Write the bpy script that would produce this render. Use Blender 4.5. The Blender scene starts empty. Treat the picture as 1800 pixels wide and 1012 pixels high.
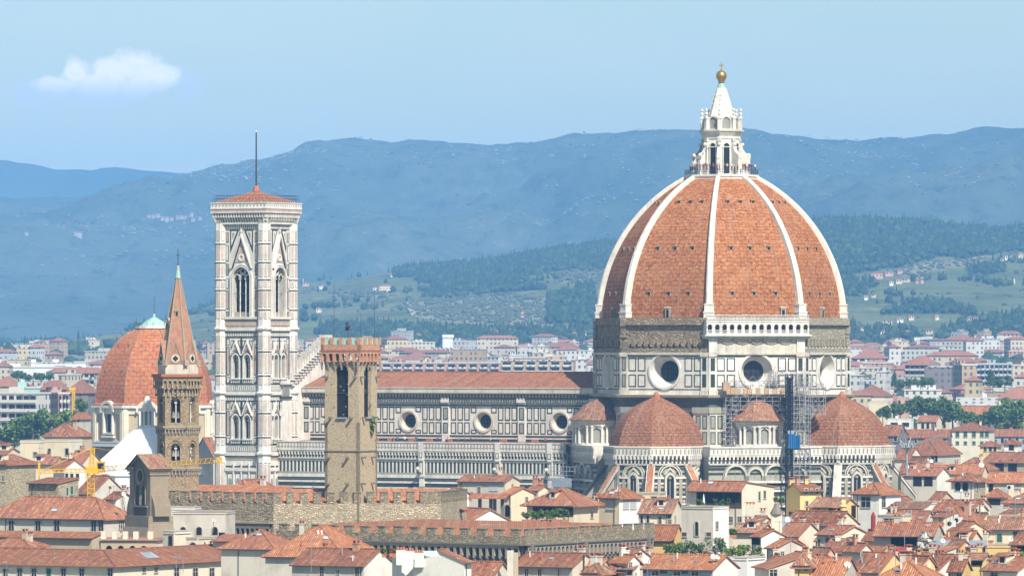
import bpy, math, random
from mathutils import Vector, Matrix, noise
R = math.radians; PI = math.pi
rnd = random.Random(7)
S = bpy.context.scene
COL = S.collection
# ---------------------------------------------------------------- camera
F, HZ, CZ = 10800.0, 606.0, 55.0          # focal length (photo pixels), horizon row, eye height in metres
cam = bpy.data.cameras.new('camera'); co = bpy.data.objects.new('camera', cam); COL.objects.link(co)
cam.sensor_width = 36; cam.lens = F / 1800 * 36
cam.shift_y = (HZ - 506) / 1800
cam.clip_start = 1; cam.clip_end = 80000
co.location = (0, 0, CZ); co.rotation_euler = (R(90), 0, 0)
S.camera = co
# ---------------------------------------------------------------- light
SUN_AZ, SUN_EL = 26.0, 47.0               # degrees right of the line back to the eye, height
sd = Vector((math.sin(R(SUN_AZ)) * math.cos(R(SUN_EL)), -math.cos(R(SUN_AZ)) * math.cos(R(SUN_EL)), math.sin(R(SUN_EL))))
sl = bpy.data.lights.new('sun', 'SUN'); sl.energy = 4.9; sl.angle = R(0.5); sl.color = (1.0, 0.935, 0.83)
so = bpy.data.objects.new('sun', sl); COL.objects.link(so)
so.rotation_euler = sd.to_track_quat('Z', 'Y').to_euler()
S.view_settings.view_transform = 'Standard'; S.view_settings.look = 'None'
S.view_settings.exposure = 0.54; S.view_settings.gamma = 1
S.cycles.use_denoising = True
S.cycles.max_bounces = 5; S.cycles.diffuse_bounces = 2; S.cycles.glossy_bounces = 2; S.cycles.volume_bounces = 0
S.cycles.transparent_max_bounces = 6

W = bpy.data.worlds.new('World'); S.world = W; W.use_nodes = True
def world():
    nt = W.node_tree; n = nt.nodes; l = nt.links
    bg = n['Background']; bg.inputs['Strength'].default_value = 0.115
    sky = n.new('ShaderNodeTexSky'); sky.sky_type = 'NISHITA'; sky.sun_disc = False
    sky.sun_elevation = R(SUN_EL); sky.sun_rotation = R(180 - SUN_AZ)
    sky.altitude = 100; sky.air_density = 1.0; sky.dust_density = 0.6; sky.ozone_density = 2.2
    # clouds: direction -> (azimuth, elevation) in photo-like units
    tc = n.new('ShaderNodeTexCoord'); sp = n.new('ShaderNodeSeparateXYZ'); l.new(tc.outputs['Generated'], sp.inputs[0])
    def M(op, a, b=None, c=None, clamp=False):
        m = n.new('ShaderNodeMath'); m.operation = op; m.use_clamp = clamp
        for i, x in enumerate((a, b, c)):
            if x is None: continue
            if isinstance(x, (int, float)): m.inputs[i].default_value = x
            else: l.new(x, m.inputs[i])
        return m.outputs[0]
    yy = M('MAXIMUM', sp.outputs['Y'], 0.05)
    u = M('DIVIDE', sp.outputs['X'], yy); v = M('DIVIDE', sp.outputs['Z'], yy)   # tangent coordinates
    u = M('MULTIPLY', u, 108.0); v = M('MULTIPLY', v, 108.0)                      # 1 unit = 100 photo pixels
    cb = n.new('ShaderNodeCombineXYZ'); l.new(u, cb.inputs[0]); l.new(v, cb.inputs[1])
    def nz(scale, det=6, rough=0.6, off=(0, 0, 0), sc=(1, 1, 1), dist=0.0):
        mp = n.new('ShaderNodeMapping'); mp.inputs['Location'].default_value = off; mp.inputs['Scale'].default_value = sc
        l.new(cb.outputs[0], mp.inputs[0]); t = n.new('ShaderNodeTexNoise')
        t.inputs['Scale'].default_value = scale; t.inputs['Detail'].default_value = det; t.inputs['Roughness'].default_value = rough
        t.inputs['Distortion'].default_value = dist
        l.new(mp.outputs[0], t.inputs['Vector']); return t.outputs['Fac']
    def blob(cx, cy, rx, ry):                                                     # 1 at the centre, 0 at the edge
        dx = M('DIVIDE', M('SUBTRACT', u, cx), rx); dy = M('DIVIDE', M('SUBTRACT', v, cy), ry)
        return M('SUBTRACT', 1.0, M('SQRT', M('ADD', M('MULTIPLY', dx, dx), M('MULTIPLY', dy, dy))))
    def mx(*a):
        r = a[0]
        for b in a[1:]: r = M('SMOOTH_MAX', r, b, 0.12)
        return r
    n1 = nz(1.6, 8, 0.62); n2 = nz(4.2, 6, 0.6, (3, 1, 0))
    nn = M('ADD', M('MULTIPLY', M('SUBTRACT', n1, 0.5), 1.1), M('MULTIPLY', M('SUBTRACT', n2, 0.5), 0.5))
    X = lambda px: (px - 900) / 100.0
    Y = lambda py: (HZ - py) / 100.0
    puff = mx(blob(X(240), Y(118), .52, .42), blob(X(278), Y(136), .45, .3), blob(X(200), Y(126), .5, .3), blob(X(240), Y(152), .42, .4),
              blob(X(130), Y(128), .35, .3), blob(X(100), Y(150), .5, .22), blob(X(175), Y(150), .6, .3))
    cum = M('MULTIPLY', M('ADD', M('ADD', puff, -0.04), M('MULTIPLY', nn, 1.35)), 2.3, clamp=True)
    veil = mx(blob(X(170), Y(168), 1.6, .42), blob(X(330), Y(150), .5, .5), blob(X(60), Y(165), .7, .4))
    vei = M('MULTIPLY', M('ADD', M('ADD', veil, -0.05), nn), 1.3, clamp=True)
    small = mx(blob(X(572), Y(196), .36, .22), blob(X(1215), Y(76), .42, .14), blob(X(20), Y(5), .8, .3), blob(X(1290), Y(100), .2, .12))
    sm = M('MULTIPLY', M('ADD', M('ADD', small, -0.05), nn), 0.75, clamp=True)
    st = nz(0.35, 5, 0.55, (2, 5, 0), (0.35, 1.5, 1), 0.4)
    stf = M('MULTIPLY', M('SUBTRACT', st, 0.4), 2.2, clamp=True)
    def mix(a, b, f):
        m = n.new('ShaderNodeMix'); m.data_type = 'RGBA'
        if isinstance(f, (int, float)): m.inputs[0].default_value = f
        else: l.new(f, m.inputs[0])
        for s, x in ((6, a), (7, b)):
            if isinstance(x, tuple): m.inputs[s].default_value = (*x, 1)
            else: l.new(x, m.inputs[s])
        return m.outputs[2]
    K = 1 / 0.115
    c = lambda r, g, b: (r * K, g * K, b * K)
    tint = n.new('ShaderNodeMix'); tint.data_type = 'RGBA'; tint.blend_type = 'MULTIPLY'; tint.inputs[0].default_value = 1
    l.new(sky.outputs[0], tint.inputs[6]); tint.inputs[7].default_value = (*SKY_TINT, 1)
    col = tint.outputs[2]
    col = mix(col, c(.70, .72, .70), M('MULTIPLY', stf, 0.45))
    col = mix(col, c(.56, .64, .71), M('MULTIPLY', sm, 0.55))
    col = mix(col, c(.58, .65, .72), M('MULTIPLY', vei, 0.75))
    lowpart = M('MULTIPLY', M('SUBTRACT', Y(138), v), 2.6, clamp=True)
    cumc = mix(c(1.05, .99, .90), c(.64, .70, .78), lowpart)
    cumc = mix(cumc, c(.72, .75, .79), M('MULTIPLY', M('SUBTRACT', n2, 0.5), 2.0, clamp=True))
    col = mix(col, cumc, M('MULTIPLY', cum, M('SUBTRACT', 0.9, M('MULTIPLY', lowpart, 0.55))))
    l.new(col, bg.inputs['Color'])
SKY_TINT = (0.77, 0.77, 0.68)
world()
def P(px, py, Y): return Vector(((px - 900) * Y / F, Y, CZ + (HZ - py) * Y / F))
def YZ(py, z): return (CZ - z) * F / (py - HZ)

# ---------------------------------------------------------------- materials
MATS = {}
def new_mat(name, rough=0.85):
    m = bpy.data.materials.new(name); m.use_nodes = True
    b = m.node_tree.nodes['Principled BSDF']; b.inputs['Roughness'].default_value = rough
    try: b.inputs['Specular IOR Level'].default_value = 0.2
    except KeyError: pass
    MATS[name] = m
    return m, m.node_tree, b
class NB:
    "tiny node helper"
    def __init__(s, nt): s.nt = nt; s.n = nt.nodes; s.l = nt.links
    def uv(s):
        t = s.n.new('ShaderNodeTexCoord'); return t.outputs['UV']
    def obj(s):
        t = s.n.new('ShaderNodeTexCoord'); return t.outputs['Object']
    def map(s, v, sc=(1, 1, 1), loc=(0, 0, 0), rot=(0, 0, 0)):
        m = s.n.new('ShaderNodeMapping'); s.l.new(v, m.inputs[0])
        m.inputs['Scale'].default_value = sc; m.inputs['Location'].default_value = loc; m.inputs['Rotation'].default_value = rot
        return m.outputs[0]
    def noise(s, v, scale, det=4, rough=0.6, dim='3D'):
        t = s.n.new('ShaderNodeTexNoise'); t.noise_dimensions = dim; s.l.new(v, t.inputs['Vector'])
        t.inputs['Scale'].default_value = scale; t.inputs['Detail'].default_value = det; t.inputs['Roughness'].default_value = rough
        return t.outputs['Fac']
    def vor(s, v, scale, feat='F1', out='Color', rnd=1.0):
        t = s.n.new('ShaderNodeTexVoronoi'); t.feature = feat; s.l.new(v, t.inputs['Vector']); t.inputs['Scale'].default_value = scale
        t.inputs['Randomness'].default_value = rnd
        return t.outputs[out]
    def white(s, v):
        t = s.n.new('ShaderNodeTexWhiteNoise'); t.noise_dimensions = '3D'; s.l.new(v, t.inputs['Vector']); return t.outputs['Value']
    def m(s, op, a, b=None, clamp=False):
        m = s.n.new('ShaderNodeMath'); m.operation = op; m.use_clamp = clamp
        for i, x in enumerate((a, b)):
            if x is None: continue
            if isinstance(x, (int, float)): m.inputs[i].default_value = x
            else: s.l.new(x, m.inputs[i])
        return m.outputs[0]
    def ramp(s, f, stops, interp='LINEAR'):
        r = s.n.new('ShaderNodeValToRGB'); s.l.new(f, r.inputs[0]); e = r.color_ramp; e.interpolation = interp
        while len(e.elements) < len(stops): e.elements.new(0.5)
        for el, (p, c) in zip(e.elements, stops):
            el.position = p; el.color = (*c, 1) if isinstance(c, tuple) else (c, c, c, 1)
        return r.outputs[0]
    def mix(s, a, b, f, blend='MIX'):
        m = s.n.new('ShaderNodeMix'); m.data_type = 'RGBA'; m.blend_type = blend
        if isinstance(f, (int, float)): m.inputs[0].default_value = f
        else: s.l.new(f, m.inputs[0])
        for k, x in ((6, a), (7, b)):
            if isinstance(x, tuple): m.inputs[k].default_value = (*x, 1)
            else: s.l.new(x, m.inputs[k])
        return m.outputs[2]
    def sep(s, v):
        t = s.n.new('ShaderNodeSeparateXYZ'); s.l.new(v, t.inputs[0]); return t.outputs
    def comb(s, x, y, z=0.0):
        t = s.n.new('ShaderNodeCombineXYZ')
        for i, a in enumerate((x, y, z)):
            if isinstance(a, (int, float)): t.inputs[i].default_value = a
            else: s.l.new(a, t.inputs[i])
        return t.outputs[0]
    def objrand(s):
        t = s.n.new('ShaderNodeObjectInfo'); return t.outputs['Random']
    def bump(s, b, h, strength=0.5, dist=0.1):
        t = s.n.new('ShaderNodeBump'); t.inputs['Strength'].default_value = strength; t.inputs['Distance'].default_value = dist
        s.l.new(h, t.inputs['Height']); s.l.new(t.outputs[0], b.inputs['Normal'])
def scl(c, k): return tuple(min(1.0, x * k) for x in c)

def plain(name, c, rough=0.8, var=0.12, scale=0.6, metal=0.0):
    m, nt, b = new_mat(name, rough); k = NB(nt)
    f = k.noise(k.obj(), scale, 5)
    k.l.new(k.ramp(f, [(0.3, scl(c, 1 - var)), (0.7, scl(c, 1 + var))]), b.inputs['Base Color'])
    b.inputs['Metallic'].default_value = metal
    return m
def plaster(name, c, dirt=0.35, streak=0.5):
    m, nt, b = new_mat(name, 0.9); k = NB(nt); uv = k.uv(); r = k.objrand()
    off = k.comb(k.m('MULTIPLY', r, 57.0), k.m('MULTIPLY', r, 31.0))
    t = k.n.new('ShaderNodeVectorMath'); k.l.new(uv, t.inputs[0]); k.l.new(off, t.inputs[1]); uv2 = t.outputs[0]
    big = k.noise(uv2, 0.22, 5, 0.6); fine = k.noise(uv2, 2.2, 5, 0.65)
    st = k.noise(k.map(uv2, (1.4, 0.10, 1)), 1.0, 4, 0.6)
    base = k.mix(scl(c, 0.9), scl(c, 1.07), k.m('MULTIPLY', fine, 1.0))
    grime = (0.36 * c[0], 0.36 * c[1], 0.38 * c[2] + 0.03)
    d = k.m('MULTIPLY', k.m('SUBTRACT', big, 0.50, ), 2.6, True)
    d2 = k.m('MULTIPLY', k.m('SUBTRACT', st, 0.54), 3.0, True)
    col = k.mix(base, grime, k.m('MULTIPLY', d, dirt)); col = k.mix(col, grime, k.m('MULTIPLY', d2, dirt * streak))
    k.l.new(col, b.inputs['Base Color']); k.bump(b, fine, 0.25, 0.03)
    return m
def tiles(name, cols, cell=(0.26, 0.42), grey=0.35, bump=0.7, cap=0.0):
    "clay roof: curved channels along the slope, each tile its own shade, weather patches"
    m, nt, b = new_mat(name, 0.85); k = NB(nt); uv = k.uv(); r = k.objrand()
    s = k.sep(uv)
    wob = k.m('MULTIPLY', k.noise(uv, 0.5, 1), 0.12)
    cu = k.m('ADD', k.m('DIVIDE', s[0], cell[0]), wob); cv = k.m('ADD', k.m('DIVIDE', s[1], cell[1]), wob)
    iu = k.m('FLOOR', cu); iv = k.m('FLOOR', cv)
    w = k.white(k.comb(iu, iv, k.m('MULTIPLY', r, 91.0)))
    wf = k.m('ADD', k.m('MULTIPLY', w, 0.6), k.m('MULTIPLY', k.white(k.comb(iu, 7.0, r)), 0.4))
    col = k.ramp(wf, [(i / (len(cols) - 1), c) for i, c in enumerate(cols)])
    off = k.comb(k.m('MULTIPLY', r, 77.0), k.m('MULTIPLY', r, 37.0)); t = k.n.new('ShaderNodeVectorMath')
    k.l.new(uv, t.inputs[0]); k.l.new(off, t.inputs[1]); uv2 = t.outputs[0]
    big = k.noise(uv2, 0.30, 6, 0.62); mid = k.noise(k.map(uv2, (1.0, 0.8, 1)), 2.4, 4, 0.65)
    col = k.mix(col, scl(cols[0], 0.55), k.m('MULTIPLY', k.m('SUBTRACT', mid, 0.54), 1.0, True))
    g = (cols[0][0] * 0.55 + .05, cols[0][1] * 0.62 + .05, cols[0][2] * 0.7 + .05)
    col = k.mix(col, g, k.m('MULTIPLY', k.m('MULTIPLY', k.m('SUBTRACT', big, 0.47), 3.2, True), grey))
    tone = k.m('ADD', 0.68, k.m('MULTIPLY', r, 0.30)); tc = k.comb(tone, tone, tone)
    col = k.mix(col, tc, 1.0, 'MULTIPLY')
    if cap: col = k.mix(col, (.85, .72, .6), k.m('MULTIPLY', k.m('SUBTRACT', k.white(k.comb(iv, iu, 3.0)), 0.97), 33.0 * cap, True))
    k.l.new(col, b.inputs['Base Color'])
    fu = k.m('FRACT', cu); fv = k.m('FRACT', cv)
    h = k.m('ADD', k.m('SINE', k.m('MULTIPLY', fu, PI)), k.m('MULTIPLY', k.m('SUBTRACT', 1.0, fv), 0.5))
    h = k.m('ADD', h, k.m('MULTIPLY', w, 0.5))
    k.bump(b, h, bump, 0.09)
    return m
def dometile(name, cols, bw=0.62, bh=0.42, grey=0.3, mortar=(.16, .06, .035)):
    "flat plates in courses with dark joints"
    m, nt, b = new_mat(name, 0.82); k = NB(nt); uv = k.uv()
    def br(w, h, mort, ca, cb, mc, bias=0.0):
        t = k.n.new('ShaderNodeTexBrick'); k.l.new(uv, t.inputs['Vector']); t.inputs['Scale'].default_value = 1
        t.inputs['Brick Width'].default_value = w; t.inputs['Row Height'].default_value = h; t.inputs['Mortar Size'].default_value = mort
        t.inputs['Mortar Smooth'].default_value = 0.3; t.inputs['Bias'].default_value = bias; t.offset = 0.5
        t.inputs['Color1'].default_value = (*ca, 1); t.inputs['Color2'].default_value = (*cb, 1); t.inputs['Mortar'].default_value = (*mc, 1)
        return t
    s = k.sep(uv)
    iu = k.m('FLOOR', k.m('DIVIDE', s[0], bw)); iv = k.m('FLOOR', k.m('DIVIDE', s[1], bh))
    w = k.white(k.comb(iu, iv, 0.0))
    body = k.ramp(w, [(i / (len(cols) - 1), c) for i, c in enumerate(cols)])
    t = br(bw, bh, 0.03, (1, 1, 1), (.9, .9, .9), (.55, .5, .5))
    body = k.mix(body, t.outputs['Color'], 1.0, 'MULTIPLY')
    t2 = br(bw * 2.5, bh * 2, 0.07, (1, 1, 1), (.95, .95, .95), (.45, .40, .40))
    body = k.mix(body, t2.outputs['Color'], 1.0, 'MULTIPLY')
    big = k.noise(uv, 0.16, 6, 0.62); streak = k.noise(k.map(uv, (1.3, 0.06, 1)), 1.0, 5, 0.62)
    body = k.mix(body, (.30, .20, .15), k.m('MULTIPLY', k.m('MULTIPLY', k.m('SUBTRACT', streak, 0.53), 6, True), grey))
    body = k.mix(body, (cols[-1][0] * 1.15, cols[-1][1] * 1.25, cols[-1][2] * 1.4), k.m('MULTIPLY', k.m('MULTIPLY', k.m('SUBTRACT', big, 0.52), 4, True), 0.35))
    k.l.new(body, b.inputs['Base Color'])
    k.bump(b, k.m('ADD', t.outputs['Fac'], k.m('MULTIPLY', w, -0.6)), 0.5, -0.06)
    return m
def stone(name, cols, scale=1.6, grey=0.3, bump=0.7, stretch=1.7):
    "rubble masonry: uneven stones in rough courses"
    m, nt, b = new_mat(name, 0.92); k = NB(nt); uv = k.map(k.uv(), (1, stretch, 1))
    cid = k.vor(uv, scale, 'F1', 'Color'); w = k.sep(cid)[0]
    edge = k.vor(uv, scale, 'DISTANCE_TO_EDGE', 'Distance')
    col = k.ramp(w, [(i / (len(cols) - 1), c) for i, c in enumerate(cols)])
    col = k.mix(scl(cols[0], 0.75), col, k.m('MULTIPLY', edge, 7.0, True))
    big = k.noise(k.uv(), 0.18, 6, 0.62); st = k.noise(k.map(k.uv(), (0.8, 0.1, 1)), 1.0, 4)
    col = k.mix(col, scl(cols[0], 0.55), k.m('MULTIPLY', k.m('MULTIPLY', k.m('SUBTRACT', big, 0.48), 3.5, True), grey))
    col = k.mix(col, scl(cols[0], 0.6), k.m('MULTIPLY', k.m('MULTIPLY', k.m('SUBTRACT', st, 0.52), 3.5, True), grey))
    k.l.new(col, b.inputs['Base Color'])
    k.bump(b, k.m('ADD', k.m('MULTIPLY', edge, 3.0, True), k.m('MULTIPLY', w, 0.8)), bump, 0.12)
    return m
def marble(name, c, dirt=0.3, rough=0.6, grime=(.20, .19, .17)):
    m, nt, b = new_mat(name, rough); k = NB(nt); o = k.obj()
    big = k.noise(k.map(o, (1, 1, 0.35)), 0.35, 6, 0.65); fine = k.noise(o, 1.3, 5, 0.6)
    blk = k.white(k.comb(*[k.m('FLOOR', k.m('MULTIPLY', x, 0.9)) for x in k.sep(o)]))
    col = k.ramp(fine, [(0.3, scl(c, 0.9)), (0.7, scl(c, 1.06))])
    tone = k.m('ADD', 0.92, k.m('MULTIPLY', blk, 0.12)); col = k.mix(col, k.comb(tone, tone, tone), 1.0, 'MULTIPLY')
    col = k.mix(col, grime, k.m('MULTIPLY', k.m('MULTIPLY', k.m('SUBTRACT', big, 0.5), 3.6, True), dirt))
    run = k.noise(k.map(o, (1.6, 1.6, 0.09)), 1.0, 4, 0.6)
    col = k.mix(col, scl(grime, 1.25), k.m('MULTIPLY', k.m('MULTIPLY', k.m('SUBTRACT', run, 0.53), 5.0, True), min(.8, dirt * .95)))
    tint = k.noise(o, 0.09, 3); col = k.mix(col, (1.0, .965, .915), k.m('MULTIPLY', k.m('SUBTRACT', tint, 0.45), 3.0, True), 'MULTIPLY')
    k.l.new(col, b.inputs['Base Color'])
    return m
def farwall(name, c, win=(.10, .11, .13)):
    "plaster of far blocks with rows of window openings and floor lines"
    m, nt, b = new_mat(name, 0.9); k = NB(nt); s = k.sep(k.uv()); r = k.objrand()
    fu = k.m('FRACT', k.m('ADD', k.m('DIVIDE', s[0], 3.1), r)); fv = k.m('FRACT', k.m('DIVIDE', s[1], 3.2))
    win_ = k.m('MULTIPLY', k.m('MULTIPLY', k.m('GREATER_THAN', fu, 0.32), k.m('LESS_THAN', fu, 0.72)),
               k.m('MULTIPLY', k.m('GREATER_THAN', fv, 0.28), k.m('LESS_THAN', fv, 0.78)))
    iu = k.m('FLOOR', k.m('DIVIDE', s[0], 3.1)); iv = k.m('FLOOR', k.m('DIVIDE', s[1], 3.2))
    on = k.m('LESS_THAN', k.white(k.comb(iu, iv, r)), 0.72)
    big = k.noise(k.uv(), 0.15, 4)
    base = k.mix(scl(c, 0.85), scl(c, 1.08), big)
    k.l.new(k.mix(base, win, k.m('MULTIPLY', win_, on)), b.inputs['Base Color'])
    return m

TA = [(.27, .10, .05), (.40, .155, .068), (.46, .185, .085), (.52, .235, .115), (.62, .37, .22)]
TB = [(.21, .085, .05), (.33, .13, .07), (.385, .16, .085), (.44, .20, .11), (.54, .32, .20)]
TC = [(.18, .085, .055), (.30, .14, .085), (.38, .19, .115), (.44, .25, .155), (.55, .39, .27)]
tiles('tile_orange', TA, cell=(.34, .55), grey=.4, cap=.15, bump=1.0); tiles('tile_red', TB, cell=(.34, .55), grey=.55, cap=.15, bump=1.0); tiles('tile_old', TC, cell=(.34, .55), grey=.65, cap=.2, bump=1.0)
tiles('tile_brown', [(.15, .06, .036), (.27, .105, .058), (.34, .135, .07), (.40, .185, .10), (.50, .31, .2)], cell=(.34, .55), grey=.6, cap=.4, bump=1.0)
tiles('tile_far', [(.30, .135, .085), (.36, .165, .105), (.42, .21, .14)], cell=(.5, .8), grey=.3)
tiles('tile_nave', [(.21, .095, .06), (.30, .13, .075), (.36, .16, .09), (.42, .21, .125)], cell=(.5, .7), grey=.3, bump=.4)
dometile('dome_tile', [(.30, .105, .036), (.40, .145, .047), (.435, .162, .053), (.465, .19, .068), (.53, .25, .105)], bw=.62, bh=.44, grey=.6)
dometile('small_dome_tile', [(.24, .105, .055), (.30, .128, .065), (.33, .14, .072), (.36, .165, .088), (.42, .22, .13)], bw=.45, bh=.38, grey=.75)
dometile('chapel_tile', [(.42, .14, .052), (.49, .17, .062), (.53, .195, .075), (.57, .24, .105)], bw=.8, bh=.6, grey=.3)
plain('spire_brick', (.38, .20, .125), .9, .22, 1.8); plain('brick_red', (.46, .255, .165), .9, .28, 2.2)
stone('steeple_stone', [(.31, .225, .125), (.40, .295, .17), (.45, .345, .21), (.52, .42, .27)], 3.0, .3, .5)
stone('rubble', [(.36, .285, .18), (.50, .41, .275), (.59, .495, .345), (.70, .605, .44)], 2.6, .30)
stone('rubble_dark', [(.22, .18, .115), (.33, .275, .18), (.42, .355, .235), (.53, .455, .315)], 2.6, .4)
stone('rubble_brown', [(.29, .22, .13), (.41, .32, .20), (.49, .39, .25), (.58, .48, .33)], 3.0, .25)
stone('tower_stone', [(.42, .335, .215), (.50, .405, .265), (.55, .45, .30), (.61, .51, .355)], 4.2, .15, .35)
stone('rough_masonry', [(.31, .275, .21), (.38, .34, .26), (.43, .39, .305), (.48, .44, .35)], 1.6, .45)
stone('rough_masonry_brown', [(.24, .19, .125), (.30, .24, .165), (.36, .29, .20), (.42, .36, .26)], 1.3, .5)
marble('white_marble', (.70, .67, .61), .5); marble('cream_marble', (.60, .56, .47), .65)
marble('old_marble', (.36, .345, .28), .8); marble('grey_marble', (.30, .305, .265), .7)
marble('green_marble', (.035, .05, .042), .25, grime=(.2, .2, .17)); marble('pink_marble', (.54, .385, .32), .4)
marble('rib_marble', (.72, .685, .61), .4); marble('frieze_and_shade', (.115, .115, .105), .4)  # frieze tone blends green stone with the shadow under the cornices
marble('pale_marble', (.76, .735, .68), .4)
marble('pietra', (.36, .315, .245), .5); marble('pietra_dark', (.20, .18, .15), .5); marble('gable_stone', (.31, .25, .175), .6); marble('gable_dark', (.21, .17, .125), .5)
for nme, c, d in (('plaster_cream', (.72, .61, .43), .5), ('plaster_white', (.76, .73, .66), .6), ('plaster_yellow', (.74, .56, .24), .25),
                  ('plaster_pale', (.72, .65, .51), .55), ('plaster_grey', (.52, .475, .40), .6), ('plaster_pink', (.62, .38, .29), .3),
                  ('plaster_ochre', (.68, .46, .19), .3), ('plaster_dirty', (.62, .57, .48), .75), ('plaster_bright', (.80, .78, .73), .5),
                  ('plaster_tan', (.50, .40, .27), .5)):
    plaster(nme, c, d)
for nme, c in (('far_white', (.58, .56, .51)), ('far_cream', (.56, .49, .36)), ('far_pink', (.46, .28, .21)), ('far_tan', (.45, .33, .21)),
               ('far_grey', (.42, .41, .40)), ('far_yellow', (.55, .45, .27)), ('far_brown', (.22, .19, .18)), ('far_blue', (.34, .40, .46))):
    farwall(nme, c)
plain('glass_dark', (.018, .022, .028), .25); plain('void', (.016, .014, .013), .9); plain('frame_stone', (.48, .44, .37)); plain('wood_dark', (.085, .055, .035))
plain('shutter_green', (.035, .12, .075), .6); plain('shutter_brown', (.13, .08, .05), .6); plain('shutter_grey', (.42, .43, .44), .6)
plain('copper', (.33, .47, .41), .6, .2); plain('gold', (.62, .40, .11), .28, .1, .6, 0.85); plain('iron', (.06, .06, .065), .5); plain('steel', (.36, .37, .39), .45, .15, .6, .4)
plain('zinc', (.33, .38, .42), .45, .1, .6, .3); plain('hoist_blue', (.02, .16, .42), .4); plain('hoist_navy', (.012, .017, .03), .6)
plain('crane_yellow', (.72, .42, .02), .4); plain('crane_white', (.72, .71, .68), .5); plain('tent_white', (.82, .82, .82), .7, .05, .25)
plain('dish_white', (.78, .77, .74), .4, .05); plain('dish_red', (.36, .12, .09), .6); plain('under_eave', (.14, .085, .055), .9)
plain('net_green', (.30, .55, .49), .8, .12, .8); plain('skylight', (.42, .56, .62), .2); plain('tarp_red', (.30, .04, .03), .7); plain('terracotta', (.42, .16, .09))
plain('hall_white', (.70, .70, .69), .6, .12, .08); plain('plank', (.45, .30, .17)); plain('bell_metal', (.28, .27, .25), .5)
for i, c in enumerate([(.08, .145, .03), (.12, .19, .04), (.20, .27, .05), (.055, .10, .035), (.17, .195, .10)]):
    m, nt, b = new_mat('leaf_%d' % i, .7); k = NB(nt)
    k.l.new(k.ramp(k.noise(k.obj(), 0.9, 3), [(.3, scl(c, .65)), (.7, scl(c, 1.45))]), b.inputs['Base Color'])
plain('bark', (.13, .095, .06)); plain('flower_red', (.5, .06, .05))
for i, c in enumerate([(.05, .05, .06), (.55, .55, .55), (.35, .05, .05), (.06, .1, .3), (.5, .4, .12), (.3, .2, .2)]): plain('shirt_%d' % i, c)
plain('skin', (.45, .28, .2)); plain('trousers', (.05, .06, .1))

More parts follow.
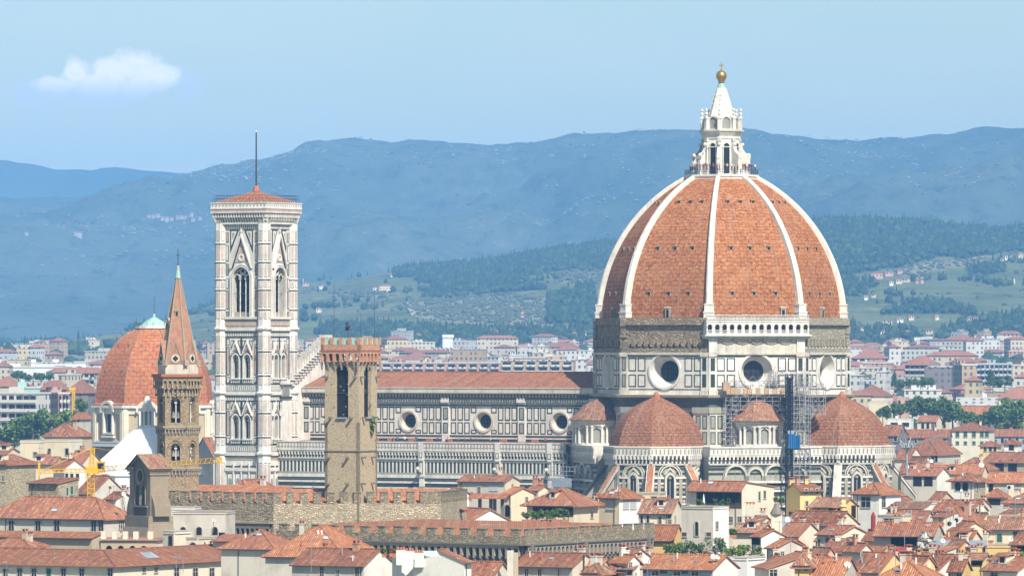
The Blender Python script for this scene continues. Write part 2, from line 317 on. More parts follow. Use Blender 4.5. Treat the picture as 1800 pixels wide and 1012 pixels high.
# ---------------------------------------------------------------- mesh builder
class Fr:
    "wall frame: u along the wall, o outwards, z up"
    def __init__(s, ox, oy, az, oz=0.0):          # az = math angle of the outward normal, degrees
        a = R(az); s.n = (math.cos(a), math.sin(a)); s.t = (-math.sin(a), math.cos(a)); s.o = (ox, oy, oz)
    def __call__(s, u, o, z): return (s.o[0] + u * s.t[0] + o * s.n[0], s.o[1] + u * s.t[1] + o * s.n[1], s.o[2] + z)
class MB:
    def __init__(s): s.v = []; s.f = []; s.m = []; s.uv = {}; s.mats = []; s.smooth = set()
    def mi(s, mat):
        if mat not in s.mats: s.mats.append(mat)
        return s.mats.index(mat)
    def face(s, pts, mat, uv=None, smooth=False):
        b = len(s.v); s.v += [tuple(p) for p in pts]; s.f.append(tuple(range(b, b + len(pts)))); s.m.append(s.mi(mat))
        if uv: s.uv[len(s.f) - 1] = uv
        if smooth: s.smooth.add(len(s.f) - 1)
    def hexa(s, b, t, mat, bot=True):             # b, t: four points each, counter-clockwise from above
        for i in range(4):
            j = (i + 1) % 4; s.face([b[i], b[j], t[j], t[i]], mat)
        s.face(t, mat)
        if bot: s.face(b[::-1], mat)
    def box(s, c, d, mat, rz=0.0):
        ca, sa = math.cos(rz), math.sin(rz)
        q = [(-1, -1), (1, -1), (1, 1), (-1, 1)]
        def p(x, y, z): x *= d[0] / 2; y *= d[1] / 2; return (c[0] + x * ca - y * sa, c[1] + x * sa + y * ca, c[2] + z * d[2] / 2)
        s.hexa([p(x, y, -1) for x, y in q], [p(x, y, 1) for x, y in q], mat)
    def fb(s, fr, u0, u1, z0, z1, o0, o1, mat):   # box in a wall frame
        b = [fr(u0, o1, z0), fr(u0, o0, z0), fr(u1, o0, z0), fr(u1, o1, z0)];
        t = [fr(u0, o1, z1), fr(u0, o0, z1), fr(u1, o0, z1), fr(u1, o1, z1)]
        s.hexa(b[::-1], t[::-1], mat)
    def prism(s, poly, z0, z1, mat, top=True, bot=False, capmat=None):
        n = len(poly)
        for i in range(n):
            a, b = poly[i], poly[(i + 1) % n]
            s.face([(a[0], a[1], z0), (b[0], b[1], z0), (b[0], b[1], z1), (a[0], a[1], z1)], mat)
        if top: s.face([(x, y, z1) for x, y in poly], capmat or mat)
        if bot: s.face([(x, y, z0) for x, y in poly][::-1], capmat or mat)
    def rings(s, prof, n, mat, rot=0.0, c=(0, 0), a0=0.0, a1=360.0, cap=True, smooth=False, mats=None):
        "stack of n-gon rings, prof = [(radius, z)...], rot = first corner angle in degrees"
        full = abs(a1 - a0) >= 359.9; k = n if full else n + 1
        pts = [[(c[0] + r * math.cos(R(rot + a0 + (a1 - a0) * i / n)), c[1] + r * math.sin(R(rot + a0 + (a1 - a0) * i / n)), z) for i in range(k)] for r, z in prof]
        dist = [0.0]
        for (r0, z0), (r1, z1) in zip(prof, prof[1:]): dist.append(dist[-1] + math.hypot(r1 - r0, z1 - z0))
        for j in range(len(prof) - 1):
            mm = mats[j] if mats else mat
            for i in range(n):
                i2 = (i + 1) % k
                p = [pts[j][i], pts[j][i2], pts[j + 1][i2], pts[j + 1][i]]
                w0 = math.dist(p[0], p[1]); w1 = math.dist(p[2], p[3]); o = i * 13.7
                s.face(p, mm, [(o - w0 / 2, dist[j]), (o + w0 / 2, dist[j]), (o + w1 / 2, dist[j + 1]), (o - w1 / 2, dist[j + 1])], smooth)
        if cap and full and prof[-1][0] > 1e-3: s.face(pts[-1], mats[-1] if mats else mat)
    def tube(s, a, b, r, mat, n=5, r2=None):
        a = Vector(a); b = Vector(b); d = (b - a)
        if d.length < 1e-6: return
        q = d.to_track_quat('Z', 'Y'); r2 = r if r2 is None else r2
        A = [a + q @ Vector((r * math.cos(2 * PI * i / n), r * math.sin(2 * PI * i / n), 0)) for i in range(n)]
        B = [b + q @ Vector((r2 * math.cos(2 * PI * i / n), r2 * math.sin(2 * PI * i / n), 0)) for i in range(n)]
        for i in range(n): j = (i + 1) % n; s.face([A[i], A[j], B[j], B[i]], mat, smooth=n > 5)
        s.face(A[::-1], mat); s.face(B, mat)
    def ball(s, c, r, mat, n=10, m=6, sz=1.0, smooth=True):
        prof = [(max(1e-4, r * math.sin(PI * j / m)), c[2] - sz * r * math.cos(PI * j / m)) for j in range(m + 1)]
        s.rings(prof, n, mat, c=(c[0], c[1]), smooth=smooth)
    def fpoly(s, fr, pts, o0, o1, mat, side=None):     # polygon in (u, z), extruded outwards from o0 to o1
        n = len(pts)
        s.face([fr(u, o1, z) for u, z in pts], mat)
        for i in range(n):
            a, b = pts[i], pts[(i + 1) % n]
            s.face([fr(a[0], o0, a[1]), fr(b[0], o0, b[1]), fr(b[0], o1, b[1]), fr(a[0], o1, a[1])], side or mat)
    def band(s, fr, inner, outer, o0, o1, mat, closed=False):   # moulding between two polylines
        n = len(inner)
        for i in range(n if closed else n - 1):
            j = (i + 1) % n; a, b, c, d = inner[i], inner[j], outer[j], outer[i]
            s.face([fr(a[0], o1, a[1]), fr(d[0], o1, d[1]), fr(c[0], o1, c[1]), fr(b[0], o1, b[1])], mat)
            s.face([fr(d[0], o1, d[1]), fr(d[0], o0, d[1]), fr(c[0], o0, c[1]), fr(c[0], o1, c[1])], mat)
            s.face([fr(a[0], o0, a[1]), fr(a[0], o1, a[1]), fr(b[0], o1, b[1]), fr(b[0], o0, b[1])], mat)
    def hole(s, fr, u0, u1, z0, z1, hp, mat, o=0.0):   # wall rectangle with one star-shaped opening hp
        cu = sum(p[0] for p in hp) / len(hp); cz = sum(p[1] for p in hp) / len(hp)
        def out(p):
            dx, dz = p[0] - cu, p[1] - cz; t = 1e9
            if dx > 1e-9: t = min(t, (u1 - cu) / dx)
            if dx < -1e-9: t = min(t, (u0 - cu) / dx)
            if dz > 1e-9: t = min(t, (z1 - cz) / dz)
            if dz < -1e-9: t = min(t, (z0 - cz) / dz)
            return (cu + dx * t, cz + dz * t)
        O = [out(p) for p in hp]; n = len(hp); cs = [(u0, z0), (u1, z0), (u1, z1), (u0, z1)]
        ang = lambda p: math.atan2(p[1] - cz, p[0] - cu)
        for i in range(n):
            j = (i + 1) % n; a0, a1 = ang(O[i]), ang(O[j]); d = (a1 - a0) % (2 * PI)
            if d > PI: continue
            mid = sorted([((ang(c) - a0) % (2 * PI), c) for c in cs if 1e-6 < (ang(c) - a0) % (2 * PI) < d - 1e-6])
            pts = [hp[i], O[i]] + [c for _, c in mid] + [O[j], hp[j]]
            s.face([fr(p[0], o, p[1]) for p in pts], mat)
    def reveal(s, fr, hp, o0, o1, mat):                # inner sides of an opening, o0 front, o1 back
        n = len(hp)
        for i in range(n):
            a, b = hp[i], hp[(i + 1) % n]
            s.face([fr(b[0], o0, b[1]), fr(a[0], o0, a[1]), fr(a[0], o1, a[1]), fr(b[0], o1, b[1])], mat)
    def build(s, name, parent=None, loc=None):
        me = bpy.data.meshes.new(name); me.from_pydata(s.v, [], s.f); me.update()
        for mt in s.mats: me.materials.append(MATS[mt])
        me.polygons.foreach_set('material_index', s.m)
        ul = me.uv_layers.new(name='UVMap'); buf = [0.0] * (2 * len(me.loops))
        V = s.v
        for p in me.polygons:
            uv = s.uv.get(p.index)
            if uv is None:
                nx, ny, nz = p.normal; h = math.hypot(nx, ny)
                if h < 0.05:
                    for li in p.loop_indices:
                        q = V[me.loops[li].vertex_index]; buf[2 * li] = q[0]; buf[2 * li + 1] = q[1]
                else:
                    tx, ty = -ny / h, nx / h; bx, by, bz = -nz * nx / h, -nz * ny / h, h
                    for li in p.loop_indices:
                        q = V[me.loops[li].vertex_index]
                        buf[2 * li] = q[0] * tx + q[1] * ty; buf[2 * li + 1] = q[0] * bx + q[1] * by + q[2] * bz
            else:
                for li, c in zip(p.loop_indices, uv): buf[2 * li], buf[2 * li + 1] = c
            if p.index in s.smooth: p.use_smooth = True
        ul.data.foreach_set('uv', buf)
        o = bpy.data.objects.new(name, me); COL.objects.link(o)
        if parent: o.parent = parent
        if loc is not None: o.location = loc
        return o
def arc(cu, cz, r, a0, a1, n): return [(cu + r * math.cos(R(a0 + (a1 - a0) * i / n)), cz + r * math.sin(R(a0 + (a1 - a0) * i / n))) for i in range(n + 1)]
def arch_pts(u, z0, w, zs, n=10, pointed=0.0):
    "outline of an arched opening: sill z0, width w, springing zs; pointed > 0 lifts the apex"
    h = w / 2; r = h * (1 + pointed)
    if pointed == 0: top = arc(u, zs, h, 0, 180, n)
    else:
        c = r - h; am = math.degrees(math.acos(c / r))
        top = arc(u - c, zs, r, 0, am, n // 2)[:-1] + arc(u + c, zs, r, 180 - am, 180, n // 2)
    return [(u - h, z0), (u + h, z0)] + top
def arch_only(u, w, zs, n=12, pointed=0.0): return arch_pts(u, zs, w, zs, n, pointed)[2:]
def circ(u, z, r, n=28): return arc(u, z, r, 0, 360, n)[:-1]
def tag(o, label=None, cat=None, group=None, kind=None):
    if label: o['label'] = label
    if cat: o['category'] = cat
    if group: o['group'] = group
    if kind: o['kind'] = kind
    return o
def thing(name, label, cat, loc=(0, 0, 0), rz=0.0, group=None):
    o = bpy.data.objects.new(name, None); COL.objects.link(o); o.location = loc; o.rotation_euler = (0, 0, rz); o.empty_display_size = 1
    return tag(o, label, cat, group)
def dup(o, parent=None):
    c = o.copy(); COL.objects.link(c); c.parent = parent
    for ch in list(o.children): dup(ch, c)
    return c
# ---------------------------------------------------------------- setting: ground, hills, haze
def structure(o): o['kind'] = 'structure'; return o
def ground_z(y):
    if y < 1750: return 0.0
    if y < 5000: return 50.0 * (y - 1750) / 3250.0
    return 50.0
def lerp_profile(pts, x):
    if x <= pts[0][0]: return pts[0][1]
    for (a, b), (c, d) in zip(pts, pts[1:]):
        if x <= c: return b + (d - b) * (x - a) / (c - a)
    return pts[-1][1]
def smooth_profile(pts, x):                      # cosine-eased
    if x <= pts[0][0]: return pts[0][1]
    for (a, b), (c, d) in zip(pts, pts[1:]):
        if x <= c:
            t = (x - a) / (c - a); return b + (d - b) * (0.5 * t + 0.5 * t * t * (3 - 2 * t))
    return pts[-1][1]
def in_poly(x, y, poly):
    c = False; n = len(poly)
    for i in range(n):
        (x0, y0), (x1, y1) = poly[i], poly[i - 1]
        if (y0 > y) != (y1 > y) and x < (x1 - x0) * (y - y0) / (y1 - y0) + x0: c = not c
    return c
def land_mat(name, cols, sc, bump_d, mask=False):
    m, nt, b = new_mat(name, 0.95); k = NB(nt); o = k.obj()
    f = k.noise(k.map(o, (1, .55, 1)), sc[0], 7, 0.68); g = k.noise(k.map(o, (1, .6, 1)), sc[1], 5, 0.7); h = k.noise(k.map(o, (1, .35, 1)), sc[2], 4, 0.65)
    col = k.ramp(f, [(0.36, cols[0]), (0.5, cols[1]), (0.66, cols[2])])
    col = k.mix(col, cols[3], k.m('MULTIPLY', k.m('MULTIPLY', k.m('SUBTRACT', g, 0.56), 9, True), k.m('MULTIPLY', k.m('SUBTRACT', h, 0.42), 4, True)))
    col = k.mix(col, scl(cols[0], 0.6), k.m('MULTIPLY', k.m('SUBTRACT', 0.47, g), 6, True))
    if mask:
        a = k.n.new('ShaderNodeVertexColor'); a.layer_name = 'cover'; s = k.sep(a.outputs[0])
        col = k.mix(col, cols[4], s[0]); col = k.mix(col, cols[5], s[1])
    k.l.new(col, b.inputs['Base Color']); k.bump(b, k.m('ADD', g, f), 1.0, bump_d)
def grid_obj(name, nx, ny, fn, mat, cover=None):
    vs = []; cs = []
    for j in range(ny + 1):
        for i in range(nx + 1):
            p = fn(i / nx, j / ny); vs.append(p[:3]); cs.append(p[3] if len(p) > 3 else (0, 0))
    fs = [(j * (nx + 1) + i, j * (nx + 1) + i + 1, (j + 1) * (nx + 1) + i + 1, (j + 1) * (nx + 1) + i) for j in range(ny) for i in range(nx)]
    me = bpy.data.meshes.new(name); me.from_pydata(vs, [], fs); me.materials.append(MATS[mat])
    me.polygons.foreach_set('use_smooth', [True] * len(fs))
    if cover:
        ca = me.color_attributes.new('cover', 'FLOAT_COLOR', 'POINT')
        ca.data.foreach_set('color', [x for c in cs for x in (c[0], c[1], 0, 1)])
    o = bpy.data.objects.new(name, me); COL.objects.link(o); return structure(o)
m, nt, b = new_mat('city_ground', 0.95); k = NB(nt)
gf = k.noise(k.obj(), 0.012, 6, 0.7); gg = k.noise(k.obj(), 0.05, 5)
k.l.new(k.mix(k.ramp(gf, [(.35, (.06, .10, .035)), (.5, (.16, .16, .12)), (.65, (.30, .26, .20))]), (.05, .085, .03), k.m('MULTIPLY', k.m('SUBTRACT', gg, .52), 8, True)), b.inputs['Base Color'])
YS = [-450, 200, 700, 1300, 1750, 2200, 2800, 3400, 4000, 4600, 5000, 5600, 7000, 9000, 11000, 13000, 15300]
grid_obj('ground', 2, len(YS) - 1, lambda u, v: (-7000 + 14000 * u, YS[round(v * (len(YS) - 1))], ground_z(YS[round(v * (len(YS) - 1))])), 'city_ground')

land_mat('mountain_land', [(.05, .078, .052), (.07, .098, .068), (.10, .125, .09), (.14, .155, .115)], (.0035, .03, .0016), 6)
land_mat('far_mountain_land', [(.04, .07, .035), (.06, .09, .05), (.08, .11, .06), (.1, .12, .07)], (.001, .004, .0006), 10)
land_mat('hill_land', [(.075, .095, .03), (.115, .14, .05), (.17, .185, .08), (.33, .29, .185), (.028, .05, .02), (.21, .215, .115)], (.008, .035, .003), 5, True)

def hill(name, prof, Yr, Yf, zf, Yb, mat, px0, px1, nx, ny, amp, ridge_noise, seed, shape=1.4, cover=None, nscale=0.0016):
    def fn(u, v):
        px = px0 + (px1 - px0) * u; x = (px - 900) * Yr / F
        if v <= 0.85:
            t = v / 0.85; y = Yf + (Yr - Yf) * t
        else:
            t = 1.0; y = Yr + (Yb - Yr) * (v - 0.85) / 0.15
        zr = CZ + (HZ - smooth_profile(prof, px)) * Yr / F
        n = noise.fractal(Vector((x * nscale, y * nscale * 0.8, seed)), 0.9, 2.1, 6)
        s = 0.5 * t + 0.5 * (t ** shape) if shape else t
        z = zf + (zr - zf) * s + n * amp * math.sin(PI * min(1, t)) * (0.35 + 0.65 * t) * max(0.15, (zr - zf) / 300)
        z += noise.fractal(Vector((x * 0.012, y * 0.012, seed)), 0.8, 2.2, 4) * ridge_noise * t
        if v > 0.85:
            w = (v - 0.85) / 0.15; z -= (zr - zf) * w * 0.9
        z = max(z, zf - 4)
        if cover: return (x, y, z, cover(x, y, z))
        return (x, y, z)
    return grid_obj(name, nx, ny, fn, mat, cover), fn
far_prof = [(-1200, 300), (-700, 280), (-200, 262), (0, 268), (40, 272), (110, 286), (170, 284), (215, 281), (270, 286), (330, 291), (380, 286), (430, 290), (520, 300), (700, 330), (900, 350), (2000, 380)]
hill('far_mountain', far_prof, 14600, 12300, 49, 15400, 'far_mountain_land', -1200, 2000, 150, 22, 45, 7, 3.1)
main_prof = [(-900, 330), (-600, 372), (-250, 352), (0, 345), (60, 344), (140, 347), (175, 336), (225, 325), (270, 314), (340, 301), (400, 289), (450, 278), (490, 268), (540, 253), (590, 246), (640, 245), (700, 247), (760, 251),
             (830, 254), (900, 255), (950, 250), (1000, 240), (1060, 235), (1130, 230), (1200, 228), (1260, 230), (1330, 231), (1400, 236), (1460, 239), (1510, 244), (1570, 240), (1650, 234), (1720, 226), (1800, 221), (1950, 214), (2100, 220), (2400, 262), (2700, 240)]
mtn, mtn_fn = hill('mountain', main_prof, 11000, 7700, 50, 12200, 'mountain_land', -900, 2700, 460, 90, 140, 7, 8.7, 1.15)
mid_prof = [(-900, 560), (-600, 585), (-250, 608), (120, 606), (220, 596), (290, 575), (345, 548), (420, 522), (500, 500), (540, 495), (600, 490), (690, 479), (720, 472), (800, 467), (870, 460), (940, 446), (1000, 438), (1080, 430),
            (1180, 414), (1300, 400), (1430, 391), (1500, 388), (1600, 391), (1700, 402), (1760, 406), (1830, 398), (2050, 385), (2350, 430), (2700, 410)]
FOREST = [[(690, 483), (700, 468), (870, 452), (1080, 424), (1110, 480), (960, 478), (915, 488), (965, 512), (870, 514), (800, 526), (742, 526), (765, 500)],
          [(962, 520), (1040, 508), (1070, 572), (965, 568)], [(1420, 380), (1620, 385), (1850, 392), (1850, 445), (1790, 440), (1700, 455), (1650, 450), (1590, 468), (1530, 478), (1480, 484), (1420, 492)],
          [(1545, 556), (1590, 538), (1650, 530), (1700, 542), (1722, 556), (1640, 552)], [(1632, 600), (1690, 566), (1760, 552), (1850, 545), (1850, 612), (1632, 612)],
          [(1485, 575), (1600, 582), (1640, 600), (1640, 616), (1485, 616)], [(560, 575), (700, 572), (860, 580), (1045, 578), (1050, 612), (560, 612)], [(1700, 470), (1760, 462), (1770, 475), (1700, 482)],
          [(1380, 500), (1490, 492), (1540, 500), (1490, 520), (1400, 530)]]
GROVE = [[(716, 536), (735, 520), (900, 516), (960, 522), (965, 568), (870, 572), (800, 566), (735, 560)], [(585, 512), (680, 505), (690, 520), (600, 530)], [(1560, 478), (1640, 462), (1710, 455), (1720, 462), (1600, 486)],
         [(900, 545), (968, 540), (968, 566), (900, 568)], [(960, 478), (1100, 470), (1100, 495), (1000, 500)]]
def to_px(x, y, z): return (900 + x * F / y, HZ - (z - CZ) * F / y)
def cover(x, y, z):
    px, py = to_px(x, y, z)
    px += 10 * noise.noise(Vector((x * .02, y * .02, 1))); py += 5 * noise.noise(Vector((x * .02, y * .02, 7)))
    return (1.0 if any(in_poly(px, py, q) for q in FOREST) else 0.0, 1.0 if any(in_poly(px, py, q) for q in GROVE) else 0.0)
midh, mid_fn = hill('hills', mid_prof, 7300, 4900, 48, 7850, 'hill_land', -900, 2700, 500, 90, 16, 1.5, 5.5, 1.0, cover, nscale=0.004)

HAZE_D, HAZE_C = 8.2e-5, (.20, .505, 1.0)
def haze():
    mb = MB(); m = bpy.data.materials.new('haze_air'); m.use_nodes = True; nt = m.node_tree; MATS['haze_air'] = m
    nt.nodes.remove(nt.nodes['Principled BSDF']); v = nt.nodes.new('ShaderNodeVolumePrincipled')
    v.inputs['Color'].default_value = (*HAZE_C, 1); v.inputs['Density'].default_value = HAZE_D; v.inputs['Anisotropy'].default_value = -0.4
    nt.links.new(v.outputs[0], nt.nodes['Material Output'].inputs['Volume'])
    mb.box((0, 7450, 258), (14200, 15900, 530), 'haze_air')
    o = mb.build('haze'); o['kind'] = 'stuff'
haze()
# ---------------------------------------------------------------- cathedral
DX, DY = 46.0, 1350.0
cath = thing('cathedral', 'huge white and green marble cathedral with a ribbed red brick dome', 'cathedral', (DX, DY, 0), R(-30))
def at_axis(az, d): return (d * math.cos(R(az)), d * math.sin(R(az)))
OCT = [0, 45, 90, 135, 180, 225, 270, 315]
def oct_frames(c, r, az0=0): 
    "frames of the eight faces of an octagon with corner radius r"
    a = r * math.cos(PI / 8); return [Fr(c[0] + a * math.cos(R(az0 + q)), c[1] + a * math.sin(R(az0 + q)), az0 + q) for q in OCT], r * math.sin(PI / 8)
def panel(mb, fr, u0, u1, z0, z1, o=0.0, t=0.24, gm='green_marble', wm='white_marble'):
    t *= 1.08
    mb.fb(fr, u0, u1, z0, z1, o - .05, o + .04, gm); mb.fb(fr, u0 + t, u1 - t, z0 + t, z1 - t, o, o + .07, wm)
def panel_rows(mb, fr, u0, u1, rows, n, o=0.0, gap=.55, skip=None, wm='white_marble'):
    w = (u1 - u0) / n
    for i in range(n):
        a, b = u0 + i * w + gap / 2, u0 + (i + 1) * w - gap / 2
        for z0, z1 in rows:
            if skip:
                cu, cz, r = skip
                if a - .1 < cu + r and b + .1 > cu - r and z0 - .1 < cz + r and z1 + .1 > cz - r:
                    # keep what lies clear of the round window
                    du = max(0.0, max(a - cu, cu - b)); dz = max(0.0, max(z0 - cz, cz - z1))
                    if math.hypot(du, dz) < r + .1:
                        if du >= r * 0.99 or b - a < .3: continue
                        near = math.sqrt(max(0.0, r * r - du * du)) + .25
                        if z0 >= cz - .4: z0_ = max(z0, cz + near); z1_ = z1
                        else: z0_ = z0; z1_ = min(z1, cz - near)
                        if z1_ - z0_ > .7: panel(mb, fr, a, b, z0_, z1_, o, wm=wm)
                        continue
            panel(mb, fr, a, b, z0, z1, o, wm=wm)
def round_window(fr, cu, cz, ro, ri, depth, parent, lip='cream_marble', fun='cream_marble', lipw=.45, name='round_window'):
    mb = MB(); A = circ(cu, cz, ro, 40); B = circ(cu, cz, ro + lipw, 40)
    mb.band(fr, A, B, 0, .28, lip, True)
    rs = [(ro, .28), (ro - (ro - ri) * .25, -depth * .25), (ro - (ro - ri) * .42, -depth * .5), (ri + .18, -depth * .85), (ri + .18, -depth * .9), (ri, -depth * .9), (ri, -depth)]
    for (r0, o0), (r1, o1) in zip(rs, rs[1:]):
        a = circ(cu, cz, r0, 40); b = circ(cu, cz, r1, 40)
        for i in range(40):
            j = (i + 1) % 40; mb.face([fr(a[i][0], o0, a[i][1]), fr(a[j][0], o0, a[j][1]), fr(b[j][0], o1, b[j][1]), fr(b[i][0], o1, b[i][1])], fun, smooth=True)
    w = mb.build(name, parent)
    g = MB(); g.face([fr(u, -depth + .03, z) for u, z in circ(cu, cz, ri + .05, 30)], 'glass_dark')
    for k in range(-1, 2):
        g.fb(fr, cu + k * ri * .5 - .05, cu + k * ri * .5 + .05, cz - ri * .85, cz + ri * .85, -depth, -depth + .08, 'iron'); g.fb(fr, cu - ri * .85, cu + ri * .85, cz + k * ri * .5 - .05, cz + k * ri * .5 + .05, -depth, -depth + .075, 'iron')
    g.build('pane', w)
    return w

# --- dome
def dome_r(z): return -8.4 + math.sqrt(max(0, 35.6 ** 2 - (z - 60) ** 2))
Z0, ZT = 60.9, 91.5
prof = [(dome_r(Z0 + (ZT - Z0) * i / 26) - .55, Z0 + (ZT - Z0) * i / 26) for i in range(27)]
mb = MB(); mb.rings(prof, 8, 'dome_tile', 22.5)
dome = mb.build('dome', cath); dome['label'] = 'red brick dome with white ribs'
mb2 = MB()
for i in range(8):                               # eight ribs
    a = 22.5 + 45 * i; mb = MB(); ca, sa = math.cos(R(a)), math.sin(R(a)); tx, ty = -sa, ca
    N = 30; rows = []
    for j in range(N + 1):
        z = 62.6 + (ZT + .2 - 62.6) * j / N; r = dome_r(z); w = .74 - .24 * j / N
        dr = (dome_r(z + .05) - dome_r(z - .05)) / .1; nx = 1 / math.hypot(1, dr); nz = -dr * nx
        pt = lambda off, s: ((r + off * nx) * ca + s * tx, (r + off * nx) * sa + s * ty, z + off * nz)
        rows.append([pt(-.9, -w), pt(.15, -w), pt(.25, -w * .78), pt(.42, -w * .6), pt(.42, w * .6), pt(.25, w * .78), pt(.15, w), pt(-.9, w)])
    for j in range(N):
        for k in range(7): mb.face([rows[j][k], rows[j][k + 1], rows[j + 1][k + 1], rows[j + 1][k]], 'rib_marble')
    fr = Fr(dome_r(61) * ca, dome_r(61) * sa, a)
    mb.fb(fr, -1.15, 1.15, 60.4, 61.9, -2.2, .6, 'rib_marble'); mb.fb(fr, -1.25, 1.25, 61.9, 62.2, -2.3, .7, 'rib_marble'); mb.fb(fr, -1.0, 1.0, 62.2, 63.6, -2.2, .48, 'rib_marble'); mb.fb(fr, -1.1, 1.1, 63.6, 63.9, -2.3, .58, 'rib_marble')
    mb.build('rib', dome)
for q in OCT:                                    # ventilation openings, rain streak troughs, hatch
    for z in (66.1, 75.9, 86.0):
        r = (dome_r(z) - .55) * math.cos(PI / 8); hw = r * math.tan(PI / 8)
        dr = (dome_r(z + .05) - dome_r(z - .05)) / .1
        for s in (-.47, 0, .47):
            fr = Fr(r * math.cos(R(q)), r * math.sin(R(q)), q); m_ = MB(); u = s * hw * 1.04
            m_.fb(fr, u - .42, u + .42, z - .45, z + .4, -.9, .12, 'pietra'); m_.fb(fr, u - .30, u + .30, z - .32, z + .28, -.5, .15, 'void'); m_.fb(fr, u - .5, u + .5, z + .4, z + .52, -.9, .3, 'pietra')
            m_.build('vent', dome)
    r = (dome_r(62.2) - .55) * math.cos(PI / 8); fr = Fr(r * math.cos(R(q)), r * math.sin(R(q)), q); m_ = MB(); u = .12 if q != 315 else 6.4
    m_.fb(fr, u - .55, u + .55, 61.0, 63.0, -.9, .45, 'old_marble'); m_.fb(fr, u - .3, u + .3, 61.0, 62.6, -.5, .48, 'void'); m_.fb(fr, u - .65, u + .65, 63.0, 63.2, -.9, .6, 'white_marble')
    m_.build('hatch', dome)
# --- drum
mb = MB(); frs, hw = oct_frames((0, 0), 28.0)
DZ = 49.3
for q, fr in zip(OCT, frs):
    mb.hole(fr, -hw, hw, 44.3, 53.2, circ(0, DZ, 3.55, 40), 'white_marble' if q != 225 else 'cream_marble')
    sk = (0, DZ, 4.0); wm = 'pale_marble' if q in (315, 0) else 'white_marble'  # panels whiter on the two sunlit faces, light put into the colour
    rows = [(45.9, 48.6), (49.3, 52.2)]
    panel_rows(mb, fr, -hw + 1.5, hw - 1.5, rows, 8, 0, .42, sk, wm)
    mb.fb(fr, -hw + 1.3, hw - 1.3, 45.3, 45.5, 0, .05, 'green_marble'); mb.fb(fr, -hw + 1.3, hw - 1.3, 52.45, 52.65, 0, .05, 'green_marble')
    mb.fb(fr, -hw - .2, hw + .2, 52.9, 53.35, -.3, .55, 'cream_marble')
    # rough band above
    finished = q == 315
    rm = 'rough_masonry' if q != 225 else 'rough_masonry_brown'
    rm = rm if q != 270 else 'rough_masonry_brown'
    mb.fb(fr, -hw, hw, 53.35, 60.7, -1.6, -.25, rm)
    if not finished:
        mb.fb(fr, -hw + .4, hw - .4, 59.3, 60.2, -.4, .42, rm); mb.fb(fr, -hw + .2, hw - .2, 60.2, 60.9, -.4, .2, rm)
        for i in range(13):
            u = -hw + 1.6 + i * (2 * hw - 3.2) / 12
            mb.fb(fr, u - .38, u + .38, 54.7, 56.2, -.3, .55 if i % 5 else .35, rm); mb.fb(fr, u - .3, u + .3, 54.35, 54.7, -.3, .3, rm)
        for i in range(30):
            u = rnd.uniform(-hw + .5, hw - .5); z = rnd.uniform(56.4, 59); mb.fb(fr, u - .2, u + .25, z, z + .22, -.3, rnd.uniform(-.2, -.1), rm)
        mb.fb(fr, -hw + .1, hw - .3, 53.35, 54.3, -.3, rnd.uniform(.25, .5), rm)
    if q == 0: mb.fb(fr, -hw, hw, 53.35, 54.6, -.2, .3, 'cream_marble')
for i in range(8):                                # corner piers
    a = 22.5 + 45 * i; r = 28.0
    for sgn in (-1, 1):
        fr = frs[(i if sgn > 0 else i + 1) % 8]; e = hw * sgn
        u0, u1 = sorted((e - sgn * 1.7, e + sgn * .05))
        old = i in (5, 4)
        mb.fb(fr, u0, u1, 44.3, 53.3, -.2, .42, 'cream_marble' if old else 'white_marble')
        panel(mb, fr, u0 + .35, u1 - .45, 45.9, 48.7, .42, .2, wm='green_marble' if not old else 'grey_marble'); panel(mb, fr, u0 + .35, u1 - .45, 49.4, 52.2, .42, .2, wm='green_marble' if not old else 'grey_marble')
        mb.fb(fr, u0 - .1, u1, 44.3, 45.2, -.2, .6, 'cream_marble'); mb.fb(fr, u0 - .12, u1, 52.5, 53.3, -.2, .62, 'cream_marble')
        fin = (i == 6 and sgn > 0) or (i == 7 and sgn < 0)
        for j in range(9):
            z = 53.35 + j * .82; w = rnd.uniform(.7, 1.5)
            if i in (4, 5, 7, 0, 1): mb.fb(fr, *sorted((e - sgn * w, e + sgn * .1)), z, z + .8, -.4, rnd.uniform(-.1, .45), 'rough_masonry_brown' if i in (4, 5) else 'rough_masonry')
drum = mb.build('drum', cath)
for q, fr in zip(OCT, frs):
    if q in (45, 90, 135): continue
    round_window(fr, 0, DZ, 3.55, 2.3, 2.4, drum, fun='white_marble', lip='white_marble')
# cornice under the drum
mb = MB(); mb.rings([(28.0, 43.0), (29.3, 43.7), (29.45, 44.25), (28.0, 44.35)], 8, 'pietra', 22.5, mats=['frieze_and_shade', 'pietra', 'cream_marble'])
mb.rings([(27.6, 0), (27.6, 43.2)], 8, 'old_marble', 22.5)
f2, h2 = oct_frames((0, 0), 27.6)
for q, fr in zip(OCT, f2):
    mb.fb(fr, -h2, h2, 41.4, 43.0, 0, .12, 'frieze_and_shade')
    for s in (-1, 1):
        u0, u1 = sorted((s * (h2 - 3.6), s * h2)); mb.fb(fr, u0, u1, 30, 41.3, 0, .5, 'cream_marble'); mb.fb(fr, u0 - .2, u1 + .2, 40.3, 41.6, 0, .75, 'old_marble')
        for c in (.35, 1.95):
            a, b = sorted((s * (h2 - 3.3 + c), s * (h2 - 3.3 + c + 1.2)))
            panel(mb, fr, a, b, 36.9, 39.8, .5, .2, wm='grey_marble'); panel(mb, fr, a, b, 33.6, 36.3, .5, .2, wm='grey_marble')
    panel_rows(mb, fr, -h2 + 3.8, h2 - 3.8, [(33.6, 36.6), (37.2, 40.6)], 7, 0, .5, wm='old_marble')
mb.build('dome_base', cath)
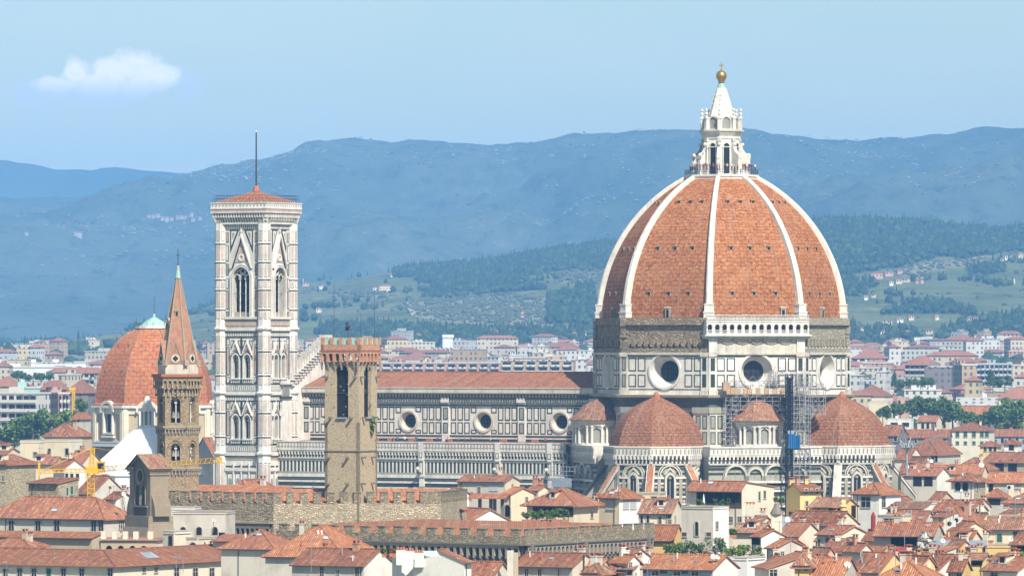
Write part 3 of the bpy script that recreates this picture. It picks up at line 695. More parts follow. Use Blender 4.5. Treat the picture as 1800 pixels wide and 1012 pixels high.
# --- loggia on one face
fr = frs[7]; mb = MB(); L = hw + .9; LZ = 57.0
mb.fb(fr, -hw, hw, 53.35, 55.0, -.3, .35, 'cream_marble'); mb.fb(fr, -hw, hw, 55.0, 56.3, -.3, .2, 'cream_marble')
for i in range(6):                                # garlands
    u = -hw + 2.6 + i * (2 * hw - 5.2) / 5
    mb.ball(fr(u, .45, 56.0), .32, 'cream_marble', 8, 5)
    if i < 5:
        w = (2 * hw - 5.2) / 5
        pts = [fr(u + w * k / 8, .42, 55.95 - .75 * math.sin(PI * k / 8)) for k in range(9)]
        for p, q2 in zip(pts, pts[1:]): mb.tube(p, q2, .15, 'pietra', 5)
for u in (-hw + .8, hw - .8): mb.fb(fr, u - .9, u + .9, 53.35, 56.3, 0, .6, 'white_marble')
for k, (z, e) in enumerate(((56.3, .5), (56.6, .95), (56.9, 1.5))): mb.fb(fr, -L - e * .3, L + e * .3, z, z + .31, -1.2, e + .25, 'white_marble')
mb.fb(fr, -L, L, 59.95, 60.45, -1, 1.2, 'white_marble'); mb.fb(fr, -L, L, 60.45, 60.6, -1, 1.35, 'white_marble'); mb.fb(fr, -L, L, 61.3, 61.45, .75, 1.3, 'white_marble')
for i in range(74): u = -L + .2 + i * (2 * L - .4) / 73; mb.fb(fr, u - .07, u + .07, 60.6, 61.3, .95, 1.1, 'white_marble')
mb.fb(fr, -L, L, 57.2, 57.5, .6, 1.25, 'white_marble'); mb.fb(fr, -L, L, 58.05, 58.2, .8, 1.15, 'white_marble')
na = 14; wa = 2 * L / na
back = MB()
for i in range(na):
    u0 = -L + i * wa; hp = arch_pts(u0 + wa / 2, 57.5, wa * .60, 58.95, 10)
    mb.hole(fr, u0, u0 + wa, 57.2, 59.95, hp, 'white_marble', 1.1); mb.reveal(fr, hp, 1.1, .5, 'white_marble')
    mb.band(fr, arch_only(u0 + wa / 2, wa * .60, 58.95), arch_only(u0 + wa / 2, wa * .78, 58.95), 1.1, 1.2, 'white_marble')
    for j in range(5): mb.fb(fr, u0 + wa * (.22 + .14 * j) - .05, u0 + wa * (.22 + .14 * j) + .05, 57.5, 58.1, .9, 1.02, 'white_marble')
for u in (-L, L): mb.fb(fr, min(u, u * .985), max(u, u * .985), 57.2, 59.95, -1.2, 1.1, 'white_marble')
lg = mb.build('loggia', cath)
mb = MB(); mb.fb(fr, -L + .3, L - .3, 57.2, 60.0, -.45, -.2, 'pietra_dark'); mb.build('rear_wall', lg)

# --- lantern
lan = MB(); zb = 91.5
lan.rings([(8.0, zb - .9), (8.0, zb + .1), (8.25, zb + .35), (8.25, zb + .75), (7.2, zb + .75)], 8, 'pale_marble', 22.5)
lan.rings([(4.15, zb + .7), (4.0, zb + 8.6), (4.2, zb + 8.7), (4.2, zb + 9.3)], 8, 'pale_marble', 22.5)
lan.rings([(4.25, zb + 9.3), (4.7, zb + 10.0), (5.0, zb + 10.3), (5.05, zb + 10.65), (4.1, zb + 10.7)], 8, 'white_marble', 22.5)
lan.rings([(3.75, zb + 10.6), (3.75, zb + 13.0)], 8, 'white_marble', 22.5)
lantern = lan.build('lantern', cath)
lf, lh = oct_frames((0, 0), 4.1); cf, ch = oct_frames((0, 0), 3.78)
for i, q in enumerate(OCT):
    fr = lf[i]; m_ = MB(); m_.fpoly(fr, arch_pts(0, zb + 1.0, 1.35, zb + 7.0, 10), -.3, .06, 'glass_dark')
    m_.band(fr, arch_pts(0, zb + 1.0, 1.35, zb + 7.0, 10), arch_pts(0, zb + .8, 1.8, zb + 7.0, 10), -.1, .2, 'white_marble', True)
    m_.fb(fr, -1.05, 1.05, zb + 6.75, zb + 6.95, 0, .28, 'white_marble')
    m_.build('window', lantern)
    a = q + 22.5; fb_ = Fr(0, 0, a); m_ = MB()              # radial buttress with a scroll top and a passage
    m_.fpoly(Fr(0, 0, a - 90), [(3.6, zb + .7), (4.55, zb + .7), (4.55, zb + 3.0), (4.9, zb + 3.55), (5.3, zb + 3.0), (5.3, zb + .7), (6.35, zb + .7), (6.35, zb + 4.2), (6.45, zb + 4.3), (6.45, zb + 5.0), (5.9, zb + 5.3), (5.2, zb + 5.75), (4.75, zb + 6.5), (4.6, zb + 7.3), (3.6, zb + 7.6)], -.42, .42, 'pale_marble')
    sc = at_axis(a, 6.0); m_.ball((sc[0], sc[1], zb + 5.0), .52, 'white_marble', 8, 5); sc = at_axis(a, 4.65); m_.ball((sc[0], sc[1], zb + 7.4), .42, 'white_marble', 8, 5)
    m_.fb(Fr(*at_axis(a, 4.1), a), -.32, .32, zb + .7, zb + 8.7, -.3, .22, 'white_marble'); m_.fb(Fr(*at_axis(a, 4.1), a), -.42, .42, zb + 8.0, zb + 8.7, -.3, .34, 'cream_marble')
    m_.build('buttress', lantern)
    m_ = MB(); c = at_axis(a, 4.25); m_.fb(Fr(*c, a), -.4, .4, zb + 10.6, zb + 13.1, -.5, .3, 'white_marble'); m_.fb(Fr(*c, a), -.5, .5, zb + 13.0, zb + 13.3, -.55, .42, 'white_marble')
    m_.rings([(.38, zb + 13.3), (.2, zb + 13.7), (.36, zb + 14.0), (.36, zb + 14.2), (.12, zb + 14.5), (.3, zb + 14.8), (.3, zb + 15.05), (.02, zb + 15.4)], 8, 'white_marble', c=c)
    m_.build('pinnacle', lantern)
    fr = cf[i]; m_ = MB(); m_.fpoly(fr, arch_pts(0, zb + 10.8, 1.9, zb + 12.4, 8), -.2, .05, 'grey_marble'); m_.band(fr, arch_pts(0, zb + 10.8, 1.9, zb + 12.4, 8), arch_pts(0, zb + 10.7, 2.5, zb + 12.4, 8), -.2, .3, 'white_marble', True)
    m_.build('niche', lantern)
m_ = MB(); m_.rings([(2.95, zb + 12.9), (2.75, zb + 13.6), (2.2, zb + 15.5), (1.5, zb + 18.0), (.95, zb + 19.9)], 16, 'pale_marble', mats=['pale_marble'] * 3 + ['pale_marble'])
m_.rings([(.97, zb + 19.85), (.62, zb + 20.9), (.55, zb + 21.1), (.85, zb + 21.2), (.85, zb + 21.45), (.4, zb + 21.5)], 12, 'copper', mats=['copper', 'copper', 'gold', 'gold', 'gold'])
for i in range(8):
    a = 22.5 + 45 * i; A = at_axis(a, 2.85); B = at_axis(a, .95); m_.tube((*A, zb + 13.3), (*B, zb + 19.9), .2, 'white_marble', 5, .1)
    for t in (.15, .3, .45, .6, .75): m_.ball((A[0] + (B[0] - A[0]) * t, A[1] + (B[1] - A[1]) * t, zb + 13.3 + 6.6 * t), .26, 'white_marble', 6, 4)
m_.build('spire', lantern)
m_ = MB(); m_.ball((0, 0, zb + 22.55), 1.2, 'gold', 24, 14); m_.build('ball', lantern)
m_ = MB(); f0 = Fr(0, 0, -60); m_.tube((0, 0, zb + 23.6), (0, 0, zb + 24.0), .16, 'gold', 6); m_.fb(f0, -.11, .11, zb + 23.9, zb + 25.5, -.1, .1, 'gold'); m_.fb(f0, -.5, .5, zb + 24.7, zb + 24.95, -.105, .105, 'gold'); m_.build('cross', lantern)
m_ = MB()
for i in range(8):                                # parapet railing of the platform
    a0 = 22.5 + 45 * i; A = at_axis(a0, 8.1); B = at_axis(a0 + 45, 8.1)
    for k in range(13): t = k / 12; x, y = A[0] + (B[0] - A[0]) * t, A[1] + (B[1] - A[1]) * t; m_.tube((x, y, zb + .7), (x, y, zb + 1.85), .035, 'iron', 4)
    for z in (1.3, 1.85): m_.tube((*A, zb + z), (*B, zb + z), .04, 'iron', 4)
m_.build('railing', lantern)

# --- nave
NX0, NX1 = -25.5, -101.0
mb = MB(); yv = -11.0; fr = Fr(0, yv, -90)          # u = x along the south clerestory
bays = [-34.5, -54.0, -73.5, -93.0]; pil = [-25.8, -44.2, -63.8, -83.4, -100.4]
ZE = 44.6
for c, (a, b) in zip(bays, ((-44.2, -25.0), (-63.8, -44.2), (-83.4, -63.8), (-101.0, -83.4))):
    mb.hole(fr, a, b, 33.5, ZE, circ(c, 38.0, 2.05, 36), 'white_marble')
    panel_rows(mb, fr, a + 1.1, b - 1.1, [(35.2, 37.8), (38.2, 41.15)], 10, 0, .36, (c, 38.0, 2.5), 'white_marble')
for x in pil:
    mb.fb(fr, x - .95, x + .95, 33.5, 42.6, 0, .22, 'white_marble')
    panel(mb, fr, x - .62, x + .62, 35.3, 37.7, .22, .22, wm='grey_marble'); panel(mb, fr, x - .62, x + .62, 38.3, 41.1, .22, .22, wm='grey_marble'); mb.fb(fr, x - 1.05, x + 1.05, 42.2, 43.2, 0, .7, 'white_marble')
mb.fb(fr, NX1, NX0, 34.55, 34.85, 0, .08, 'green_marble'); mb.fb(fr, NX1, NX0, 33.6, 34.1, 0, .1, 'green_marble'); mb.fb(fr, NX1, NX0, 34.9, 35.05, 0, .12, 'cream_marble')
mb.fb(fr, NX1, NX0, 41.4, 41.75, 0, .3, 'green_marble'); mb.fb(fr, NX1, NX0, 41.95, 43.0, 0, .2, 'grey_marble')
for i in range(120): x = NX1 + .3 + i * (NX0 - NX1 - .6) / 119; mb.fb(fr, x - .16, x + .16, 42.3, 42.9, .1, .3, 'white_marble')
mb.fb(fr, NX1, NX0, 43.0, 44.0, 0, .5, 'frieze_and_shade')  # band mixes the green frieze with cornice shadow put into its colour
for i in range(90): x = NX1 + .3 + i * (NX0 - NX1 - .6) / 89; mb.fb(fr, x - .2, x + .2, 43.35, 44.0, .3, .95, 'frieze_and_shade')
mb.fb(fr, NX1, NX0, 44.0, 44.3, 0, 1.0, 'pietra'); mb.fb(fr, NX1, NX0, 44.3, 45.35, -.2, 1.15, 'cream_marble'); mb.fb(fr, NX1, NX0, 45.35, 45.5, -.2, 1.3, 'white_marble')
mb.fb(Fr(0, 11, 90), -NX0, -NX1, 0, ZE, -.6, 0, 'white_marble')
nave = mb.build('clerestory', cath)
for c in bays: round_window(fr, c, 38.0, 2.05, 1.5, 1.0, nave, 'cream_marble', 'cream_marble', .42)
mb = MB(); yr = -12.0; zr0, zr1 = 45.5, 48.9
for s in (-1, 1):
    A = [(NX1, s * 12.0, zr0), (NX0 + 1.6, s * 12.0, zr0), (NX0 + 1.6, 0, zr1), (NX1, 0, zr1)]
    mb.face(A if s < 0 else A[::-1], 'tile_nave')
mb.face([(NX1, -12, zr0), (NX1, 12, zr0), (NX1, 0, zr1)], 'white_marble')
mb.box(((NX0 + NX1) / 2, 0, zr1 + .05), (NX0 - NX1, .5, .3), 'tile_nave')
nroof = mb.build('nave_roof', cath)
for c in (-42, -50, -58, -66, -74, -80, -89, -96):
    m_ = MB(); y = -8.2; z = zr0 + (12 + y) / 12 * (zr1 - zr0); m_.box((c + rnd.uniform(-1, 1), y, z + .1), (.55, .5, .5), 'terracotta'); m_.build('roof_vent', nroof)
# --- facade gable rising at the west end
mb = MB()
for s in (-1, 1):
    P0 = [(0, 33), (s * 20, 33), (s * 20, 46.2), (s * 16.5, 47.2), (0, 56.4)]
    pts = [(NX1 - .2, y, z) for y, z in P0]; pts2 = [(NX1 - 2.2, y, z) for y, z in P0]
    mb.face(pts, 'white_marble'); mb.face(pts2, 'white_marble')
    for a, b in zip(range(4), range(1, 5)): mb.face([pts[a], pts[b], pts2[b], pts2[a]], 'white_marble')
    for i in range(15):
        t = (i + .5) / 15; y = s * (16.8 - 16.8 * t); z = 47.2 + 9.2 * t
        mb.box((NX1 - 1.2, y, z + .45), (2.6, .5, 1.5), 'white_marble'); mb.box((NX1 + .1, y, z - .9), (.5, .35, 1.0), 'grey_marble'); mb.box((NX1 + .25, y, z - .35), (.8, 1.3, .3), 'white_marble')
        mb.box((NX1 + .2, y, z - 1.6), (.55, 1.3, .28), 'white_marble')
    for i in range(8): mb.box((NX1 - .1, s * (17.5 + i * .35), 44.6), (.3, .16, 2), 'grey_marble')
    mb.box((NX1 - .6, s * 18.5, 46.4), (2.2, 4.2, .5), 'white_marble'); mb.box((NX1 - .6, s * 18.5, 43.2), (1.6, 4.2, .4), 'green_marble')
mb.build('facade_gable', cath)
# --- aisle
mb = MB(); ya = -21.0; fr = Fr(0, ya, -90); AX0, AX1 = -27.5, -103.0
mb.fb(fr, AX1, AX0, 0, 31.2, -1, 0, 'white_marble'); mb.face([(AX1, ya, 33.0), (AX0, ya, 33.0), (AX0, -11, 33.5), (AX1, -11, 33.5)], 'tile_brown')
mb.fb(fr, AX1, AX0, 31.2, 31.5, -1, .75, 'cream_marble'); mb.fb(fr, AX1, AX0, 31.5, 33.3, -.3, .85, 'white_marble'); mb.fb(fr, AX1, AX0, 33.3, 33.5, -.3, 1.0, 'white_marble'); mb.fb(fr, AX1, AX0, 32.25, 32.4, .8, .92, 'pink_marble')
n = 92
for i in range(n):
    x = AX1 + (i + .5) * (AX0 - AX1) / n; w = (AX0 - AX1) / n
    mb.fpoly(fr, [(x - .14, 29.9), (x + .14, 29.9), (x + .14, 31.2), (x - .14, 31.2)], 0, .35, 'white_marble'); mb.fb(fr, x - .16, x + .16, 30.5, 31.3, .3, .72, 'white_marble')
    mb.fpoly(fr, [(x + w / 2 - .26, 29.9), (x + w / 2 + .26, 29.9), (x + w / 2 + .26, 30.8), (x + w / 2, 31.15), (x + w / 2 - .26, 30.8)], 0, .08, 'frieze_and_shade')
    mb.fb(fr, x - .1, x + .1, 32.0, 33.1, .8, .93, 'grey_marble')
mb.fb(fr, AX1, AX0, 29.6, 29.9, -.1, .5, 'cream_marble')
n = 78; mb.fb(fr, AX1, AX0, 26.2, 29.4, 0, .05, 'green_marble'); mb.fb(fr, AX1, AX0, 29.9, 31.2, 0, .06, 'green_marble'); mb.fb(fr, AX1, AX0, 19.9, 25.5, 0, .05, 'green_marble')
for i in range(n):
    x = AX1 + (i + .5) * (AX0 - AX1) / n
    mb.fb(fr, x - .19, x + .19, 26.3, 29.3, 0, .13, 'white_marble'); mb.fb(fr, x - .47, x + .47, 29.05, 29.4, 0, .2, 'white_marble'); mb.fb(fr, x - .47, x + .47, 26.2, 26.7, 0, .2, 'grey_marble')
mb.fb(fr, AX1, AX0, 25.5, 26.2, -.1, .55, 'white_marble')
for i, (z, mt) in enumerate([(24.9, 'grey_marble'), (24.3, 'white_marble'), (23.6, 'green_marble'), (23.0, 'white_marble'), (22.3, 'pink_marble'), (21.7, 'white_marble'), (20.7, 'grey_marble'), (20.2, 'white_marble')]):
    mb.fb(fr, AX1, AX0, z, z + .45, 0, .12 + .08 * (mt == 'white_marble'), mt)
for i in range(60):
    x = AX1 + (i + .5) * (AX0 - AX1) / 60
    panel(mb, fr, x - .45, x + .45, 15.6, 19.6, 0, .2, wm='white_marble' if i % 3 else 'grey_marble')
aisle = mb.build('aisle_wall', cath)
for x in (-31.0, -44.2, -63.8, -83.4):
    m_ = MB(); m_.fb(fr, x - .55, x + .55, 12, 29.6, 0, .75, 'white_marble'); m_.fb(fr, x - .6, x + .6, 29.4, 33.55, 0, 1.05, 'white_marble')
    for z in (21.2, 23.3, 25.5): m_.fb(fr, x - .65, x + .65, z, z + .4, 0, .85, 'grey_marble')
    m_.fb(fr, x - .35, x + .35, 27.0, 27.5, 1.1, 2.2, 'cream_marble'); m_.ball(fr(x, 2.3, 27.6), .5, 'cream_marble', 8, 5)
    panel(m_, fr, x - .4, x + .4, 30.0, 31.2, 1.05, .12); panel(m_, fr, x - .4, x + .4, 26.4, 29, .75, .14); m_.build('buttress', aisle)
for x in (-52.5, -71.5, -92):
    m_ = MB(); m_.rings([(.42, 20.2), (.5, 20.5), (.36, 21.5), (.46, 22.3), (.15, 22.6), (.26, 22.9), (.2, 23.2), (.02, 23.35)], 8, 'pietra_dark', c=(x, ya - .9)); m_.fb(fr, x - .6, x + .6, 19.6, 20.2, 0, 1.5, 'white_marble')
    m_.build('statue', aisle)

# --- tribunes
TP = [(0, 1.0), (.12, .975), (.25, .94), (.4, .872), (.53, .79), (.64, .69), (.74, .565), (.82, .44), (.9, .29), (.96, .165), (1, .07)]
def smooth_pt(pts, x):
    for (a, b), (c, d) in zip(pts, pts[1:]):
        if x <= c: return b + (d - b) * (x - a) / (c - a)
    return pts[-1][1]
def tribune(az, red):
    C = at_axis(az, 29.7); r = 10.7
    frs, hw = oct_frames(C, r, az); mb = MB()
    mb.rings([(r, 0), (r, 31.0)], 8, 'old_marble', az + 22.5, C)
    mb.rings([(r + .2, 30.8), (r + .85, 31.3), (r + .85, 32.9), (r + 1.0, 33.0), (r + 1.0, 33.25), (r - .5, 33.3)], 8, 'white_marble', az + 22.5, C)
    for i in (0, 1, 2, 6, 7):
        fr = frs[i]
        n = 9
        for k in range(n + 1):
            u = -hw + k * 2 * hw / n
            mb.fb(fr, u - .15, u + .15, 29.6, 31.3, 0, .55, 'white_marble'); mb.fb(fr, u - .18, u + .18, 30.5, 31.4, .3, .95, 'white_marble')
            if k < n:
                c = u + hw / n; mb.fpoly(fr, [(c - .3, 29.7), (c + .3, 29.7), (c + .3, 30.6), (c, 31.1), (c - .3, 30.6)], 0, .1, 'frieze_and_shade')
            mb.fb(fr, u - .12, u + .12, 31.7, 32.7, .7, .9, 'grey_marble')
        mb.fb(fr, -hw, hw, 29.3, 29.6, 0, .5, 'cream_marble'); mb.fb(fr, -hw, hw, 28.7, 29.3, 0, .15, 'frieze_and_shade')
        # round blind arch
        zs = 27.0
        mb.fpoly(fr, arch_pts(0, 25.7, 4.2, zs, 16), 0, .06, 'grey_marble')
        for k in range(-2, 3): mb.fb(fr, k * .9 - .09, k * .9 + .09, 25.8, zs + math.sqrt(max(0, 1.95 ** 2 - (k * .9) ** 2)) - .2, 0, .1, 'cream_marble')
        mb.band(fr, arch_only(0, 4.1, zs, 18), arch_only(0, 4.65, zs, 18), 0, .45, 'cream_marble'); mb.band(fr, arch_only(0, 4.7, zs, 18), arch_only(0, 5.0, zs, 18), 0, .2, 'green_marble'); mb.band(fr, arch_only(0, 5.05, zs, 18), arch_only(0, 5.5, zs, 18), 0, .35, 'cream_marble')
        for s in (-1, 1):
            mb.fb(fr, *sorted((s * 2.05, s * 2.75)), 12, zs, 0, .4, 'old_marble'); mb.fb(fr, *sorted((s * (hw - .55), s * hw)), 12, 29.3, 0, .5, 'old_marble')
        for z, mt, o in [(28.3, 'green_marble', .12), (27.3, 'green_marble', .12), (26.4, 'white_marble', .5), (25.8, 'green_marble', .3), (25.2, 'white_marble', .3), (24.4, 'pink_marble', .15), (23.9, 'green_marble', .15), (23.3, 'grey_marble', .15), (22.9, 'green_marble', .15), (22.3, 'white_marble', .35), (21.4, 'pink_marble', .15), (20.8, 'white_marble', .3), (19.9, 'pink_marble', .15), (19.4, 'grey_marble', .3), (18.9, 'white_marble', .35)]:
            for s in (-1, 1): mb.fb(fr, *sorted((s * 1.35, s * hw)), z, z + .4, 0, o, mt)
        for k in range(-3, 4):
            if abs(k) > 1: panel(mb, fr, k * 1.25 - .42, k * 1.25 + .42, 15.3, 18.6, 0, .2, wm='cream_marble')
    t = mb.build('tribune', cath)
    for i in (0, 1, 2, 6, 7):
        fr = frs[i]; m_ = MB()
        hp = arch_pts(0, 16.5, 1.6, 26.2, 10, .35)
        m_.fpoly(fr, hp, 0, .3, 'glass_dark'); m_.band(fr, hp, arch_pts(0, 16.3, 2.5, 26.2, 10, .35), 0, .75, 'cream_marble', True)
        m_.fb(fr, -.09, .09, 16.5, 26, .3, .42, 'grey_marble'); m_.fpoly(fr, circ(0, 26.7, .38, 10), .3, .43, 'grey_marble')
        m_.fpoly(fr, [(-1.4, 27.3), (0, 28.9), (1.4, 27.3), (1.2, 27.2), (0, 28.4), (-1.2, 27.2)], 0, .5, 'cream_marble')
        m_.build('window', t)
        for k in (i,):
            a = az + OCT[k] + 22.5
            if i in (2,): continue
            m_ = MB(); f9 = Fr(*C, a - 90)
            m_.fpoly(f9, [(r - .6, 0), (r + 5.2, 0), (r + 5.2, 22.2), (r - .6, 29.5)], -.62, .62, 'old_marble')
            ps = [(r + 5.5, 22.0), (r + 5.5, 22.5), (r - .6, 30.2), (r - .6, 29.6)]
            m_.fpoly(f9, ps, -.85, .85, 'white_marble')
            def sl(u0, u1): return [Fr(*C, a - 90)(u, o, z) for u, o, z in ((r + 5.55, u0, 22.58), (r + 5.55, u1, 22.58), (r - .5, u1, 30.2), (r - .5, u0, 30.2))]
            m_.face(sl(-.68, .68), 'tile_orange' if (red or k != 6) else 'cream_marble')
            for z in (20.8, 18.6, 15.5): m_.fpoly(f9, [(r, z), (r + 5.3, z), (r + 5.3, z + .35), (r, z + .35)], -.72, .72, 'white_marble')
            m_.build('buttress', t)
    # segmented dome, slightly pointed
    H = 10.6; prof = []
    for j in range(19):
        h_ = j / 18; prof.append((10.4 * smooth_pt(TP, h_), 33.2 + H * h_))
    m_ = MB(); m_.rings(prof, 8, 'small_dome_tile', az + 22.5, C)
    m_.rings([(.75, 43.6), (.7, 44.3), (.45, 44.8), (.1, 45.0)], 8, 'terracotta', c=C); m_.build('tribune_dome', t)
tribune(270, True); tribune(0, False)
# --- blocks between the tribunes with the small round chapels
def exedra(az, d, cone_top):
    fr = Fr(*at_axis(az, 32.0), az); mb = MB(); h = 12.6
    mb.fb(fr, -h, h, 0, 31.0, -8, 0, 'old_marble'); mb.fb(fr, -h, h, 31.0, 31.4, -8, .8, 'cream_marble'); mb.fb(fr, -h, h, 31.4, 32.9, -8, .85, 'white_marble'); mb.fb(fr, -h, h, 32.9, 33.2, -8, 1.05, 'white_marble')
    n = 28
    for k in range(n + 1):
        u = -h + k * 2 * h / n
        mb.fb(fr, u - .15, u + .15, 29.6, 31.1, 0, .55, 'white_marble'); mb.fb(fr, u - .18, u + .18, 30.4, 31.05, .3, .9, 'white_marble'); mb.fb(fr, u - .12, u + .12, 31.7, 32.6, .7, .9, 'grey_marble')
        c = u + h / n; mb.fpoly(fr, [(c - .3, 29.7), (c + .3, 29.7), (c + .3, 30.5), (c, 31.0), (c - .3, 30.5)], 0, .1, 'frieze_and_shade')
    mb.fb(fr, -h, h, 29.3, 29.6, 0, .5, 'cream_marble'); mb.fb(fr, -h, h, 28.6, 29.3, 0, .2, 'frieze_and_shade')
    for u, w in ((-6.6, 4.2), (-2.2, 2.8), (2.4, 4.3), (7.2, 3.2)):
        zs = 27.0 - .12 * (w > 4)
        mb.fpoly(fr, arch_pts(u, 25.6, w, zs, 14), 0, .05, 'old_marble')
        for k in (-1, 0, 1): mb.fb(fr, u + k * w * .27 - .08, u + k * w * .27 + .08, 25.7, zs + w * .33, 0, .1, 'grey_marble')
        mb.band(fr, arch_only(u, w, zs, 16), arch_only(u, w + .9, zs, 16), 0, .55, 'cream_marble'); mb.band(fr, arch_only(u, w + 1, zs, 16), arch_only(u, w + 1.5, zs, 16), 0, .25, 'grey_marble')
        for s in (-1, 1): mb.fb(fr, u + s * (w / 2 + .4) - .35, u + s * (w / 2 + .4) + .35, 14, zs, 0, .55, 'old_marble')
    for z, mt, o in [(28.2, 'green_marble', .1), (27.2, 'green_marble', .1), (25.4, 'white_marble', .7), (24.9, 'green_marble', .2), (24.1, 'grey_marble', .3), (23.5, 'white_marble', .5), (22.8, 'green_marble', .2), (21.9, 'grey_marble', .15), (20.8, 'pink_marble', .15), (20.2, 'white_marble', .5), (19.6, 'green_marble', .2), (18.6, 'pink_marble', .2), (17.6, 'white_marble', .3)]:
        mb.fb(fr, -h, h, z, z + .45, 0, o, mt)
    blk = mb.build('chapel_block', cath)
    C = at_axis(az, d); r = 5.5; mb = MB(); zt = 38.6
    mb.rings([(r - .7, 33.1), (r - .7, zt)], 20, 'cream_marble', az, C)
    mb.rings([(r + .1, 33.15), (r + .1, 33.6), (r - .8, 33.7)], 20, 'white_marble', az, C); mb.rings([(r - .7, 37.3), (r + .1, 37.4), (r + .1, 38.2), (r + .55, 38.4), (r + .55, 38.7), (r, 38.75)], 20, 'cream_marble', az, C)
    for k in range(-2, 3):
        a = az + k * 36; f5 = Fr(*[C[i] + (r - .72) * v for i, v in enumerate(at_axis(a, 1))], a)
        m_ = MB(); hp = arch_pts(0, 33.7, 1.9, 36.1, 10); m_.fpoly(f5, hp, 0, .1, 'grey_marble'); m_.band(f5, hp, arch_pts(0, 33.6, 2.3, 36.1, 10), 0, .5, 'white_marble', True); m_.fb(f5, -.3, .3, 33.7, 34.3, .1, .35, 'pietra'); m_.build('niche', blk)
    for k in range(-3, 3):
        for e in (-6, 6):
            a = az + 18 + k * 36 + e; c = (C[0] + (r - .15) * math.cos(R(a)), C[1] + (r - .15) * math.sin(R(a)))
            mb.rings([(.3, 33.6), (.26, 36.9), (.4, 37.2), (.4, 37.4)], 8, 'white_marble', c=c)
    ex = mb.build('round_chapel', blk)
    m_ = MB(); m_.rings([(r + .9, zt - .0), (r + .95, zt + .1), (r * .82, zt + 1.7), (r * .6, zt + 3.2), (r * .33, cone_top - .7), (.25, cone_top)], 24, 'tile_old', az, C); m_.build('roof', ex)
exedra(315, 26.6, 43.6); exedra(225, 28.2, 43.2)
for az in (225,):
    pass
# --- restoration scaffolding on the east side: standards, ledgers, braces, decks, hoist mast
def to_local(x, y):
    dx, dy = x - DX, y - DY; c, s = math.cos(R(30)), math.sin(R(30)); return (dx * c - dy * s, dx * s + dy * c)
sc_t = thing('scaffolding', 'grey tube scaffolding with a dark hoist mast climbing between the red half domes', 'scaffolding', (DX, DY, 0), R(-30), 'scaffolding on the cathedral')
def scaffold(parent, fr, us, zs, depth, o0, skip=lambda u, z: False, dens=1.0):
    a = MB(); l = MB(); d = MB()
    for u in us:
        for o in (o0, o0 + depth):
            zz = [z for z in zs if not skip(u, z)]
            if len(zz) > 1: a.tube(fr(u, o, zz[0]), fr(u, o, zz[-1] + .9), .07, 'steel', 4)
    for z in zs:
        for u, v in zip(us, us[1:]):
            if skip(u, z) or skip(v, z): continue
            for o in (o0, o0 + depth):
                l.tube(fr(u, o, z), fr(v, o, z), .06, 'steel', 4); l.tube(fr(u, o, z + .95), fr(v, o, z + .95), .05, 'steel', 4)
            l.tube(fr(u, o0, z), fr(u, o0 + depth, z), .05, 'steel', 4)
            if rnd.random() < .75 * dens: l.tube(fr(u, o0 + depth, z), fr(v, o0 + depth, z + 2.0), .05, 'steel', 4)
            if rnd.random() < .5 * dens: l.tube(fr(v, o0 + depth, z), fr(u, o0 + depth, z + 2.0), .05, 'steel', 4)
            if rnd.random() < .8 * dens: d.fb(fr, u, v, z - .06, z, o0 + .1, o0 + depth - .1, 'plank')
    a.build('standards', parent); l.build('braces', parent)
    if d.f: d.build('deck', parent)
frd = frs[7]
fse = Fr(*at_axis(315, 27.6 * math.cos(PI / 8)), 315)
stp = lambda a, b, s: [a + s * i for i in range(int((b - a) / s) + 1)]
scaffold(sc_t, fse, stp(-7.6, -5.0, 1.25), stp(33.5, 46.5, 1.9), 1.3, 1.3)
scaffold(sc_t, fse, stp(-7.4, 8.6, 1.9), stp(44.4, 46.4, 1.9), 1.6, 1.6)
scaffold(sc_t, fse, stp(-6.2, 4.6, 1.8), stp(41.0, 43.0, 1.9), 1.3, 1.8, dens=.6)
scaffold(sc_t, fse, stp(5.0, 11.2, 1.25), stp(17.5, 48.5, 1.9), 1.5, 6.0)
scaffold(sc_t, fse, stp(8.6, 14.8, 1.5), stp(40.0, 47.0, 1.9), 1.5, 2.2)
scaffold(sc_t, fse, stp(2.4, 5.6, 1.0), stp(46.4, 48.5, 1.9), 1.5, 1.8)
m_ = MB()
for du in (-.6, .6):
    for do in (-.6, .6): m_.tube(fse(4.6 + du, 9.2 + do, 12), fse(4.6 + du, 9.2 + do, 48.8), .12, 'hoist_navy', 4)
for i in range(26):
    z = 12 + i * 1.4
    for a, b in (((-.6, .6), (.6, .6)), ((-.6, -.6), (-.6, .6)), ((.6, -.6), (.6, .6))):
        m_.tube(fse(4.6 + a[0], 9.2 + a[1], z), fse(4.6 + b[0], 9.2 + b[1], z + 1.4), .07, 'hoist_navy', 4); m_.tube(fse(4.6 + a[0], 9.2 + a[1], z), fse(4.6 + b[0], 9.2 + b[1], z), .07, 'hoist_navy', 4)
m_.fb(fse, 4.25, 4.95, 33, 48, 8.75, 9.1, 'hoist_navy'); m_.build('mast', sc_t)
m_ = MB(); m_.fb(fse, 4.0, 5.4, 32.9, 36.0, 9.9, 11.3, 'hoist_blue'); m_.fb(fse, 5.55, 6.5, 32.9, 35.6, 9.9, 11.2, 'hoist_blue')
for u in (4.2, 4.6, 5.0, 5.7, 6.1): m_.fb(fse, u, u + .12, 33.0, 35.9, 11.25, 11.36, 'hoist_navy')
m_.fb(fse, 3.9, 6.6, 32.7, 32.9, 9.8, 11.4, 'hoist_navy'); m_.fb(fse, 4.0, 5.4, 36.0, 36.7, 10.0, 10.2, 'steel'); m_.tube(fse(4.6, 10.6, 36), fse(4.6, 9.4, 38.2), .07, 'hoist_navy', 4)
m_.build('hoist_cage', sc_t)
m_ = MB()
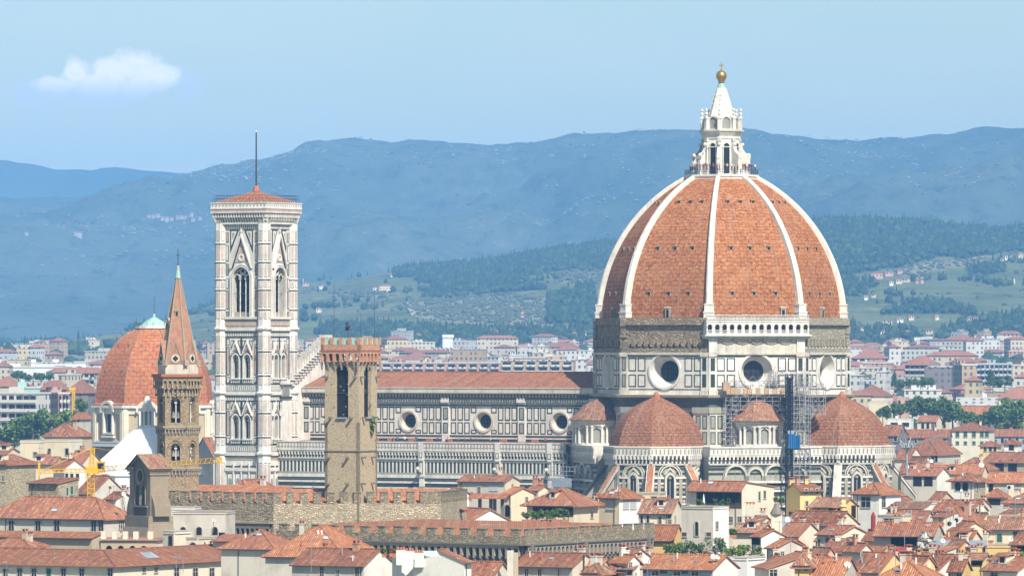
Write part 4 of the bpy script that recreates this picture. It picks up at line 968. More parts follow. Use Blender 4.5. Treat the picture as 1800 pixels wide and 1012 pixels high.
for u in stp(-7.6, 7.5, .95): m_.fb(fse, u, u + .85, 44.45, 44.45 + rnd.uniform(.9, 1.5), 3.15, 3.25, 'plank' if rnd.random() < .6 else 'cream_marble')
m_.fb(fse, -8.3, -6.7, 45.2, 47.0, 2.0, 3.2, 'plank'); m_.build('toe_boards', sc_t)
sc2 = thing('scaffolding', 'low scaffolding with a yellow net beside the leftmost small round chapel', 'scaffolding', (DX, DY, 0), R(-30), 'scaffolding on the cathedral')
f3 = Fr(-27, -24.3, 270)
scaffold(sc2, f3, stp(-1.5, 9.0, 2.1), stp(18.0, 28.5, 1.9), 1.4, .4, dens=.35)
m_ = MB(); m_.fb(f3, 5.5, 7.6, 19.9, 22.4, 1.85, 1.95, 'crane_yellow'); m_.fb(f3, -1.0, 4.0, 24.0, 26.0, 1.85, 1.92, 'zinc'); m_.build('net', sc2)
m_ = MB(); m_.box((-17.0, -37.5, 18.6), (10, 6, .12), 'zinc'); m_.build('canopy', sc2)
# ---------------------------------------------------------------- marble bell tower
TX, TY = -57.7, 1386.0
bt = thing('bell_tower', 'tall square marble bell tower with pink and green panels and a flagpole', 'bell tower', (TX, TY, 0), R(-30))
A_ = 6.05; C_ = 5.68; BR = 1.5                   # face plane, corner pier centre, corner pier radius
def tf(q): return Fr(A_ * math.cos(R(q)), A_ * math.sin(R(q)), q)
FACES = (270, 0, 90, 180)
mb = MB()
ZB, Z1, Z2, Z3, Z4 = 0, 30.6, 44.2, 58.6, 82.3     # storey floors
IN = C_ - BR * .9
def bif(u): return arch_pts(u, 0, 1.75, 0, 10, .3)
wins = []
for q in FACES:
    fr = tf(q)
    # lower storey: plain facing with niches
    mb.fb(fr, -C_, C_, 0, Z1, -.6, 0, 'white_marble')
    mb.fb(fr, -IN, IN, 29.3, 29.6, 0, .12, 'pink_marble'); mb.fb(fr, -IN, IN, 27.6, 27.9, 0, .12, 'green_marble')
    for i in range(4):
        u = -3.1 + i * 2.07
        panel(mb, fr, u - .78, u + .78, 20.2, 26.2, 0, .16, wm='pale_marble'); mb.fpoly(fr, arch_pts(u, 20.8, .9, 24.6, 8, .3), 0, .1, 'grey_marble')
        mb.fb(fr, u + .9, u + 1.17, 19.5, 28.6, 0, .35, 'white_marble')
    mb.fb(fr, -IN, IN, 26.7, 27.3, 0, .4, 'white_marble')
    for zf, zt in ((Z1, Z2), (Z2, Z3)):
        # floor band, frieze, panelled field with two twin windows
        mb.fb(fr, -IN, IN, zf + .5, zf + 1.5, 0, .1, 'grey_marble')
        for i in range(16): u = -IN + .2 + i * (2 * IN - .4) / 15; mb.fb(fr, u - .1, u + .1, zf + .6, zf + 1.4, 0, .18, 'white_marble')
        mb.fb(fr, -IN, IN, zt - 1.7, zt - .8, 0, .1, 'grey_marble')
        for i in range(14): u = -IN + .25 + i * (2 * IN - .5) / 13; mb.fpoly(fr, [(u - .2, zt - 1.6), (u + .2, zt - 1.6), (u, zt - .9)], .1, .2, 'white_marble')
        z0, z1 = zf + 2.0, zt - 1.9
        mb.fb(fr, -IN + .05, IN - .05, z0, z0 + .16, 0, .16, 'green_marble'); mb.fb(fr, -IN + .05, IN - .05, z1, z1 + .16, 0, .16, 'green_marble')
        for s in (-1, 1):
            mb.fb(fr, *sorted((s * (IN - .05), s * (IN - .2))), z0, z1, 0, .15, 'green_marble')
            panel(mb, fr, *sorted((s * (IN - .25), s * (IN - 1.1))), z0 + .25, z0 + 1.6, 0, .14); panel(mb, fr, *sorted((s * (IN - .25), s * (IN - 1.1))), z0 + 2.0, z1 - 2.1, 0, .16, wm='pink_marble'); panel(mb, fr, *sorted((s * (IN - .25), s * (IN - 1.1))), z1 - 1.8, z1 - .3, 0, .14)
        mb.fb(fr, -.12, .12, z0, z1, 0, .22, 'green_marble')
        zs = zf + 7.6; sill = zf + 3.4
        for s in (-1, 1):
            u = s * 1.52; hp = arch_pts(u, sill, 1.7, zs, 10, .3)
            mb.hole(fr, *sorted((s * .0, s * C_)), zf, zt, hp, 'white_marble'); mb.reveal(fr, hp, 0, -1.1, 'cream_marble')
            wins.append((q, fr, u, sill, zs, 1.7, 'bif'))
            o_ = arch_pts(u, sill - .1, 2.3, zs, 10, .3); mb.band(fr, hp, o_, -.1, .32, 'white_marble', True)
            mb.band(fr, arch_only(u, 2.35, zs, 10, .3), arch_only(u, 2.75, zs, 10, .3), 0, .24, 'green_marble')
            # crocketed gable above
            ap = zs + 4.0; b = 1.42; zb_ = zs + .9
            mb.band(fr, [(u - b + .2, zb_), (u, ap - .5), (u + b - .2, zb_)], [(u - b, zb_), (u, ap), (u + b, zb_)], 0, .5, 'white_marble')
            mb.fpoly(fr, [(u - b + .4, zb_ + 1.0), (u + b - .4, zb_ + 1.0), (u, ap - .9)], 0, .14, 'pink_marble'); mb.fpoly(fr, circ(u, zb_ + 1.65, .3, 10), 0, .25, 'white_marble')
            for e in (-1, 1): mb.fpoly(fr, [(u + e * .45, ap + .2), (u + e * 1.3, ap + .2), (u + e * 1.3, ap - 1.9)][::e], 0, .12, 'green_marble'); mb.fpoly(fr, [(u + e * .7, ap), (u + e * 1.18, ap), (u + e * 1.18, ap - 1.2)][::e], .1, .17, 'pale_marble')
            for k in range(5):
                t = k / 5; 
                for e in (-1, 1): c = fr(u + e * b * (1 - t), .35, zb_ + (ap - zb_) * t); mb.ball(c, .15, 'white_marble', 5, 3)
            mb.fb(fr, u - .07, u + .07, ap, ap + .6, .1, .3, 'white_marble')
            mb.fb(fr, u - 1.3, u + 1.3, sill - .35, sill - .1, 0, .55, 'white_marble'); mb.fb(fr, u - 1.2, u + 1.2, sill - 1.1, sill - .35, 0, .3, 'grey_marble')
            for k in range(5): mb.fb(fr, u - 1.1 + k * .5, u - .95 + k * .5, sill - 1.1, sill - .35, .2, .4, 'white_marble')
    # top storey: one large three-light window
    zf, zt = Z3, Z4
    sill, zs, wd = zf + 2.7, zf + 11.4, 4.5
    hp = arch_pts(0, sill, wd, zs, 14, .12)
    mb.hole(fr, -C_, C_, zf, zt, hp, 'white_marble'); mb.reveal(fr, hp, 0, -1.5, 'cream_marble')
    wins.append((q, fr, 0, sill, zs, wd, 'tri'))
    for wi, (w0, w1, o, mt) in enumerate(((wd, wd + .5, .4, 'white_marble'), (wd + .52, wd + .8, .2, 'green_marble'), (wd + .82, wd + 1.4, .32, 'pale_marble'))):
        mb.band(fr, arch_pts(0, sill, w0, zs, 14, .12)[1:] + [(-w0 / 2, sill)], arch_pts(0, sill, w1, zs, 14, .12)[1:] + [(-w1 / 2, sill)], -.1, o, mt)
    ap = zf + 21.4; b = 2.9; zb_ = zs + 2.2
    mb.band(fr, [(-b + .3, zb_), (0, ap - .75), (b - .3, zb_)], [(-b, zb_), (0, ap), (b, zb_)], 0, .6, 'white_marble')
    mb.band(fr, [(-b + .6, zb_), (0, ap - 1.35), (b - .6, zb_)], [(-b + .35, zb_), (0, ap - .85), (b - .35, zb_)], 0, .3, 'green_marble')
    mb.fpoly(fr, [(-1.6, zs + 3.6), (1.6, zs + 3.6), (0, ap - 2.6)], 0, .15, 'pink_marble'); mb.band(fr, circ(0, zs + 4.6, .45, 14), circ(0, zs + 4.6, .8, 14), 0, .3, 'pale_marble', True)
    mb.fb(fr, -.12, .12, ap, ap + 1.2, .1, .4, 'white_marble'); mb.ball(fr(0, .3, ap + .5), .3, 'white_marble', 6, 4)
    for e in (-1, 1):
        for (x0, ww, mt) in ((.55, 1.0, 'green_marble'), (.8, 1.0, 'pale_marble')):
            pass
        pl = [(e * .7, zt - 1.4), (e * 3.0, zt - 1.4), (e * 3.0, zt - 6.6)]; mb.fpoly(fr, pl[::e], 0, .1, 'green_marble')
        pl = [(e * 1.25, zt - 1.75), (e * 2.7, zt - 1.75), (e * 2.7, zt - 5.0)]; mb.fpoly(fr, pl[::e], .05, .16, 'pale_marble')
        pl = [(e * 1.75, zt - 2.1), (e * 2.4, zt - 2.1), (e * 2.4, zt - 3.7)]; mb.fpoly(fr, pl[::e], .1, .2, 'grey_marble')
        for z0, z1, mt in ((zf + 2.4, zf + 3.9, 'grey_marble'), (zf + 4.4, zf + 8.6, 'pink_marble'), (zf + 9.0, zf + 11.4, 'pale_marble'), (zf + 12.0, zf + 14.6, 'grey_marble'), (zf + 15.2, zf + 18.8, 'pale_marble'), (zf + 19.4, zf + 21.6, 'pink_marble')):
            panel(mb, fr, *sorted((e * (IN - .05), e * (IN - .85))), z0, z1, 0, .16, wm=mt)
    mb.fb(fr, -IN, IN, sill - .5, sill, 0, .5, 'white_marble'); mb.fb(fr, -IN, IN, sill - 1.3, sill - .5, 0, .2, 'grey_marble'); mb.fb(fr, -IN, IN, sill - 1.9, sill - 1.3, 0, .3, 'pink_marble')
    mb.fb(fr, -IN, IN, zt - 1.3, zt - .2, 0, .15, 'grey_marble')
    for i in range(16): u = -IN + .2 + i * (2 * IN - .4) / 15; mb.fb(fr, u - .12, u + .12, zt - 1.2, zt - .3, 0, .25, 'white_marble')
# corner piers
for cx, cy in ((-1, -1), (1, -1), (1, 1), (-1, 1)):
    c = (cx * C_, cy * C_); mb.rings([(BR, 0), (BR, Z4)], 8, 'pale_marble', 22.5, c)
    pf, ph = oct_frames(c, BR)
    for i, fr in enumerate(pf):
        segs = [(19, 22), (22.6, 28.6), (32.4, 34.2), (34.8, 39.6), (40.2, 42.6), (46, 48), (48.6, 53.4), (54, 57), (60.8, 62.8), (63.4, 67.2), (67.8, 69.6), (70.2, 73.4), (74.0, 77.6), (78.2, 80.6)]
        for j, (z0, z1) in enumerate(segs):
            if (i + j) % 2 or z1 - z0 > 3:
                mb.fb(fr, -ph * .7, ph * .7, z0, z1, -.05, .03, 'green_marble'); mb.fb(fr, -ph * .56, ph * .56, z0 + .14, z1 - .14, -.05, .05, 'white_marble'); mb.fb(fr, -ph * .3, ph * .3, z0 + .4, z1 - .4, 0, .07, 'pink_marble')
            else:
                mb.fb(fr, -ph * .66, ph * .66, z0, z1, -.05, .04, 'pink_marble'); mb.fb(fr, -ph * .42, ph * .42, z0 + .25, z1 - .25, 0, .06, 'pale_marble')
        for z in (62.95, 67.35, 69.7, 73.55, 77.75, 34.4, 39.8, 48.2, 53.6): mb.fb(fr, -ph, ph, z, z + .2, -.1, .16, 'white_marble'); mb.fb(fr, -ph, ph, z - .2, z, -.1, .08, 'green_marble')
    for z in (Z1, Z2, Z3):
        mb.rings([(BR, z - .5), (BR + .45, z - .1), (BR + .45, z + .25), (BR, z + .4)], 8, 'white_marble', 22.5, c)
for z in (Z1, Z2, Z3):
    for q in FACES: mb.fb(tf(q), -C_, C_, z - .45, z + .3, -.2, .45, 'white_marble'); mb.fb(tf(q), -C_, C_, z - .65, z - .45, -.2, .3, 'green_marble')
# corbel table and parapet
for q in FACES:
    fr = tf(q); L = C_ + 1.65
    for i in range(21):
        u = -L + .45 + i * (2 * L - .9) / 20
        mb.fpoly(Fr(*[A_ * v for v in at_axis(q, 1)], q - 90) if False else fr, [(u - .17, 82.9), (u + .17, 82.9), (u + .17, 84.6), (u - .17, 84.6)], .2, .75, 'white_marble'); mb.fb(fr, u - .17, u + .17, 83.6, 84.65, .7, 1.2, 'white_marble'); mb.fb(fr, u - .14, u + .14, 82.5, 82.9, .2, .5, 'white_marble')
        if i < 20:
            c = u + (2 * L - .9) / 40; mb.fpoly(fr, arch_pts(c, 82.7, .46, 84.1, 6), .3, .4, 'pietra_dark')
    mb.fb(fr, -L + .6, L - .6, 82.1, 82.45, -1, .7, 'white_marble'); mb.fb(fr, -L + .4, L - .4, 82.45, 84.6, -1, .35, 'grey_marble')
a = C_ + 1.72
for z0, z1, e, mt in ((84.6, 84.85, .1, 'white_marble'), (84.85, 85.5, 0, 'pink_marble'), (85.5, 85.75, .12, 'white_marble'), (85.75, 86.75, .02, 'pale_marble'), (86.75, 87.0, .15, 'white_marble')):
    mb.prism([(-a - e, -a - e), (a + e, -a - e), (a + e, a + e), (-a - e, a + e)], z0, z1, mt)
for q in FACES:
    fr = Fr(a * math.cos(R(q)), a * math.sin(R(q)), q)
    for i in range(16): u = -a + .5 + i * (2 * a - 1) / 15; mb.fpoly(fr, circ(u, 86.25, .2, 8), 0, .06, 'grey_marble')
mb.prism([(-5, -5), (5, -5), (5, 5), (-5, 5)], 82, 87.0, 'pietra')
tower = mb.build('tower', bt)
for q, fr, u, sill, zs, wd, kind in wins:
    if q not in (270, 0): continue
    m_ = MB(); d = -1.1 if kind == 'bif' else -1.5; ins = -.55
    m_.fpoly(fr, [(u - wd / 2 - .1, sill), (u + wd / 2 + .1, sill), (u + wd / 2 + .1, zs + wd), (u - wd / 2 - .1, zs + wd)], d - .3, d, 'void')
    nn = 1 if kind == 'bif' else 2
    hp = arch_pts(u, sill, wd, zs, 10, .3 if kind == 'bif' else .12)
    cols = [u] if nn == 1 else [u - wd / 6, u + wd / 6]
    for c in cols:
        for k in range(6 if nn == 1 else 10): 
            za = sill + (zs - .3 - sill) * k / (6 if nn == 1 else 10); zb_ = sill + (zs - .3 - sill) * (k + 1) / (6 if nn == 1 else 10)
            m_.tube(fr(c, ins, za), fr(c, ins, zb_), .13 if k % 2 else .16, 'white_marble', 6)
        m_.fb(fr, c - .25, c + .25, zs - .3, zs, ins - .25, ins + .25, 'white_marble')
    # tracery: solid head with openings
    lights = len(cols) + 1; lw = wd / lights
    head = arch_pts(u, zs, wd, zs + .001, 12, .3 if kind == 'bif' else .12)
    m_.fpoly(fr, head, ins - .1, ins, 'grey_marble')
    for i in range(lights):
        c = u - wd / 2 + lw * (i + .5); m_.fpoly(fr, arch_pts(c, zs - .1, lw * .7, zs + .15, 8, .2), ins, ins + .03, 'void')
        m_.band(fr, arch_only(c, lw * .72, zs + .15, 8, .2), arch_only(c, lw * .98, zs + .15, 8, .2), ins - .1, ins + .15, 'white_marble')
    for cz, r, du in ((zs + wd * .38, wd * .13, 0),) if kind == 'bif' else ((zs + wd * .36, wd * .11, 0), (zs + wd * .24, wd * .085, wd * .24), (zs + wd * .24, wd * .085, -wd * .24), (zs + wd * .2, wd * .06, 0)):
        m_.fpoly(fr, circ(u + du, cz, r, 10), ins, ins + .03, 'void'); m_.band(fr, circ(u + du, cz, r, 10), circ(u + du, cz, r * 1.35, 10), ins - .1, ins + .12, 'white_marble', True)
    if kind == 'tri':
        m_.fb(fr, u - wd / 2, u + wd / 2, sill, sill + 1.1, ins - .1, ins + .05, 'pietra'); m_.fb(fr, u - wd / 2, u + wd / 2, zs - 3.5, zs - 3.35, ins, ins + .08, 'iron')
    m_.build('window', tower)
m_ = MB(); h = 6.5; zr = 87.0
ps = [(-h, -h), (h, -h), (h, h), (-h, h)]
for i in range(4):
    p, q2 = ps[i], ps[(i + 1) % 4]; m_.face([(*p, zr), (*q2, zr), (.45 * q2[0] / h, .45 * q2[1] / h, zr + 2.6), (.45 * p[0] / h, .45 * p[1] / h, zr + 2.6)], 'tile_orange')
    m_.tube((*p, zr + .05), (0, 0, zr + 2.65), .14, 'terracotta', 5)
m_.rings([(.8, zr + 2.6), (.7, zr + 3.6), (.45, zr + 3.8)], 8, 'terracotta'); m_.build('roof', bt)
m_ = MB(); m_.tube((0, 0, zr + 3.5), (0, 0, zr + 16.0), .2, 'wood_dark', 7, .14); m_.ball((0, 0, zr + 16.1), .22, 'dish_white', 6, 4)
for i in range(24): m_.tube((0, 0, zr + 4 + i * .5), (0, 0, zr + 4.1 + i * .5), .23, 'iron', 6)
m_.build('flagpole', bt)
m_ = MB(); a = 7.2
for (x0, y0), (x1, y1) in zip([(-a, -a), (a, -a), (a, a), (-a, a)], [(a, -a), (a, a), (-a, a), (-a, -a)]):
    for k in range(17): t = k / 16; m_.tube((x0 + (x1 - x0) * t, y0 + (y1 - y0) * t, 87.0), (.93 * (x0 + (x1 - x0) * t), .93 * (y0 + (y1 - y0) * t), 88.6), .035, 'iron', 4)
    for z, f in ((87.8, .97), (88.6, .93)): m_.tube((x0 * f, y0 * f, z), (x1 * f, y1 * f, z), .04, 'iron', 4)
m_.build('railing', bt)

# ---------------------------------------------------------------- crenellated stone palace and its tower
def wall_line(mb, p, q, z0, z1, th, mat):
    d = Vector((q[0] - p[0], q[1] - p[1], 0)); L = d.length; az = math.degrees(math.atan2(-d.x, d.y)) + 180
    # frame with u running p -> q, outward normal on the viewer's side
    fr = Fr(p[0], p[1], math.degrees(math.atan2(-d.x, d.y)) if False else 0); return L
def seg_frame(p, q):
    "frame along p->q (left to right seen from outside)"
    dx, dy = q[0] - p[0], q[1] - p[1]; L = math.hypot(dx, dy); az = math.degrees(math.atan2(-dx, dy)) 
    f = Fr(p[0], p[1], 0); f.t = (dx / L, dy / L); f.n = (dy / L, -dx / L); return f, L
def crenel(mb, f, L, zt, mh, mw, gw, th, mat, inner='rubble'):
    n = max(1, round((L + gw) / (mw + gw))); step = (L + gw) / n; w = step - gw
    for i in range(n):
        u = i * step; hh = mh * rnd.uniform(.93, 1.04)
        mb.fb(f, u, u + w, zt, zt + hh, -th, .03, mat)
        mb.fb(f, u - .08, u + w + .08, zt + hh, zt + hh + .12, -th - .06, .1, 'pietra_dark')
def machic(mb, f, u0, u1, zc, h, sp, mat='rubble_brown', dm='void', proj=1.0):
    "arched corbel gallery under a parapet: zc = top"
    n = max(2, round((u1 - u0) / sp)); sp = (u1 - u0) / n
    for i in range(n):
        c = u0 + (i + .5) * sp
        hp = arch_pts(c, zc - h * .62, sp * .66, zc - h * .30, 8)
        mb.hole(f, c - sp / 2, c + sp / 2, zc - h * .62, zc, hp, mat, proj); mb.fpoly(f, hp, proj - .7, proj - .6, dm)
        mb.reveal(f, hp, proj, proj - .6, mat)
        for k in range(3):
            e = k / 3; mb.fb(f, c - sp / 2 - sp * .16, c - sp / 2 + sp * .16, zc - h * (.62 + .13 * (k + 1)), zc - h * (.62 + .13 * k), 0, proj * (1 - e * .75), mat)
pal = thing('palace', 'old brown stone palace with battlements and arched corbels, below the square brick topped tower', 'palace')
PL, PC, PR = (-35.4, 950), (1.6, 921), (21.2, 955)
bl, bm, br = (-55.5, 996), (-38.2, 984), (-11.4, 988)
zf = 26.35
fL, LL = seg_frame(PL, PC); fR, LR = seg_frame(PC, PR)
mb = MB()
for f, L in ((fL, LL), (fR, LR)):
    mb.fb(f, 0, L, 0, zf, -1.2, 0, 'rubble_brown')
    machic(mb, f, 0, L, zf - 1.35, 2.7, 1.25, 'pietra', 'void', .9)
    mb.fb(f, -.9, L + .5, zf - 1.38, zf - 1.15, -1, 1.15, 'pietra_dark'); mb.fb(f, -.6, L + .3, zf - 1.15, zf, -.2, .95, 'rubble_dark')
    g = Fr(0, 0, 0); g.t, g.n = f.t, f.n; g.o = (f.o[0] + f.n[0] * .92, f.o[1] + f.n[1] * .92, 0)
    crenel(mb, g, L, zf, 1.0, 1.6, 1.7, .7, 'rubble_dark')
for t in (.02, .44, .95): mb.fb(fR, LR * t - .35, LR * t + .35, zf - 3.4, zf - 1.1, .5, 1.35, 'pietra_dark')
front = mb.build('wall', pal); front['label'] = 'lower front wall with battlements'
mb = MB(); PB = (PL[0] + PR[0] - PC[0], PL[1] + PR[1] - PC[1])
ins = lambda p, k: (p[0] + (sum(a[0] for a in (PL, PC, PR, PB)) / 4 - p[0]) * k, p[1] + (sum(a[1] for a in (PL, PC, PR, PB)) / 4 - p[1]) * k)
Q = [ins(p, .03) for p in (PL, PC, PR, PB)]; q2 = [ins(p, .2) for p in (PL, PC, PR, PB)]
for i in range(4): mb.face([(*Q[i], zf - .6), (*Q[(i + 1) % 4], zf - .6), (*q2[(i + 1) % 4], zf + 1.0), (*q2[i], zf + 1.0)], 'tile_orange')
mb.face([(*p, zf + 1.0) for p in q2], 'tile_orange')
pr = mb.build('roof', pal)
mb = MB(); sk = [(845, 921), (915, 922), (911, 932), (838, 930)]
mb.face([tuple(P(x, y, YY)) for (x, y), YY in zip(sk, (946, 946, 938, 938))], 'skylight'); 
for i in range(7): t = i / 6; mb.tube(tuple(P(845 + 70 * t, 921 + t, 946)), tuple(P(838 + 73 * t, 930 + 2 * t, 938)), .08, 'steel', 4)
mb.build('skylight', pr)
mb = MB(); zt_ = 29.6
f1, L1 = seg_frame(bl, bm); f2_, L2 = seg_frame(bm, br); f3_, L3 = seg_frame(br, (br[0] + 4, br[1] + 22))
for f, L, mt in ((f1, L1, 'rubble_dark'), (f2_, L2, 'rubble'), (f3_, L3, 'rubble')):  # left stretch darker than the rest, its shade put into the stone
    mb.fb(f, 0, L, 0, zt_, -1.1, 0, mt)
    crenel(mb, f, L, zt_, 1.75, 1.25, .95, .8, 'rubble_dark')
mb.fb(f2_, L2 - 3.4, L2, zt_, zt_ + 1.9, -1.0, .05, 'rubble_dark')
machic(mb, f1, L1 * .52, L1 - .2, 26.4, 3.6, .95, 'pietra_dark', 'void', .8); mb.fb(f1, L1 * .5, L1, 26.4, 26.7, 0, 1.0, 'pietra')
bw = mb.build('wall', pal); bw['label'] = 'taller rear wall with battlements'
mb = MB(); zq = 29.4
mb.face([(*bl, zq), (*bm, zq), (bm[0] + 3, bm[1] + 10, zq + 2.8), (bl[0] + 4, bl[1] + 10, zq + 2.8)], 'tile_orange')
mb.face([(*bm, zq), (*br, zq), (br[0] + 1, br[1] + 9, zq + 2.4), (bm[0] + 3, bm[1] + 9, zq + 2.4)], 'tile_orange')
mb.build('roof', pal)
# square tower
VX, VY = -25.95, 990.0; TA_ = -27.0
tw = thing('tower', 'square brown stone tower with a red brick battlement and tall arched belfry openings', 'tower', (VX, VY, 0), R(TA_))
w = 3.1; mb = MB(); f4 = [(270, 'f'), (0, 'r'), (90, 'b'), (180, 'l')]
zA, zS, zT = 43.2, 52.3, 56.2
for q, _ in f4:
    fr = Fr(w * math.cos(R(q)), w * math.sin(R(q)), q)
    mb.fb(fr, -w, w, 0, zA - .6, -.5, 0, 'tower_stone'); hp = arch_pts(0 if q != 0 else -.1, zA, 2.35, 50.6, 12)
    mb.hole(fr, -w, w, zA - .6, zS + .2, hp, 'tower_stone'); mb.reveal(fr, hp, 0, -.6, 'tower_stone')
    mb.band(fr, arch_only(0 if q != 0 else -.1, 2.36, 50.6), arch_only(0 if q != 0 else -.1, 2.75, 50.6), 0, .05, 'pietra')
    for z, us in ((49.7, (-2.6, 2.6)), (43.2, (-1.9, 1.9)), (36.8, (-2.2, 1.2)), (32.6, (-2.3, 1.2))):
        for u in us: mb.fb(fr, u - .16, u + .16, z, z + .28, 0, .85, 'pietra_dark')
    mb.fb(fr, -w - .05, w + .05, 37.9, 38.05, 0, .14, 'pietra_dark')
    for k in range(25): u = rnd.uniform(-w + .2, w - .2); z = rnd.uniform(20, 52); mb.fb(fr, u, u + .22, z, z + .22, -.1, .03, 'pietra_dark')
tb = mb.build('shaft', tw)
m_ = MB()
for q in (270, 0):
    fr = Fr(w * math.cos(R(q)), w * math.sin(R(q)), q); m_ = MB(); c = 0 if q != 0 else -.1
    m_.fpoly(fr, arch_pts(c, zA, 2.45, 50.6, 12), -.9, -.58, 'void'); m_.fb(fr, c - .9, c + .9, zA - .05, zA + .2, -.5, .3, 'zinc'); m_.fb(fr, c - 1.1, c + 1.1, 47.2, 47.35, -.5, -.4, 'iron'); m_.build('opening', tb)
mb = MB(); e = w + .48
for q, _ in f4:
    fr = Fr(w * math.cos(R(q)), w * math.sin(R(q)), q)
    n = 6; sp = 2 * e / n
    for i in range(n):
        c = -e + (i + .5) * sp; hp = arch_pts(c, zS - .05, sp * .62, zS + .95, 8)
        mb.hole(fr, c - sp / 2, c + sp / 2, zS - .05, zS + 1.7, hp, 'brick_red', .48); mb.reveal(fr, hp, .48, 0, 'brick_red')
        for k in range(3): mb.fb(fr, c - sp / 2 - .14, c - sp / 2 + .14, zS - .05 - .42 * (k + 1), zS - .05 - .42 * k, 0, .48 - .14 * (k + .5), 'pietra')
    mb.fb(fr, -e - .05, e + .05, zS + 1.7, zS + 1.85, -.1, .56, 'terracotta')
    mb.fb(fr, -e, e, zS + 1.85, zT - 1.2, .0, .48, 'brick_red')
    g = Fr(fr.o[0] + fr.n[0] * .48, fr.o[1] + fr.n[1] * .48, q)
    mm = MB(); n = 5; st = (2 * e + 1.0) / n
    for i in range(n):
        u = -e + i * st; mb.fb(g, u, min(e, u + st - .95), zT - 1.2, zT + .0, -.55, .02, 'brick_red')
    for i in range(n - 1): u = -e + i * st; mb.fb(g, u + st - .95, u + st, zT - 1.15, zT - .1, -.4, -.3, 'net_green')
mb.prism([(-e, -e), (e, -e), (e, e), (-e, e)], zS + 1.6, zS + 1.9, 'pietra'); mb.build('parapet', tw)
m_ = MB(); m_.tube((-1.6, 2.0, 54), (-1.6, 2.0, 57.6), .07, 'iron', 5); m_.ball((-1.6, 2.0, 58.0), .42, 'iron', 8, 6, .9); m_.fb(Fr(-1.6, 2.0, -90), -.45, .1, 57.3, 58.7, -.06, .06, 'iron'); m_.fb(Fr(-1.6, 2.0, -90), -.5, .6, 57.35, 57.5, -.05, .05, 'iron'); m_.build('weathervane', tw)
for x, y, h in ((-3.1, 0, 65.2), (1.0, 1.5, 60.2), (2.9, 2.6, 63.0)):
    m_ = MB(); m_.tube((x, y, 54), (x, y, h), .05, 'iron', 5, .03); m_.build('mast', tw)
m_ = MB()
f0 = Fr(w * math.cos(0), 0, 0)
for i in range(45): u = rnd.gauss(.9, .22); z = 41.9 + rnd.gauss(0, .7); s = .28; c = Vector(f0(u, .1 + rnd.random() * .35, z)); v1 = Vector([rnd.uniform(-1, 1) for _ in range(3)]) * s; v2 = Vector([rnd.uniform(-1, 1) for _ in range(3)]) * s; m_.face([c - v1, c - v2, c + v1, c + v2], 'leaf_1')
o = m_.build('caper_bush'); o.matrix_world = tw.matrix_basis.copy(); tag(o, 'green bush sprouting from the wall of the square stone tower', 'bush')

# ---------------------------------------------------------------- hexagonal brown bell tower with a brick spire
HX, HY = (313 - 900) * 1000 / F, 1000.0
hx = thing('steeple', 'slender brown stone bell tower with a pointed brick spire and gablets', 'bell tower', (HX, HY, 0))
HR = 3.42; A0 = -90 - 35 - 60                     # first corner angle
def hexf(r): 
    a = r * math.cos(PI / 6); return [Fr(a * math.cos(R(A0 + 30 + 60 * i)), a * math.sin(R(A0 + 30 + 60 * i)), A0 + 30 + 60 * i) for i in range(6)], r / 2
fh, hh = hexf(HR); mb = MB(); zc = lambda y: CZ + (HZ - y) * HY / F
zl = [(0, zc(822)), (zc(822), zc(748)), (zc(748), zc(690))]
wn = []
for i, fr in enumerate(fh):
    mb.fb(fr, -hh, hh, 0, zl[0][1], -.4, 0, 'steeple_stone')
    for (z0, z1), (s, sp, wd) in zip(zl[1:], ((zc(809), zc(786), 1.5), (zc(742), zc(706), 1.6))):
        hp = arch_pts(0, s, wd, sp, 10); mb.hole(fr, -hh, hh, z0, z1, hp, 'steeple_stone'); mb.reveal(fr, hp, 0, -.8, 'steeple_stone'); wn.append((i, fr, s, sp, wd))
        mb.band(fr, arch_only(0, wd + .5, sp + .1), arch_only(0, wd + .95, sp + .1), 0, .1, 'rubble_dark')
    for zz in (zc(822), zc(750)):
        mb.fb(fr, -hh - .3, hh + .3, zz - .15, zz + .2, -.3, .38, 'zinc' if zz > 42 else 'pietra')
        n = 6
        for k in range(n):
            c = -hh + (k + .5) * 2 * hh / n; mb.fb(fr, c - .3, c - .12, zz - 1.1, zz - .15, 0, .26, 'pietra'); mb.fpoly(fr, arch_pts(c + .1, zz - 1.0, .32, zz - .6, 6), 0, .06, 'pietra_dark')
        mb.fb(fr, -hh, hh, zz - .4, zz - .15, 0, .3, 'steeple_stone')
    # double corbel table
    for zz, pr in ((zc(690), .28), (zc(676), .58)):
        n = 5
        for k in range(n):
            c = -hh - pr / 2 + (k + .5) * (2 * hh + pr) / n; sp = (2 * hh + pr) / n
            mb.hole(fr, c - sp / 2, c + sp / 2, zz - .1, zz + 1.15, arch_pts(c, zz - .1 + .01, sp * .6, zz + .45, 6), 'steeple_stone', pr); mb.fpoly(fr, arch_pts(c, zz - .1, sp * .6, zz + .45, 6), pr - .35, pr - .3, 'pietra_dark')
            mb.fb(fr, c - sp / 2 - .12, c - sp / 2 + .12, zz - .55, zz - .1, 0, pr, 'rubble')
        mb.fb(fr, -hh - .2, hh + .2, zz + 1.1, zz + 1.3, -.2, pr + .06, 'steeple_stone')
    mb.fb(fr, -hh - .4, hh + .4, zc(662), zc(657), -.3, .85, 'terracotta')
    for k in range(30): u = rnd.uniform(-hh + .2, hh - .2); z = rnd.uniform(20, zl[0][1] + 9); mb.fb(fr, u, u + .2, z, z + .2, -.1, .02, 'pietra_dark')
mb.rings([(HR + .3, zc(662) - 1), (HR + .3, zc(657))], 6, 'pietra', A0)
hs = mb.build('shaft', hx)
